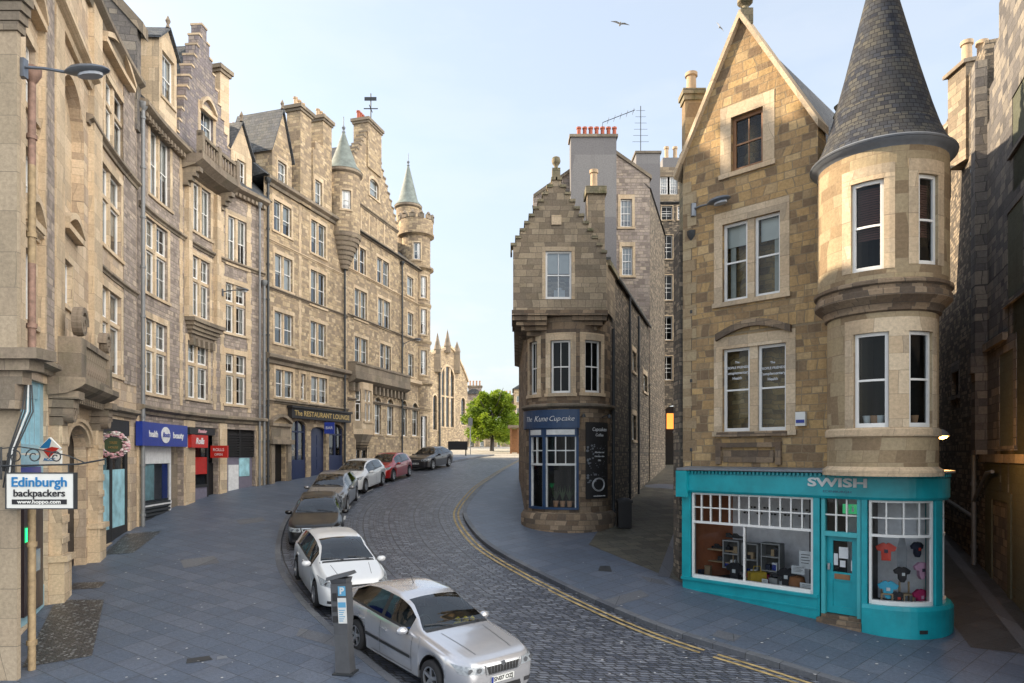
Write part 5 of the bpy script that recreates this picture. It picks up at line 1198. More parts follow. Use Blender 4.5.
# ---- turret
TC = (8.27, 15.3); TL = arc(TC, 1.1, -224, 30, 6); TU = arc(TC, 1.3, -222, 35, 6)
HL = []; HU = []
k3 = dict(pane='still_glass', reveal=.12, sw=.2, lint=.3, cols=1, rows=2, blind=0, proud=.01, depth=.7, sill=.0, bars=False)
def twin(pl, H, x0, x1, y0, y1, **k):
    a, c = pl.ux(x0), pl.ux(x1); z0 = CZ+(HY-y1)*14.25/F; z1 = CZ+(HY-y0)*14.25/F
    return window(pl, W_, H, a, c, z0, z1, **{**k3, **k})
twin(TU, HU, 851, 884, 180, 270, blind=0); twin(TU, HU, 918.5, 938, 178, 267); twin(TL, HL, 853.5, 889, 331, 427); twin(TL, HL, 909, 932.5, 331, 427)
b = MB(); wall(b, TL, 0, TL.len, Z(-.45), Z(3.3), HL, .12); t = b.build('turret', 'turret_ashlar', W_)
b = MB(); wall(b, TU, 0, TU.len, Z(3.3), Z(6.5), HU, .12); b.build('turret_drum', 'turret_ashlar', t)
b = MB()
a0, a1 = R(-226), R(40)
b.lathe((*TC, Z(3.0)), [(1.1, 0), (1.16, .03), (1.16, .08), (1.2, .16), (1.3, .24), (1.36, .3), (1.36, .42), (1.32, .46), (1.32, .52), (1.38, .56), (1.38, .62), (1.3, .66)], 44, a0=a0, a1=a1); b.build('corbel', 'brown_ashlar', t)
b = MB(); b.lathe((*TC, Z(.38)), [(1.1, 0), (1.15, .02), (1.15, .16), (1.1, .2)], 44, a0=a0, a1=a1); b.lathe((*TC, Z(-.45)), [(1.2, 0), (1.2, .12), (1.1, .2)], 44, a0=a0, a1=a1); b.pieces('string_course', 'dressed_stone', t)
b = MB(); b.lathe((*TC, Z(6.42)), [(1.3, -.05), (1.36, .02), (1.44, .06), (1.47, .12), (1.42, .16)], 44); b.build('gutter', 'lead', t)
b = MB(); b.lathe((*TC, Z(6.5)), [(1.46, 0), (1.27, .28), (1.14, .6), (.99, 1.1), (.75, 2.0), (.48, 3.1), (.21, 4.2), (.02, 5.0)], 48); b.build('cone_roof', 'cone_slate', t)
# blinds, radiators-and-bottles level of detail inside the windows
b = MB()
for z in range(22): 
    zz = CZ+(HY-182)*14.2/F-.05*z-.08; a, c = TU.ux(853), TU.ux(883); fbox(b, TU, a, c, zz, zz+.035, -.24, -.21)
    if z < 22: a, c = TU.ux(920), TU.ux(937); fbox(b, TU, a, c, zz, zz+.035, -.24, -.21)
b.build('slatted_blind', 'red_blind', t)
b = MB()
for x, m_ in ((862, 0), (872, 1), (880, 0), (926, 1)): u = TL.ux(x); q = TL.pt(u, CZ+(HY-424)*14.2/F, -.28); b.lathe(q, [(.05, 0), (.07, .08), (.09, .2), (.06, .2)], 10, m=m_)
b.build('plant_pot', ['paper', 'clay_pot'], t)
b = MB(); q = PS.pt(PS.ux(729), 0, 0)
for x0, x1 in ((726, 731), (770, 777)):
    a, c = PS.ux(x0), PS.ux(x1); fbox(b, PS, a, c, PS.zy(a, 297), PS.zy(a, 222), -.32, -.28)
b.build('curtain', 'curtain', W_)
b = MB(); a, c = PS.ux(723), PS.ux(746); fbox(b, PS, a, c, PS.zy(a, 247), PS.zy(a, 219), -.28, -.25); a, c = PS.ux(757), PS.ux(778); fbox(b, PS, a, c, PS.zy(a, 240), PS.zy(a, 216), -.28, -.25); b.build('blind', 'blind', W_)
# window lettering of the upper floor office
for x, tx in ((735.5, 'The'), (771, 'The')):
    u = PS.ux(x)
    for k, (s_, sz) in enumerate(((tx, .08), ('PEOPLE FRIENDS', .085), ('Complementary', .1), ('Health', .1))): text(s_, 'paper', W_, PS.pt(u, PS.zy(u, 362)-.14*k, -.1), tuple(SD)+(0,), (0, 0, 1), sz, ext=.001, offset=.002)
boxT = Matrix.Translation(PS.pt(PS.ux(802), PS.zy(PS.ux(802), 419), .05)) @ Matrix.Rotation(math.atan2(SD.y, SD.x), 4, 'Z')
b = MB(); b.box(-.12, .12, -.06, .05, -.17, .17, T=boxT); b.box(-.1, .1, -.075, -.06, -.1, -.02, m=1, T=boxT); b.build('alarm_box', ['sign_white', 'boots_blue'], W_)
downpipe(W_, *(PS.pt(PS.ux(826), 0, .07).xy), Z(3.3), Z(6.2), .035, 'iron', hopper=False)
# ---- the shopfront: straight run then a quarter-round bow
A2 = SA+SN*.45+SD*.28; tB = 4.91-.28; B2 = A2+SD*tB; C2 = B2-SN*1.2
def shop_plan(off, a_end=38):
    pts = [A2+SN*off, B2+SN*off]; a0_ = math.degrees(math.atan2(SN.y, SN.x)); n = int((a_end-a0_)/6)
    for k in range(1, n+1): a = R(a0_+(a_end-a0_)*k/n); pts.append(C2+Vector((math.cos(a), math.sin(a)))*(1.2+off))
    return Plan([tuple(p) for p in pts])
SP = shop_plan(0)
shp = bpy.data.objects.new('shopfront', None); COL.objects.link(shp); shp.parent = W_; WOFF[shp.name] = WOFF[W_.name]; shp.location = (0, 0, 0)
def sx_(x): return SP.ux(x)
zF0, zF1 = Z(-1.0), Z(-.42); zS = Z(-3.32)
b = MB(); sweep(b, SP, -.08, SP.len, [(-.3, zF0), (.06, zF0), (.10, zF0+.06), (.10, zF1-.1), (.06, zF1-.1), (.06, zF1), (-.3, zF1)]); b.build('fascia', 'teal', shp)
b = MB(); sweep(b, SP, -.1, SP.len, [(-.6, zF1), (.2, zF1+.02), (.2, zF1+.07), (-.6, zF1+.12)]); b.build('fascia_capping', 'lead', shp)
b = MB(); k = 0
while k < SP.len-.05: fbox(b, SP, k, k+.05, zF1-.07, zF1, .06, .12); k += .1
b.pieces('dentil', 'teal', shp)
b = MB(); fbox(b, SP, -.12, .2, zF0-.12, zF1, .1, .2); b.build('fascia_bracket', 'teal', shp)
uq = sx_(838.5); nn = SP.pt(uq, 0, 1)-SP.pt(uq, 0, 0)
TDIR = tuple(SD)+(0,)
text('SWISH', 'sticker_white', shp, SP.pt(uq, (zF0+zF1)/2+.07, .10), TDIR, (0, 0, 1), .27, ext=.02, offset=.009, sx=1.66)
text('EDINBURGH', 'cupcake_blue', shp, SP.pt(uq, (zF0+zF1)/2-.13, .10), TDIR, (0, 0, 1), .075, ext=.004, sx=1.5)
# stall riser and pilasters
uw0, uw1, ud0, ud1, ub0, ub1 = sx_(692), sx_(813), sx_(821.5), sx_(861), sx_(869), sx_(933)
b = MB(); fbox(b, SP, 0, sx_(818), G(14)-.5, zS, -.25, .05); fbox(b, SP, -.02, sx_(819), zS-.02, zS+.05, -.25, .1); fbox(b, SP, -.02, sx_(819), zS-.3, zS-.26, -.2, .07); b.build('stall_riser', 'teal', shp)
b = MB(); sweep(b, SP, sx_(864), SP.len, [(-.35, G(13)-.5), (.17, G(13)-.5), (.17, zS-.06), (.12, zS+.02), (-.35, zS+.02)]); b.build('stall_riser', 'teal', shp)
b = MB(); sweep(b, SP, 0, sx_(819), [(.05, G(14)-.5), (.055, G(14)-.5), (.055, G(16.5)+.05), (.05, G(16.5)+.05)]) if 0 else None
for a, c in ((-.02, uw0-.03), (uw1+.02, ud0-.03), (ud1+.02, ub0-.03)):
    b = MB(); fbox(b, SP, a, c, zS+.05 if a < ud1 else zS, zF0, -.2, .05)
    if a > 0 and a < ud0: fbox(b, SP, a, c, G(15)-.3, zS+.05, -.2, .04)
    if a > ud1-.1: fbox(b, SP, a, c, G(15)-.3, zS, -.2, .06)
    b.build('pilaster', 'teal', shp)
b = MB(); fbox(b, SP, ub1+.03, ub1+.27, zS, zF0, -.2, .05); b.build('pilaster', 'teal', shp)
# glazing
def glaze(a, c, z0, z1, zt, ncols, vert, name='window'):
    fr = MB(); w = .05
    fbox(fr, SP, a, a+w, z0, z1, -.12, -.0); fbox(fr, SP, c-w, c, z0, z1, -.12, -.0); fbox(fr, SP, a+w, c-w, z0, z0+.09, -.12, .02); fbox(fr, SP, a+w, c-w, z1-w, z1, -.12, -.01); fbox(fr, SP, a+w, c-w, zt-.03, zt+.03, -.11, -.0)
    for k in range(1, ncols): x = a+(c-a)*k/ncols; fbox(fr, SP, x-.016, x+.016, zt+.03, z1-w, -.09, -.015)
    fbox(fr, SP, a+w, c-w, (zt+z1)/2-.016, (zt+z1)/2+.016, -.085, -.02)
    for t in vert: x = a+(c-a)*t; fbox(fr, SP, x-.022, x+.022, z0+.09, zt-.03, -.1, -.01)
    o = fr.build(name, 'white_paint', shp)
    p = MB(); U = SP.us(a+.02, c-.02)
    for x, y in zip(U, U[1:]): p.face([SP.pt(x, z0, -.05), SP.pt(y, z0, -.05), SP.pt(y, z1, -.05), SP.pt(x, z1, -.05)])
    p.build('pane', 'shop_glass', o); return o
ztS = PS.zy(PS.ux(735), 525)-.0
ztS = Z(-1.78)
glaze(uw0, uw1, zS+.05, zF0, ztS, 12, (.46,)); glaze(ub0, ub1, zS+.02, zF0, ztS, 4, ()); glaze(ub1+.3, min(ub1+1.0, SP.len-.05), zS+.02, zF0, ztS, 2, ())
# door with fanlight
zD = G(15.9)+.17; zt_ = Z(-1.85)
b = MB(); 
for a, c in ((ud0, ud0+.08), (ud1-.08, ud1)): fbox(b, SP, a, c, zD, zF0, -.14, .02)
fbox(b, SP, ud0+.08, ud1-.08, zt_-.02, zt_+.09, -.14, .03)
fr = b.build('door_frame', 'teal_light', shp)
b = MB(); 
for k in (1, 2): x = ud0+.08+(ud1-ud0-.16)*k/3; fbox(b, SP, x-.016, x+.016, zt_+.09, zF0, -.1, -.02)
zm = (zt_+.09+zF0)/2; fbox(b, SP, ud0+.08, ud1-.08, zm-.016, zm+.016, -.095, -.025); fl = b.build('window', 'white_paint', shp)
b = MB(); fbox(b, SP, ud0+.08, ud1-.08, zt_+.09, zF0, -.07, -.065); b.build('pane', 'shop_glass', fl)
a, c = ud0+.09, ud1-.09
b = MB(); zg = zD+.92; fbox(b, SP, a, a+.13, zD+.02, zt_-.03, -.16, -.10); fbox(b, SP, c-.13, c, zD+.02, zt_-.03, -.16, -.10); fbox(b, SP, a+.13, c-.13, zt_-.13, zt_-.03, -.16, -.10); fbox(b, SP, a+.13, c-.13, zD+.02, zD+.18, -.16, -.10); fbox(b, SP, a+.13, c-.13, zg-.14, zg+.06, -.16, -.10); fbox(b, SP, a+.13, c-.13, zD+.18, zg-.14, -.15, -.125)
dr = b.build('door', 'teal', shp)
b = MB(); fbox(b, SP, a+.13, c-.13, zg+.06, zt_-.13, -.14, -.132); b.build('pane', 'shop_glass', dr)
b = MB(); fbox(b, SP, (a+c)/2-.17, (a+c)/2+.17, zg-.1, zg+.02, -.10, -.085); b.build('letterbox', 'brown_timber', dr)
b = MB(); fbox(b, SP, a+.03, a+.08, zg+.1, zg+.25, -.10, -.05); b.build('handle', 'chrome', dr)
b = MB()
for x0, x1, z0, z1 in ((.17, .44, .32, .58), (.2, .36, .12, .27), (.52, .72, .05, .3), (.02, .14, .15, .42)): fbox(b, SP, a+.13+x0*.75, a+.13+x1*.75, zg+.06+z0, zg+.06+z1, -.13, -.126)
b.build('notice', 'paper', dr)
b = MB(); fbox(b, SP, ud0-.05, ud1+.05, G(14)-.5, zD-.08, -.3, .2); fbox(b, SP, ud0, ud1, zD-.08, zD, -.3, .02); b.build('doorstep', 'brown_ashlar', shp)
b = MB(); fbox(b, SP, (a+c)/2-.02, (a+c)/2+.32, zm+.03, zm+.25, -.2, -.18); ex = b.build('exit_sign', 'exit_green', shp)
b = MB(); xx = (a+c)/2+.2; disc(b, SP.pt(xx, zm+.2, -.178), TDIR, (0, 0, 1), .02, .02, .003, 8); fbox(b, SP, xx-.02, xx+.03, zm+.08, zm+.17, -.18, -.176); fbox(b, SP, xx-.14, xx-.07, zm+.12, zm+.15, -.18, -.176); b.build('emblem', 'paper', ex)
# air brick
b = MB(); u = sx_(915); fbox(b, SP, u, u+.16, G(14.7)+.12, G(14.7)+.2, .17, .178); b.build('air_brick', 'near_black', shp)
# room behind the glass: back wall, floor, side panels
def inner(off, u0_, u1_, z0, z1, mat, name, th=.03): b = MB(); fbox(b, SP, u0_, u1_, z0, z1, -off-th, -off); return b.build(name, mat, shp)
zfl = zS-.02
b = MB(); fbox(b, SP, .05, ud0-.1, zfl-.05, zfl, -1.7, -.12); fbox(b, SP, ub0-.1, sx_(931), zfl-.05, zfl, -1.0, -.12); b.build('display_floor', 'room_dark', shp)
inner(1.6, .6, 2.75, zfl, zF0+.1, 'room_light', 'display_wall'); inner(1.6, 2.75, ud0-.1, zfl, zF0+.1, 'room_dark', 'display_wall')
b = MB(); q0, q1 = SP.pt(.12, 0, -.15), SP.pt(.62, 0, -1.6)
for p, q in ((q0, q1),): b.face([(p.x, p.y, zfl), (q.x, q.y, zfl), (q.x, q.y, zF0+.1), (p.x, p.y, zF0+.1)])
b.build('display_wall', 'room_orange', shp)
b = MB(); fbox(b, SP, ud0-.08, ud0-.05, zfl-.5, zF0, -3, -.15); fbox(b, SP, ud1+.04, ud1+.07, zfl-.5, zF0, -1.2, -.15); b.build('partition', 'room_dark', shp)
b = MB(); fbox(b, SP, -.05, sx_(868), zF0+.0, zF0+.02, -3, -.2); fbox(b, SP, ud0-.3, ud1+.3, zfl-.6, zF0, -2.6, -2.55); fbox(b, SP, .02, ud1+.5, G(14)-.5, G(14)-.3+0, -3, -.2) if 0 else None; b.build('shop_ceiling', 'room_mid', shp)
# back of the bow: pale curtain-like panel behind the children's clothes
b = MB(); q = [C2+SN*.25-SD*.75, C2+SN*.05+SD*.95, C2-SN*.4+SD*1.05]
for p, r_q in zip(q, q[1:]): b.face([(p.x, p.y, zfl), (r_q.x, r_q.y, zfl), (r_q.x, r_q.y, zF0), (p.x, p.y, zF0)])
b.build('display_wall', 'room_light', shp)
# ---- goods on display (each can be lifted away)
def sp_frame(u, z, d):
    t = SP.pt(u+.05, 0, d)-SP.pt(u-.05, 0, d); a = math.atan2(t.y, t.x); return Matrix.Translation(SP.pt(u, z, d)) @ Matrix.Rotation(a, 4, 'Z')
def tee(name, label, mat, x, y, size, d, group=None, baby=False, dep=14.5, deco='paper'):
    u = SP.ux(x, d); p = SP.pt(u, 0, d); z = CZ+(HY-y)*p.y/F; T = sp_frame(u, z, d); s_ = size
    sh = [(-.22, -.5), (.22, -.5), (.24, .1), (.42, .02), (.5, .22), (.2, .42), (.1, .44), (0, .38), (-.1, .44), (-.2, .42), (-.5, .22), (-.42, .02), (-.24, .1)]
    if baby: sh[0:2] = [(-.22, -.3), (-.08, -.5), (.08, -.5), (.22, -.3)]
    b = MB(); n = len(sh); fr_ = [T @ Vector((a*s_, -.02-.03*math.cos(a*3), c*s_)) for a, c in sh]; bk_ = [T @ Vector((a*s_, .03, c*s_)) for a, c in sh]
    c0_ = T @ Vector((0, -.06, -.05*s_)); c1_ = T @ Vector((0, .03, -.05*s_))
    for k in range(n): b.face([c0_, fr_[k], fr_[(k+1) % n]]); b.face([c1_, bk_[(k+1) % n], bk_[k]]); b.face([fr_[k], bk_[k], bk_[(k+1) % n], fr_[(k+1) % n]])
    o = b.build(name, mat, None, label=label, cat='clothes', group=group)
    g_ = MB(); g_.box(-.09*s_, .09*s_, -.075, -.067, -.08*s_, .1*s_, T=T); g_.build('print', deco, o); return o
gk = "children's clothes hung in the bow window"
tee('baby_bodysuit', 'bright red bib hanging high on the left in the bow window', 'tee_red', 886, 551, .42, -.35, gk, deco='tee_navy')
tee('baby_bodysuit', 'navy suit hanging top right in the bow window', 'tee_navy', 917, 549, .36, -.35, gk, True, deco='tee_red')
tee('baby_bodysuit', 'black suit hanging in the middle of the bow window', 'tee_black', 902, 574, .36, -.32, gk, True)
tee('baby_bodysuit', 'pale pink suit hanging on the right of the bow window', 'tee_pink', 921, 570, .40, -.22, gk, True, deco='tee_navy')
tee('baby_bodysuit', 'bright blue suit on a small chair in the bow window', 'tee_blue', 888, 589, .42, -.35, gk, True)
tee('baby_bodysuit', 'magenta suit at the bottom right of the bow window', 'tee_magenta', 920, 597, .40, -.22, gk, True, deco='tee_pink')
tee('baby_bodysuit', 'dark suit low in the middle of the bow window', 'tee_black', 898, 598, .32, -.3, gk, True, deco='tee_red')
tee('tshirt', 'black lettered tee propped under the shoe table in the shop window', 'tee_black', 735, 571, .5, -.5, 'tees in the long window'); tee('tshirt', 'dark tee lying in front of the right shelves in the shop window', 'tee_black', 787, 577, .5, -.35, 'tees in the long window')
def dev(u, d): return sp_frame(u, zfl, d)
# shoe table
u = SP.ux(716, -.9); T = sp_frame(u, zfl, -.9); tb = thing('display_table', 'pale wooden table carrying shoes in the shop window', 'table', T.translation)
b = MB(); b.box(-.62, .62, -.18, .18, .74, .78, T=T); b.box(-.6, .6, -.16, .16, .42, .45, T=T); b.build('tabletop', 'shelf_wood', tb)
for x in (-.6, .57):
    for y in (-.17, .14): boxobj('leg', 'shelf_wood', tb, x, x+.03, y, y+.03, 0, .74, T=T)
def shoe(label, u, z, d, mat='near_black', g='shoes on display in the long window'):
    T = sp_frame(u, z, d); b = MB(); b.box(-.13, .13, -.045, .045, 0, .03, T=T)
    pf = [(-.13, .03), (-.13, .12), (-.05, .12), (.02, .07), (.12, .05), (.13, .03)]
    for k in range(len(pf)):
        a, c = pf[k], pf[(k+1) % len(pf)]; b.face([T @ Vector((a[0], -.04, a[1])), T @ Vector((c[0], -.04, c[1])), T @ Vector((c[0], .04, c[1])), T @ Vector((a[0], .04, a[1]))])
    for y in (-.04, .04): b.face([T @ Vector((a, y, c)) for a, c in pf])
    b.build('shoe', mat, None, label=label, cat='shoe', group=g)
for k, (du, z) in enumerate(((-.45, .78), (-.2, .78), (.1, .78), (.4, .78), (-.3, .45), (.2, .45))): shoe('dark shoe standing on the pale display table', u+du, zfl+z, -.9)
def shelfbox(x0, x1, y0, y1, d, label):
    a, c = SP.ux(x0, d), SP.ux(x1, d); p = SP.pt((a+c)/2, 0, d); z1 = CZ+(HY-y0)*p.y/F; z0 = CZ+(HY-y1)*p.y/F; t = thing('display_shelf', label, 'shelf', SP.pt((a+c)/2, z0, d), 'box shelves in the shop window')
    b = MB()
    for z in (z0, (z0+z1)/2, z1-.03): fbox(b, SP, a, c, z, z+.03, d-.15, d+.15)
    for u_ in (a, c-.03): fbox(b, SP, u_, u_+.03, z0, z1, d-.14, d+.14)
    b.build('frame', 'shelf_grey', t)
    b = MB(); fbox(b, SP, a, c, z0, z1, d-.16, d-.15); b.build('back', 'room_mid', t)
    for k in range(5):
        uu_ = a+.1+(c-a-.2)*WR.random(); zz = (z0+.03, (z0+z1)/2+.03)[k % 2]; w = .05+.04*WR.random(); b = MB(); fbox(b, SP, uu_-w, uu_+w, zz, zz+.08+.14*WR.random(), d-.06, d+.06)
        b.build('box', ('tee_navy', 'shelf_wood', 'paper', 'tee_black', 'boots_blue')[k], None, label='small boxed item standing inside the window shelves', cat='box', group='boxed goods on the shelves')
shelfbox(725, 741, 540, 568, -.8, 'grey box shelf behind the black tee'); shelfbox(744, 760, 543, 577, -.8, 'grey box shelf beside the window bar'); shelfbox(763, 782, 543, 571, -.8, 'grey box shelf right of the window bar')
for k, x in enumerate((731, 738)): shoe('black shoe on top of the left box shelf', SP.ux(x, -.75), CZ+(HY-540)*17.8/F, -.75)
for k in range(10):
    u = 1.05+.19*k; z = zfl+1.75+(.16 if k % 2 else 0); b = MB(); T = sp_frame(u, z, -1.55)
    for s in (-.05, .05): disc(b, T @ Vector((s, 0, 0)), T.to_3x3() @ Vector((1, 0, 0)), (0, 0, 1), .04, .028, .006, 10)
    b.build('sunglasses', 'near_black', None, label='pair of sunglasses on the pale back wall of the shop', cat='sunglasses', group='sunglasses on the wall')
# more stock standing along the window floor
sr = random.Random(9)
for k, (x, mat) in enumerate(((700, 'tee_navy'), (706, 'shelf_wood'), (746, 'tee_red'), (750, 'tee_black'), (763, 'tee_magenta'), (769, 'tee_black'), (774, 'shelf_grey'), (779, 'paper'), (792, 'tee_navy'))):
    u = SP.ux(x, -.45); w = sr.uniform(.07, .12); h = sr.uniform(.12, .34); T = sp_frame(u, zfl, -.45-.12*(k % 3)); b = MB(); b.box(-w, w, -.06, .06, 0, h, T=T); b.box(-w-.008, w+.008, -.066, .066, h, h+.02, T=T)
    b.build('gift_box', mat, None, label='lidded gift box on the floor of the long shop window', cat='box', group='gift boxes on the window floor')
u = SP.ux(713, -1.3); T = sp_frame(u, zfl+1.1, -1.45); b = MB(); n = 20; c_ = T.translation
b.face([T @ Vector((.3*math.cos(2*math.pi*k/n), 0, .62*math.sin(2*math.pi*k/n))) for k in range(n)]); b.face([T @ Vector((.3*math.cos(2*math.pi*k/n), .03, .62*math.sin(2*math.pi*k/n))) for k in range(n)])
for k in range(n):
    A_, B_ = 2*math.pi*k/n, 2*math.pi*(k+1)/n; b.face([T @ Vector((.3*math.cos(A_), 0, .62*math.sin(A_))), T @ Vector((.3*math.cos(B_), 0, .62*math.sin(B_))), T @ Vector((.3*math.cos(B_), .03, .62*math.sin(B_))), T @ Vector((.3*math.cos(A_), .03, .62*math.sin(A_)))])
jb = b.build('jewellery_board', 'tee_black', None, label='tall black oval board hung with jewellery at the left of the shop window', cat='display board')
b = MB()
for k in range(26): b.box(*(lambda x, z: (x-.012, x+.012, -.012, -.002, z-.012, z+.012))(sr.uniform(-.18, .18), sr.uniform(-.42, .42)), T=T)
b.build('jewellery', 'paper', jb, kind='stuff')
# round stools, handbag, cards
b = MB(); q = SP.pt(SP.ux(757, -.4), zfl, -.4); b.box(q.x-.2, q.x+.2, q.y-.13, q.y+.13, q.z, q.z+.36); b.tube([(q.x-.1, q.y, q.z+.36), (q.x-.08, q.y, q.z+.5), (q.x+.08, q.y, q.z+.5), (q.x+.1, q.y, q.z+.36)], .012, 6); b.build('handbag', 'mustard', None, label='mustard yellow bag on the shop window floor', cat='bag')
b = MB(); q = SP.pt(SP.ux(797, -.4), zfl, -.4); b.lathe(q, [(.05, 0), (.17, .05), (.2, .2), (.17, .36), (.05, .4)], 16); b.build('pouf', 'pouf_brown', None, label='round brown pouf near the shop door', cat='pouf')
for x, y, w, h, d, lb in ((805.5, 560, .3, .42, -.2, 'large white notice behind the glass by the door'), (798, 570, .32, .2, -.2, 'wide white card under the large notice'), (808, 588, .38, .22, -.2, 'white card low in the window corner'), (765, 583, .16, .2, -.25, 'small white card beside the yellow bag')):
    u = SP.ux(x, d); p = SP.pt(u, 0, d); z = CZ+(HY-y)*p.y/F; T = sp_frame(u, z, d); b = MB(); b.box(-w/2, w/2, -.004, .004, -h/2, h/2, T=T); o = b.build('notice_card', 'paper', None, label=lb, cat='card')
    b = MB()
    for k in range(4): b.box(-w*.35, w*(.35-.1*(k % 2)), -.007, -.004, h*(.28-.16*k), h*(.32-.16*k), T=T)
    b.build('print', 'iron', o)
# little chairs in the bow window
for x in (887, 908):
    u = SP.ux(x, -.3); T = sp_frame(u, zfl, -.36); t = thing('small_chair', 'low wooden chair at the %s of the bow window' % ('left' if x < 900 else 'middle'), 'chair', T.translation, 'small wooden chairs')
    boxobj('seat', 'shelf_wood', t, -.12, .12, -.1, .1, .22, .25, T=T)
    for xx in (-.12, .09):
        boxobj('leg', 'shelf_wood', t, xx, xx+.03, -.1, -.07, 0, .22, T=T); boxobj('leg', 'shelf_wood', t, xx, xx+.03, .07, .1, 0, .5, T=T)
b = MB()
for k in range(14): x = -.1+.2*k/13; q = SP.pt(SP.ux(902, -.45), 0, -.45); b.tube([(q.x+x, q.y, zfl+.75), (q.x+x*1.1, q.y, zfl+1.2), (q.x+x*.5, q.y, zfl+1.5)], .006, 4)
b.build('hanging_necklaces', 'lead', None, label='cluster of dark hanging chains in the middle of the bow window', cat='jewellery')

# ================================================================== CUPCAKE SHOP (narrow rounded building)
Q_ = thing('narrow_gabled_building', 'narrow rounded stone building with crow-stepped gable and blue cupcake shop', 'building', (2.2, 28, G(27)))
CC = (2.2, 26.8); CR = 1.65
CB = arc(CC, CR, -205, 25, 6); HQ = []
kq = dict(pane='still_glass', reveal=.16, sw=.2, lint=.28, cols=2, rows=2, proud=.012, blind=0, depth=.9)
def qwin(x0, x1, y0, y1, Y, **k): a, c = CB.ux(x0), CB.ux(x1); return window(CB, Q_, HQ, a, c, CZ+(HY-y1)*Y/F, CZ+(HY-y0)*Y/F, **{**kq, **k})
qwin(550.5, 570.5, 340, 393, 25.2); qwin(585, 601, 341, 393, 25.5); qwin(529.5, 537, 342, 395, 26)
us0, us1 = CB.ux(530), CB.ux(578.5); hsf = Hole(us0, us1, Z(-2.02), Z(1.0)); HQ.append(hsf)
b = MB(); wall(b, CB, 0, CB.len, G(25)-1, Z(5.1), HQ, .16); b.build('wall', 'brown_ashlar', Q_)
b = MB(); b.lathe((*CC, G(25)-.6), [(CR+.2, 0), (CR+.2, 1.15), (CR+.1, 1.3), (CR, 1.32)], 44, a0=R(-200), a1=R(10)); b.build('plinth', 'brown_ashlar', Q_)
b = MB(); b.lathe((*CC, Z(1.72)), [(CR, 0), (CR+.1, .03), (CR+.18, .09), (CR+.18, .16), (CR, .2)], 44, a0=R(-205), a1=R(20)); b.build('string_course', 'weathered_cornice', Q_)
# shopfront
b = MB(); w = .09; zs0, zs1 = hsf.z0, hsf.z1; df = -.1
fbox(b, CB, us0, us1, zs1-.32, zs1, df-.02, .05); fbox(b, CB, us0, us1, zs0, zs0+.08, df-.02, .06)
um_ = CB.ux(544.5)
for a, c in ((us0, us0+w), (um_-.06, um_+.06), (us1-w, us1)): fbox(b, CB, a, c, zs0, zs1, df-.02, .05)
sweep(b, CB, us0, us1, [(df-.04, zs0), (-1.3, zs0), (-1.3, zs1), (df-.04, zs1)], 1, closed=False)
fr = b.build('shopfront', ['cupcake_blue', 'room_dark'], Q_)
b = MB(); zt_ = Z(-.35)
for a, c, n in ((us0+w, um_-.06, 2), (um_+.06, us1-w, 3)):
    fbox(b, CB, a, c, zt_-.04, zt_+.04, df, .01)
    for k in range(1, n): x = a+(c-a)*k/n; fbox(b, CB, x-.02, x+.02, zt_+.04, zs1-.32, df+.01, -.01)
    fbox(b, CB, a, a+.04, zt_, zs1-.32, df+.01, 0); fbox(b, CB, c-.04, c, zt_, zs1-.32, df+.01, 0); zz = (zt_+zs1-.32)/2; fbox(b, CB, a+.04, c-.04, zz-.02, zz+.02, df+.012, -.012)
    fbox(b, CB, a, a+.04, zs0+.08, zt_, df+.01, 0); fbox(b, CB, c-.04, c, zs0+.08, zt_, df+.01, 0); fbox(b, CB, a+.06, c-.06, zs1-.25, zs1-.06, .05, .06)
o = b.build('window', 'sticker_white', fr)
b = MB(); U = CB.us(us0+.05, us1-.05)
for x, y in zip(U, U[1:]): b.face([CB.pt(x, zs0, df+.02), CB.pt(y, zs0, df+.02), CB.pt(y, zs1, df+.02), CB.pt(x, zs1, df+.02)])
b.build('pane', 'shop_glass', o)
b = MB(); uf0, uf1 = CB.ux(525), CB.ux(579); fbox(b, CB, uf0, uf1, Z(1.0), Z(1.68), 0.0, .1); fs = b.build('fascia_sign', 'cupcake_blue', Q_, label='navy curved shop fascia with white script')
for tx, x, sz in (('The', 531.5, .3), ('Kune', 542.5, .33), ('Cup', 555.2, .29), ('cake', 567.5, .29)):
    u = CB.ux(x); text(tx, 'paper', fs, CB.pt(u, Z(1.34), .115), tdir(CB, u), (0, 0, 1), sz*.92, shear=.35, offset=-.002, ext=.004)
# plant pots and mannequin-ish stands in the window
for k in range(4):
    u = um_+.3+.35*k; q = CB.pt(u, zs0+.08, -.4); t = thing('pot_plant', 'spiky houseplant behind the cupcake shop glass', 'plant', q, 'plants in the cupcake window')
    b = MB(); b.lathe(q, [(.08, 0), (.11, .22), (.09, .22)], 10); b.build('pot', 'clay_pot', t)
    b = MB()
    for j in range(12): a = j*.52+k; b.face([q+Vector((0, 0, .2)), q+Vector((.12*math.cos(a+.3), .12*math.sin(a+.3), .5)), q+Vector((.2*math.cos(a), .2*math.sin(a), .62+.1*(j % 3)))])
    b.build('leaves', 'leaf_dark', t)
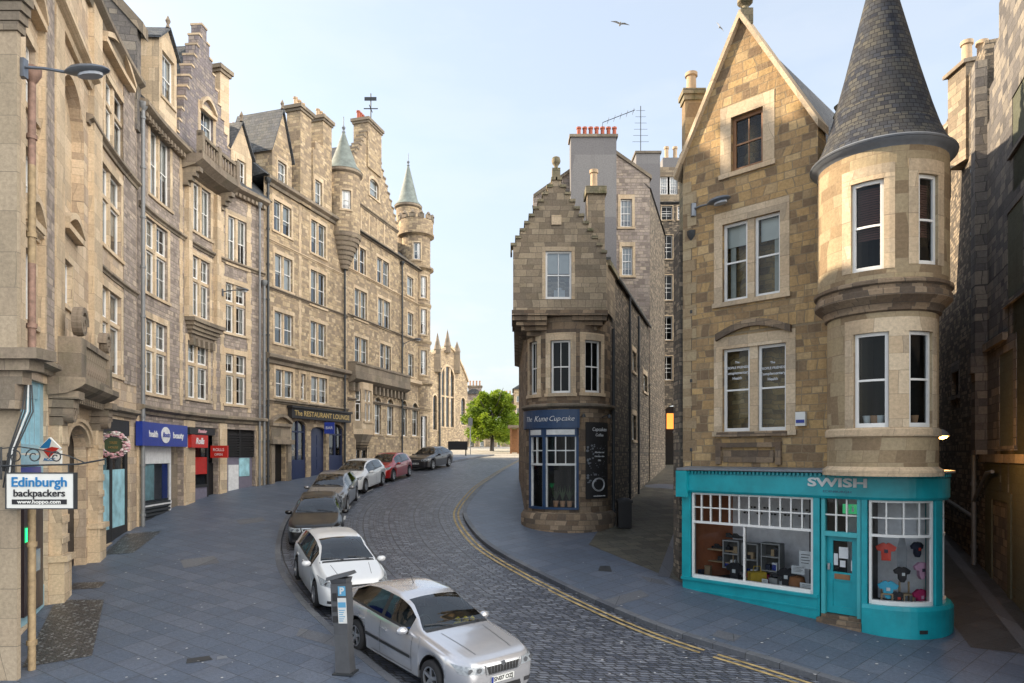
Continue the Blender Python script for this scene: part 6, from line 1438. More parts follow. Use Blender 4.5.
# black poster on the right
b = MB(); a, c = CB.ux(585.5), CB.ux(606.5); fbox(b, CB, a, c, Z(-1.62), Z(1.22), .0, .05); ps = b.build('poster', 'near_black', Q_, label='tall black poster with pale floral print and lettering')
um2 = (a+c)/2; prr = random.Random(4)
b = MB()
for k in range(70):
    u = a+.05+(c-a-.2)*prr.random()**1.3; z = Z(-1.1)+1.5*prr.random(); r = prr.uniform(.02, .06)*(1.2-(u-a)/(c-a)); q = CB.pt(u, z, .052+.0002*k); disc(b, q, tdir(CB, u), (0, 0, 1), r, r*.8, .001, 9)
b.build('print', 'lead', ps, kind='stuff')
for tx, z, sz in (('Cupcakes', .95, .19), ('Coffee', .74, .15), ('Afternoon tea', .1, .085), ('Celebration cakes', -.05, .07), ('Gifts', -.2, .085), ('www.thekune.com', -1.52, .08)):
    text(tx, 'paper', ps, CB.pt(um2, Z(z), .075), tdir(CB, um2), (0, 0, 1), sz, ext=.002, offset=.002, shear=.2)
b = MB()
for k in range(24): 
    A_, B_ = 2*math.pi*k/24, 2*math.pi*(k+1)/24
    for r in (.26, .3): extr(b, CB, [(um2+r*math.cos(A_), Z(-1.1)+r*.8*math.sin(A_)), (um2+(r+.015)*math.cos(A_), Z(-1.1)+(r+.015)*.8*math.sin(A_)), (um2+(r+.015)*math.cos(B_), Z(-1.1)+(r+.015)*.8*math.sin(B_)), (um2+r*math.cos(B_), Z(-1.1)+r*.8*math.sin(B_))], .05, .07)
b.build('emblem', 'paper', ps)
for x in (581, 602):
    u = CB.ux(x); q = CB.pt(u, Z(1.42), 0); q2 = CB.pt(u, Z(1.5), .35); b = MB(); b.tube([q, q2], .018, 6); b.lathe(q2-Vector((0, 0, .12)), [(.07, 0), (.05, .1), (.0, .13)], 10); b.build('spotlight', 'iron', Q_)
# corbels out to the square gable storey
YF = 25.15-.06; GX0, GX1 = .04, 3.46
GP = line((GX0, YF), (GX1, YF)); GPs = line((GX1, YF), (GX1+.62, YF+1.9)); HGq = []
for s, xc in ((-1, GX0), (1, GX1)):
    for k in range(5):
        t = (k+1)/5; b = MB(); ex_ = 1.15*(t)
        x_in = xc-s*1.25; x_out = xc+s*.03-s*1.0*(1-t)**1.2; b.box(min(x_in, x_out), max(x_in, x_out), YF+.02+.9*(1-t)**1.3, YF+2.4, Z(4.3+.165*k), Z(4.3+.165*(k+1))-.01); b.build('corbel', 'brown_ashlar', Q_)
b = MB(); b.box(GX0-.05, GX1+.05, YF-.06, YF+2.2, Z(5.13), Z(5.32)); b.build('string_course', 'brown_ashlar', Q_)
gm = GP.ux(556.5); gz0, gz1 = Z(7.15), Z(10.1)
pxwin(GP, Q_, HGq, 545.5, 571.5, 251, 299, lights=1, cols=2, rows=2, reveal=.12, sw=.12, lint=.16, sill=0, blind=.45, proud=.008)
f, br = crow_steps(gm, GP.len-gm+.0, gz0, gz1, 11)
b = MB(); wall(b, GP, 0, GP.len, Z(5.3), f, HGq, .12, breaks=br, back=-.5); gq = b.build('gable', 'gable_ashlar', Q_)
b = MB()
for k, (a, c) in enumerate(zip(sorted(br), sorted(br)[1:])): t = f((a+c)/2); fbox(b, GP, max(-.1, a-.03), min(GP.len+.12, c+.03), t, t+.1, -.55, .05)
b.pieces('crow_step', 'mossy_stone', gq)
b = MB(); fbox(b, GP, gm-.15, gm+.15, gz1+.1, gz1+.5, -.4, -.1); q = GP.pt(gm, gz1+.5, -.25); b.lathe(q, [(.07, 0), (.07, .12), (.14, .2), (.17, .3), (.14, .42), (0, .5)], 14); b.build('finial', 'mossy_stone', gq)
b = MB(); a = GP.ux(551.5); fbox(b, GP, a, a+.36, Z(8.45), Z(8.8), 0, .05); b.build('date_stone', 'dressed_stone', gq)
b = MB(); a = GP.ux(560); T = Matrix.Translation((GP.pt(a, Z(5.95), -.35))); b.box(-.2, .2, -.1, .1, -.16, .16, T=T); b.lathe(T.translation+Vector((0, 0, .16)), [(.12, 0), (.1, .1), (0, .12)], 10); b.build('chair_back', 'paper', gq)
b = MB(); b.box(GX1-.5, GX1, YF+.001, YF+2.2, Z(5.3), Z(7.1)) if 0 else sweep(b, GPs, 0, GPs.len, [(0, Z(5.3)), (0, Z(7.1))], closed=False, caps=False); b.build('wall', 'gable_ashlar', Q_)
# long body along the close, street side and roofs
QS = line((3.78, 26.4), (3.78+.31*13, 26.4+.95*13)); HB2 = []
for x, y0, y1 in ((634, 352, 372), (645, 375, 392), (634, 415, 440)): pxwin(QS, Q_, HB2, x-2, x+2, y0, y1, lights=1, cols=1, sw=.1)
b = MB(); wall(b, QS, -.3, QS.len, G(25)-1, Z(7.5), HB2, .2); b.build('wall', 'dark_rubble', Q_)
QU = line((.15, 39.9), (GX0+.02, YF+.5)); b = MB(); wall(b, QU, 0, QU.len, Z(5.2), Z(7.2), [], .2); sweep(b, QU, 0, QU.len, [(0, Z(5.2)), (-.7, Z(5.0))], closed=False, caps=False); b.build('wall', 'gable_ashlar', Q_)
QL = line((.4, 40), (.56, 27.1)); b = MB(); wall(b, QL, 0, QL.len, G(25)-1, Z(7.2), [], .2); b.build('wall', 'brown_ashlar', Q_)
for k, x in enumerate((526.0, 527.2)): pass
b = MB(); ax = Vector((.31, .95, 0)).normalized(); gx = GP.pt(gm, 0, 0).x
def roofq(b, p0, p1, r0, r1): b.face([p0, p1, r1, r0])
e0 = Vector((GX1+.15, YF+.5, Z(7.15))); e1 = e0+ax*13.3; r0 = Vector((gx, YF+.4, Z(9.75))); r1 = r0+Vector((.2, .97, 0))*13; l0 = Vector((GX0, YF+.4, Z(7.1))); l1 = Vector((.2, 40, Z(7.1)))
b.face([e0, e1, r1, r0]); b.face([r0, r1, l1, l0]); b.build('roof', 'slate', Q_)
b = MB(); p = e0+Vector((.1, .2, .0)); b.tube([p, p+ax*13], .07, 8); b.build('gutter', 'iron', Q_)
b = MB(); extr(b, line((GX1+.05, YF+.3), (GX1+.05+.31*2, YF+.3+.95*2)), [(0, Z(7.05)), (2, Z(7.0)), (2, Z(7.2)), (0, Z(7.25))], -.3, .15); b.build('skew_end', 'mossy_stone', Q_)
b = MB(); b.box(3.05, 3.75, 27.6, 28.4, Z(7), Z(10.55)); ch = b.build('chimney', 'gable_ashlar', Q_)
b = MB(); b.box(2.98, 3.82, 27.5, 28.5, Z(10.55), Z(10.85)); b.build('chimney_cap', 'mossy_stone', ch)
pots(ch, [(3.35, 27.95)], Z(10.85), 'buff_pot', .8, .17)
b = MB(); b.box(3.2, 4.15, 28.6, 29.3, Z(7), Z(8.3)); b.build('dormer', 'slate', Q_)
for t_, z1 in ((.15, 4.9), (4.5, 7.2), (7.5, 6.8)): q = QS.pt(t_, 0, .12); downpipe(Q_, q.x, q.y, G(q.y), Z(z1), .06, 'iron', hopper=False)

# ================================================================== REAR TENEMENTS at the head of the close
RT = thing('rear_tenement', 'grey render and rubble tenement with red chimney pots behind the narrow gabled building', 'building', (5, 38.5, G(38)))
RP = line((1.2, 38.4), (7.75, 38.4)); HR = []
pxwin(RP, RT, HR, 620.5, 632, 199, 227, lights=1, cols=3, rows=4, sw=.15, blind=.7); pxwin(RP, RT, HR, 622, 632.5, 246.5, 275.5, lights=1, cols=3, rows=4, sw=.15, blind=.7)
uP = RP.ux(606); zP = Z(17.3)
b = MB(); wall(b, RP, 0, RP.len, Z(4), lambda u: zP-.78*abs(u-uP)*.72*1.25, HR, .2, breaks=[uP], back=-.6); b.build('wall', 'grey_rubble', RT)
b = MB()
for a, c in ((0, uP), (uP, RP.len+.1)):
    za, zc_ = zP-.70*abs(a-uP), zP-.70*abs(c-uP); extr(b, RP, [(a, za), (c, zc_), (c, zc_+.2), (a, za+.2)], -.7, .08)
b.build('skew_coping', 'weathered_cornice', RT)
RS = line((7.75, 38.4), (7.75+.31*9, 38.4+.95*9)); b = MB(); wall(b, RS, 0, RS.len, G(36)-1, Z(14.9), [], .2); b.build('wall', 'dark_rubble', RT)
b = MB(); q = RP.pt(uP, 0); b.face([(7.8, 38.3, Z(14.95)), (7.8+.31*9, 38.3+.95*9, Z(14.95)), (q.x+2.5, 47, zP), (q.x, 38.9, zP)]); b.face([(q.x, 38.9, zP), (q.x+2.5, 47, zP), (1.8, 47, Z(14.2)), (1.15, 38.9, Z(14.2))]); b.build('roof', 'slate', RT)
RW = line((1.8, 47), (1.2, 38.4)); b = MB(); wall(b, RW, 0, RW.len, G(36)-1, Z(14.25), [], .2); b.build('wall', 'grey_rubble', RT)
for i, r in enumerate(((607, 300), (655, 330))): pass
a, c = RP.ux(569.5), RP.ux(614); b = MB(); fbox(b, RP, a, c, Z(8), Z(17.45), .02, .9); ch = b.build('chimney', 'grey_render', RT)
b = MB(); fbox(b, RP, a-.08, c+.08, Z(17.45), Z(17.6), -.05, .98); b.build('chimney_cap', 'weathered_cornice', ch)
pts = [RP.pt(RP.ux(578)+.33*k, 0, .45) for k in range(7)]; pots(ch, [(p.x, p.y) for p in pts], Z(17.6), 'red_pot', .6, .13)
b = MB(); q = RP.pt(RP.ux(600), Z(17.6), .4); b.tube([q, q+Vector((.1, 0, .9)), q+Vector((1.9, 0, 1.6))], .02, 5)
for k in range(5): p = q+Vector((.4+.35*k, 0, 1.0+.13*k)); b.tube([p-Vector((.05, 0, .18)), p+Vector((.05, 0, .18))], .012, 4)
b.build('aerial', 'iron', ch)
ET = thing('close_end_tenement', 'dark rubble tenement with small-paned windows closing the narrow close', 'building', (11, 47, G(47)))
EP = line((7.6, 46.6), (14.5, 46.6)); HE = []
for y0, y1 in ((206, 220), (235, 259), (275, 300), (316, 340), (356, 380)):
    pxwin(EP, ET, HE, 661.5, 672.5, y0, y1, lights=1, cols=2, rows=3, sw=.06, lint=.06, blind=.0, sill=.06, pane='still_glass', fw=.05)
    pxwin(EP, ET, HE, 677.5, 688, y0, y1, lights=1, cols=3, rows=4, sw=.06, lint=.06, blind=0, sill=.06)
ha = Hole(EP.ux(664), EP.ux(690), G(44)-.5, EP.zy(EP.ux(670), 405), .5); HE.append(ha)
b = MB(); wall(b, EP, 0, EP.len, G(44)-1, Z(17.3), HE, .3); b.build('wall', 'dark_rubble', ET)
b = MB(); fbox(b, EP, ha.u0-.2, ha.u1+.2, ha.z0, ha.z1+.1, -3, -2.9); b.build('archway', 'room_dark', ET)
b = MB(); a = EP.ux(672); fbox(b, EP, a, EP.ux(684), EP.zy(a, 428), EP.zy(a, 412), -1.6, -1.5); b.build('lit_sign', 'orange_glow', ET)
# lantern in the arch
b = MB(); q = EP.pt(EP.ux(675), EP.zy(EP.ux(675), 440), .35); b.lathe(q, [(.08, 0), (.22, .5), (.25, .52), (.05, .75), (0, .8)], 6, smooth=False); b.tube([q+Vector((0, 0, .75)), q+Vector((0, .35, .9))], .02, 5); b.build('lantern', 'lamp_glass', ET)
# attic storey: pale dormer with window, skylights; grey chimney block; parapet pots
a, c = EP.ux(657), EP.ux(700); b = MB(); wall(b, EP, a, c, Z(17.3), Z(19.9), HA2 := [Hole(EP.ux(662), EP.ux(680), EP.zy(EP.ux(665), 191), EP.zy(EP.ux(665), 173))], .15, back=-1.5, d=-.6); at_ = b.build('attic', 'gable_ashlar', ET)
window(EP, at_, None, HA2[0].u0, HA2[0].u1, HA2[0].z0, HA2[0].z1, lights=2, cols=3, rows=3, sur=None, d=-.6, blind=.6)
b = MB(); sweep(b, EP, 0, EP.len, [(.2, Z(17.2)), (-.5, Z(17.5)), (-.5, Z(17.3)), (0, Z(17.1))]); sweep(b, EP, 0, a, [(-.2, Z(17.4)), (-3, Z(19.4)), (-3, Z(17))]); b.build('roof', 'slate', ET)
a, c = EP.ux(633), EP.ux(656); b = MB(); fbox(b, EP, a-.02, c, Z(14), Z(20.0), .05, 1.3); ch = b.build('chimney', 'grey_render', ET)
b = MB(); fbox(b, EP, a-.1, c+.08, Z(20.0), Z(20.15), -.03, 1.38); b.build('chimney_cap', 'weathered_cornice', ch)
b = MB(); q = EP.pt(EP.ux(639), Z(20.1), .6); b.tube([q, q+Vector((0, 0, 3.4))], .03, 5)
for k in range(6): p = q+Vector((0, 0, 1.0+.42*k)); w = .55-.05*k; b.tube([p-Vector((w, 0, 0)), p+Vector((w, 0, 0))], .012, 4)
b.build('aerial', 'iron', ch)
a = EP.ux(665); q = EP.pt(a, 0, -1.1); b = MB(); b.box(q.x, q.x+1.6, q.y-.4, q.y+.4, Z(19.8), Z(20.6)); ch = b.build('chimney', 'grey_render', ET); pots(ch, [(q.x+.35, q.y), (q.x+.95, q.y)], Z(20.6), 'buff_pot', .9, .17)
# ================================================================== RIGHT-HAND BUILDING
RB = thing('dark_tenement', 'dark sooty stone tenement filling the right edge beyond the side alley', 'building', (14, 18, G(17)))
# far rubble part and near ashlar part
far0, mid, near = (17.9, 30.0), (13.92, 20.1), (10.0, 11.2)
RF = line(far0, mid); RN = line(mid, near); HF = []; HN = []
kr = dict(lights=1, cols=1, rows=2, sw=.28, lint=.35, frame='near_black', blind=0, sur='sooty_ashlar', proud=.02)
pxwin(RN, RB, HN, 1000, 1014, 352, 446, **kr); pxwin(RN, RB, HN, 1008, 1024, 205, 296, lights=1, cols=2, rows=2, sw=.28, lint=.35, frame='lead', sur='sooty_ashlar', transom=.55)
pxwin(RN, RB, HN, 1013, 1028, 85, 140, **kr)
pxwin(RF, RB, HF, 952, 959, 372, 396, **{**kr, 'sw': .1})
hd2 = Hole(RN.ux(993), RN.ux(1009), gz(RN, RN.ux(1000)), RN.zy(RN.ux(1000), 501)); HN.append(hd2)
zsp = Z(-.1)
b = MB(); wall(b, RN, 0, RN.len, G(10)-1, zsp, HN, .25); b.build('wall', 'painted_plaster', RB)
def rtop(u): return Z(9.6)+min(7, .9*math.floor(u/.55)) 
b = MB(); wall(b, RN, 0, RN.len, zsp+.002, rtop, HN, .25, back=-.7, breaks=[.55*k for k in range(1, 15)]); b.build('wall', 'sooty_ashlar', RB)
b = MB(); wall(b, RF, 0, RF.len, G(18)-1, Z(12.2), HF, .2, back=-.6); b.build('wall', 'dark_rubble', RB)
b = MB(); fbox(b, RN, 0, RN.len, zsp-.1, zsp+.12, 0, .15); fbox(b, RN, 0, 2.6, Z(3.0), Z(3.2), 0, .12); b.build('string_course', 'weathered_cornice', RB)
b = MB(); fbox(b, RN, -.25, .3, zsp+.12, Z(11.5), 0, .3); fbox(b, RN, -.2, .25, Z(2.4), Z(3.0), 0, .4); b.build('buttress', 'sooty_ashlar', RB)
b = MB(); fbox(b, RN, hd2.u0, hd2.u1, hd2.z0, hd2.z1, -.3, -.2); b.build('door', 'near_black', RB)
b = MB(); fbox(b, RN, hd2.u0-.3, hd2.u0, hd2.z0-.4, hd2.z1+.25, 0, .04); fbox(b, RN, hd2.u1, hd2.u1+.3, hd2.z0-.4, hd2.z1+.25, 0, .04); fbox(b, RN, hd2.u0, hd2.u1, hd2.z1, hd2.z1+.25, 0, .04); b.build('door_surround', 'painted_plaster', RB)
q = RN.pt(RN.ux(975.5+10), 0, .2); q = RF.pt(RF.len-.6, 0, .15); downpipe(RB, q.x, q.y, G(q.y), Z(10.5), .07, 'grey_pipe', hopper=False)
b = MB(); q1 = RF.pt(RF.len-.6, Z(-1.6), .15); q2 = RF.pt(1.0, Z(-1.1), .2); b.tube([q1, q1+Vector((0, 0, -.3)), q2], .06, 7); q3 = RN.pt(1.2, Z(.4)-.9, .2); b.tube([q1+Vector((0, 0, .2)), q3, RN.pt(1.9, Z(.4)-.85, .2)], .05, 7); b.build('drainpipe', 'grey_pipe', RB)
# gable chimney seen over the roof
RFc = line((14.55, 21.9), (16.05, 21.9))
b = MB(); fbox(b, RFc, 0.0, 1.5, Z(9.5), Z(12.6), -.9, 0); ch = b.build('chimney', 'gable_ashlar', RB)
b = MB(); extr(b, RFc, [(-.12, Z(12.55)), (1.6, Z(12.9)), (1.6, Z(13.02)), (-.12, Z(12.67))], -1.0, .08); b.build('chimney_cap', 'weathered_cornice', ch)
pots(ch, [(14.85, 22.3), (15.35, 22.3), (15.85, 22.3)], Z(12.75), 'buff_pot', .75, .18)
b = MB(); extr(b, line((14.9, 24.4), (16.2, 24.4)), [(0, Z(9.5)), (1.3, Z(9.5)), (1.3, Z(12.1)), (.9, Z(12.1)), (0, Z(10.8))], -.8, 0); b.build('gable', 'gable_ashlar', RB)
BK = thing('back_building', 'dark wall closing the side alley behind the turret', 'building', (16, 32, G(31)))
b = MB(); b.box(9, 19.5, 30.5, 33, G(28)-1, Z(9.5)); b.build('wall', 'dark_rubble', BK)
b = MB(); b.face([(9, 30.3, Z(9.5)), (19.5, 30.3, Z(9.5)), (19.5, 33, Z(12)), (9, 33, Z(12))]); b.build('roof', 'slate', BK)
# alley lamp: lit
t = thing('wall_lamp', 'lit orange lamp on the wall in the side alley beside the turret', 'lamp', (9.98, 16.4, CZ+.35))
b = MB(); b.tube([(9.95, 16.6, CZ+.5), (10.15, 16.6, CZ+.62), (10.4, 16.6, CZ+.6)], .02, 6); b.lathe((10.45, 16.6, CZ+.46), [(.17, 0), (.12, .1), (.04, .16), (0, .17)], 12); b.build('bracket', 'grey_pipe', t)
b = MB(); b.lathe((10.45, 16.6, CZ+.38), [(0, 0), (.1, .03), (.13, .08)], 12); b.build('bulb', 'lamp_face', t)
ld = bpy.data.lights.new('lamp_light', 'POINT'); lo = bpy.data.objects.new('lamp_light', ld); COL.objects.link(lo); lo.location = (10.6, 16.65, CZ+.2); ld.energy = 22; ld.color = (1, .5, .15); ld.shadow_soft_size = .08
# ================================================================== CARS
def interp(pts, x):
    """monotone-ish cubic through (x, y), x descending or ascending"""
    P = sorted(pts); n = len(P)
    if x <= P[0][0]: return P[0][1]
    if x >= P[-1][0]: return P[-1][1]
    i = max(k for k in range(n-1) if P[k][0] <= x); h = P[i+1][0]-P[i][0]; t = (x-P[i][0])/h
    d = [(P[k+1][1]-P[k][1])/(P[k+1][0]-P[k][0]) for k in range(n-1)]
    def sl(k):
        if k == 0: return d[0]
        if k == n-1: return d[-1]
        return 0 if d[k-1]*d[k] <= 0 else 2*d[k-1]*d[k]/(d[k-1]+d[k])
    return (1+2*t)*(1-t)**2*P[i][1]+t*(1-t)**2*h*sl(i)+t*t*(3-2*t)*P[i+1][1]+t*t*(t-1)*h*sl(i+1)
SEDAN = dict(L=4.75, W=1.80, wb=2.75, r=.325, foh=.95, top=[(2.38, .56), (2.365, .74), (2.29, .82), (1.9, .91), (1.35, .985), (1.0, 1.03), (.6, 1.25), (.2, 1.43), (-.15, 1.50), (-.7, 1.51), (-1.2, 1.45), (-1.6, 1.28), (-1.9, 1.125), (-2.15, 1.11), (-2.3, 1.06), (-2.36, .9), (-2.38, .6)],
    belt=[(2.38, .52), (2.3, .72), (1.9, .83), (1.35, .91), (1.0, .95), (0, .97), (-1.2, 1.01), (-1.88, 1.03), (-2.3, .97), (-2.38, .58)], ws=(1.0, .16), rg=(-1.2, -1.88), pil=[.62, -.28, -.40, -1.15, -1.6], kind='sedan')
HATCH = dict(L=4.3, W=1.80, wb=2.64, r=.325, foh=.88, top=[(2.15, .55), (2.135, .74), (2.04, .85), (1.7, .95), (1.25, 1.05), (1.1, 1.09), (.6, 1.34), (.2, 1.49), (-.3, 1.55), (-.9, 1.54), (-1.4, 1.47), (-1.7, 1.36), (-1.9, 1.14), (-2.05, .98), (-2.12, .85), (-2.15, .55)],
    belt=[(2.15, .48), (2.05, .66), (1.7, .80), (1.25, .90), (1.1, .93), (0, .98), (-1.2, 1.04), (-1.8, 1.02), (-2.05, .9), (-2.15, .55)], ws=(1.12, .12), rg=(-1.55, -1.93), pil=[.75, -.2, -.32, -1.02, -1.42], kind='hatch')
def build_car(spec, paint_, label, loc, yaw, plate='SN57 BZJ', detail=True, rub=False, grille='chrome', roofmat=None, pitch=0, group='cars parked along the left kerb', name='parked_car', plate_mat='sign_white'):
    L, W, wb, r = spec['L'], spec['W'], spec['wb'], spec['r']; xf = L/2-spec['foh']; xr = xf-wb
    X = set()
    n = 70
    for i in range(n+1): X.add(round(-L/2+L*i/n, 4))
    for d in (0.004, .012, .03, .055, .09, .13, .18): X.add(round(L/2-d, 4)); X.add(round(-L/2+d, 4))
    for c in (xf, xr):
        for k in range(17): X.add(round(c+(r+.075)*math.cos(math.pi*k/16), 4))
    X |= {round(v, 4) for v in spec['pil']+list(spec['ws'])+list(spec['rg'])}
    X = sorted(X); X = [x for i, x in enumerate(X) if i == 0 or x-X[i-1] > .004 or x in (spec['pil']+list(spec['ws'])+list(spec['rg']))]
    def hw(x):
        d = L/2-abs(x); w = W/2
        f = 1.0
        if d < .75: f = .70+.30*math.sqrt(max(0, 1-((.75-d)/.75)**2.6))
        return w*f*(1-.018*abs(x)/L*2)
    def zs(x):
        z = .20
        d = L/2-abs(x)
        if d < .5: z = .20+.04*((.5-d)/.5)
        for c in (xf, xr):
            t = abs(x-c)
            if t < r+.075: z = max(z, r+math.sqrt(max(0, (r+.075)**2-t*t)))
        return z
    def section(x):
        w = hw(x); zt = interp(spec['top'], x); zb = min(interp(spec['belt'], x), zt-.02); s = min(zs(x), zb-.06); h = zt-zb
        P = [(w*.90, s-.0), (w*.955, s+.012)]
        for t, k in ((.15, .972), (.3, .985), (.45, .995), (.58, 1.0), (.70, .998), (.82, .988), (.93, .972)): P.append((w*k, s+.012+(zb-s-.012)*t))
        yb = w*.945; P.append((yb, zb))                                    # 9
        g = min(1, h/.42); tum = .20*g+.02
        P.append((yb-.02-.006, zb+h*.07+.004))                              # 10 glass bottom
        P.append((yb-.02-tum*.5, zb+h*.48))                                # 11
        P.append((yb-.02-tum*.95, zb+h*.83))                               # 12 glass top
        P.append((yb-.035-tum*1.18, zb+h*.93))                              # 13
        yt = yb-.035-tum*1.18
        for t in (.86, .66, .44, .22, 0): P.append((yt*t, zb+h*(1-.07*t**2.2)))   # 14..18
        return P
    secs = [section(x) for x in X]; K = len(secs[0])
    root = thing(name, label, 'car', loc, group, rot=yaw)
    root.rotation_euler = (0, pitch, yaw); WOFF.pop(root.name, None)
    BODY, GL = MB(), {'windscreen': MB(), 'rear_window': MB(), 'side_window': MB(), 'side_window2': MB()}; BK = MB()
    p0, p1 = spec['ws'][1], spec['ws'][0]; r0, r1 = spec['rg'][1], spec['rg'][0]; pil = spec['pil']
    full = MB()
    for i in range(len(X)-1):
        xm = (X[i]+X[i+1])/2
        for k in range(K-1):
            zt = 0
            for sgn in (1, -1):
                a, b_, c, d = [Vector((X[i], sgn*secs[i][k][0], secs[i][k][1])), Vector((X[i+1], sgn*secs[i+1][k][0], secs[i+1][k][1])), Vector((X[i+1], sgn*secs[i+1][k+1][0], secs[i+1][k+1][1])), Vector((X[i], sgn*secs[i][k+1][0], secs[i][k+1][1]))]
                F_ = [a, b_, c, d] if sgn < 0 else [d, c, b_, a]
                full.face(F_)
                tgt = BODY
                if k >= 13 and p0 < xm < p1-.06: tgt = GL['windscreen'] if k >= 13 else BODY
                elif k >= 13 and r0+.05 < xm < r1: tgt = GL['rear_window']
                elif k in (10, 11) and pil[-1] < xm < pil[0]:
                    if pil[2] < xm < pil[1]: tgt = BK
                    elif pil[-1] < xm < pil[3]: tgt = GL['side_window2'] if (spec['kind'] != 'sedan' or xm > pil[-1]) else BODY
                    else: tgt = GL['side_window']
                elif k in (9, 12) and pil[-1]-.02 < xm < pil[0]: tgt = BK if k == 9 else BODY
                tgt.face(F_, smooth=True)
    # end caps
    for i, s in ((0, 1), (len(X)-1, -1)):
        ring = [Vector((X[i], y, z)) for y, z in secs[i]]+[Vector((X[i], -y, z)) for y, z in secs[i][::-1]]
        for k in range(K-1):
            a, b_ = secs[i][k], secs[i][k+1]; BODY.face([Vector((X[i], a[0], a[1])), Vector((X[i], b_[0], b_[1])), Vector((X[i], -b_[0], b_[1])), Vector((X[i], -a[0], a[1]))], smooth=True); full.face(BODY.v[-4:])
    body = BODY.build('body', paint_, root)
    BK.pieces('window_trim', 'plastic_dark', root)
    for nm, g in GL.items():
        if g.f: g.pieces(nm.rstrip('2'), 'car_glass', root)
    bv = BVHTree.FromPolygons([tuple(v) for v in full.v], [tuple(f) for f in full.f])
    def cast(o, d):
        h = bv.ray_cast(Vector(o), Vector(d).normalized()); return (h[0], h[1]) if h[0] is not None else (None, None)
    def patch(mb, outline_fn, n, m, org, ddir, off, m_=0):
        """project an n x m grid onto the body; outline_fn(s, t) -> (a, b) in the plane normal to ddir"""
        ddir = Vector(ddir).normalized(); G_ = {}
        for i in range(n+1):
            for j in range(m+1):
                p = org(*outline_fn(i/n, j/m)); h, nn_ = cast(p, ddir)
                if h is not None: G_[i, j] = h-ddir*off*.6+(nn_ if nn_.dot(ddir) < 0 else -nn_)*off*.6
        for i in range(n):
            for j in range(m):
                q = [(i, j), (i+1, j), (i+1, j+1), (i, j+1)]
                if all(k in G_ for k in q): mb.face([G_[k] for k in q], smooth=True, m=m_)
    front = lambda y, z: Vector((5, y, z)); rear_ = lambda y, z: Vector((-5, y, z))
    quad = lambda a, b_, c, d: (lambda s, t: tuple(Vector(a).lerp(Vector(b_), s).lerp(Vector(d).lerp(Vector(c), s), t)))
    def fpatch(name, mat, q, off=.008, n=8, m=5, o=front, d=(-1, 0, 0)):
        b = MB(); patch(b, quad(*q), n, m, o, d, off); return b.build(name, mat, root) if b.f else None
    # underside and interior
    b = MB(); b.box(-L/2+.35, L/2-.35, -W/2+.30, W/2-.30, .18, .42); b.box(xr+.45, xf-.45, -W/2+.09, W/2-.09, .19, .40); b.build('underbody', 'plastic_dark', root)
    b = MB(); 
    for y in (-.38, .38):
        b.box(-.35, .15, y-.24, y+.24, .4, .55); b.box(-.5, -.35, y-.24, y+.24, .4, 1.0); b.box(-.47, -.39, y-.12, y+.12, 1.02, 1.17)
    b.box(-1.3, -.8, -.62, .62, .4, .6); b.box(-1.45, -1.3, -.62, .62, .4, 1.0); b.box(.55, 1.0, -.7, .7, .6, .86); b.box(-1.5, .6, -.74, .74, .36, .40); b.box(-1.9, -1.45, -.65, .65, .5, .9)
    b.build('interior', 'car_interior', root)
    if detail:
        b = MB(); c = Vector((.42, -.37 if 1 else 0, .95))
        for k in range(20):
            A_, B_ = 2*math.pi*k/20, 2*math.pi*(k+1)/20; b.tube([c+Vector((-.03*math.sin(A_), .18*math.cos(A_), .18*math.sin(A_)))+Vector((0, 0, 0)), c+Vector((-.03*math.sin(B_), .18*math.cos(B_), .18*math.sin(B_)))], .014, 5, caps=False)
        b.build('steering_wheel', 'plastic_dark', root)
    # wheels
    for x in (xf, xr):
        for s in (1, -1):
            yc = s*(W/2-.115); T = Matrix.Translation((x, yc, r)) @ Matrix.Rotation(R(90)*(-s), 4, 'X')
            b = MB(); w = .1; b.lathe((0, 0, 0), [(r*.62, -w), (r*.9, -w), (r*.98, -w*.8), (r, -w*.5), (r, w*.5), (r*.98, w*.8), (r*.9, w), (r*.66, w*1.02), (r*.64, w*.8)], 30, T=T); ty_ = b.build('wheel', 'tyre', root)
            b = MB(); R_ = r*.655
            b.lathe((0, 0, 0), [(R_, w*.95), (R_*.93, w*.98), (R_*.9, w*.7), (R_*.88, -w*.4), (0, -w*.4)], 30, m=1, T=T)
            b.lathe((0, 0, 0), [(R_*1.02, w*.9), (R_*1.0, w*1.0), (R_*.9, w*.98), (R_*.89, w*.7)], 30, T=T)
            ns = 5 if spec['kind'] == 'sedan' else 7
            for k in range(ns):
                a = 2*math.pi*k/ns+.3; T2 = T @ Matrix.Rotation(a, 4, 'Z')
                P = [Vector((R_*.12, -.035, w*.82)), Vector((R_*.93, -.028, w*.92)), Vector((R_*.93, .028, w*.92)), Vector((R_*.12, .035, w*.82))]; P2 = [p-Vector((0, 0, .05)) for p in P]
                b.face([T2 @ p for p in P]); 
                for i in range(4): b.face([T2 @ P[i], T2 @ P2[i], T2 @ P2[(i+1) % 4], T2 @ P[(i+1) % 4]])
            b.lathe((0, 0, 0), [(R_*.2, w*.6), (R_*.2, w*.88), (0, w*.92)], 14, T=T)
            b.build('rim', ['rim', 'plastic_dark'], ty_)
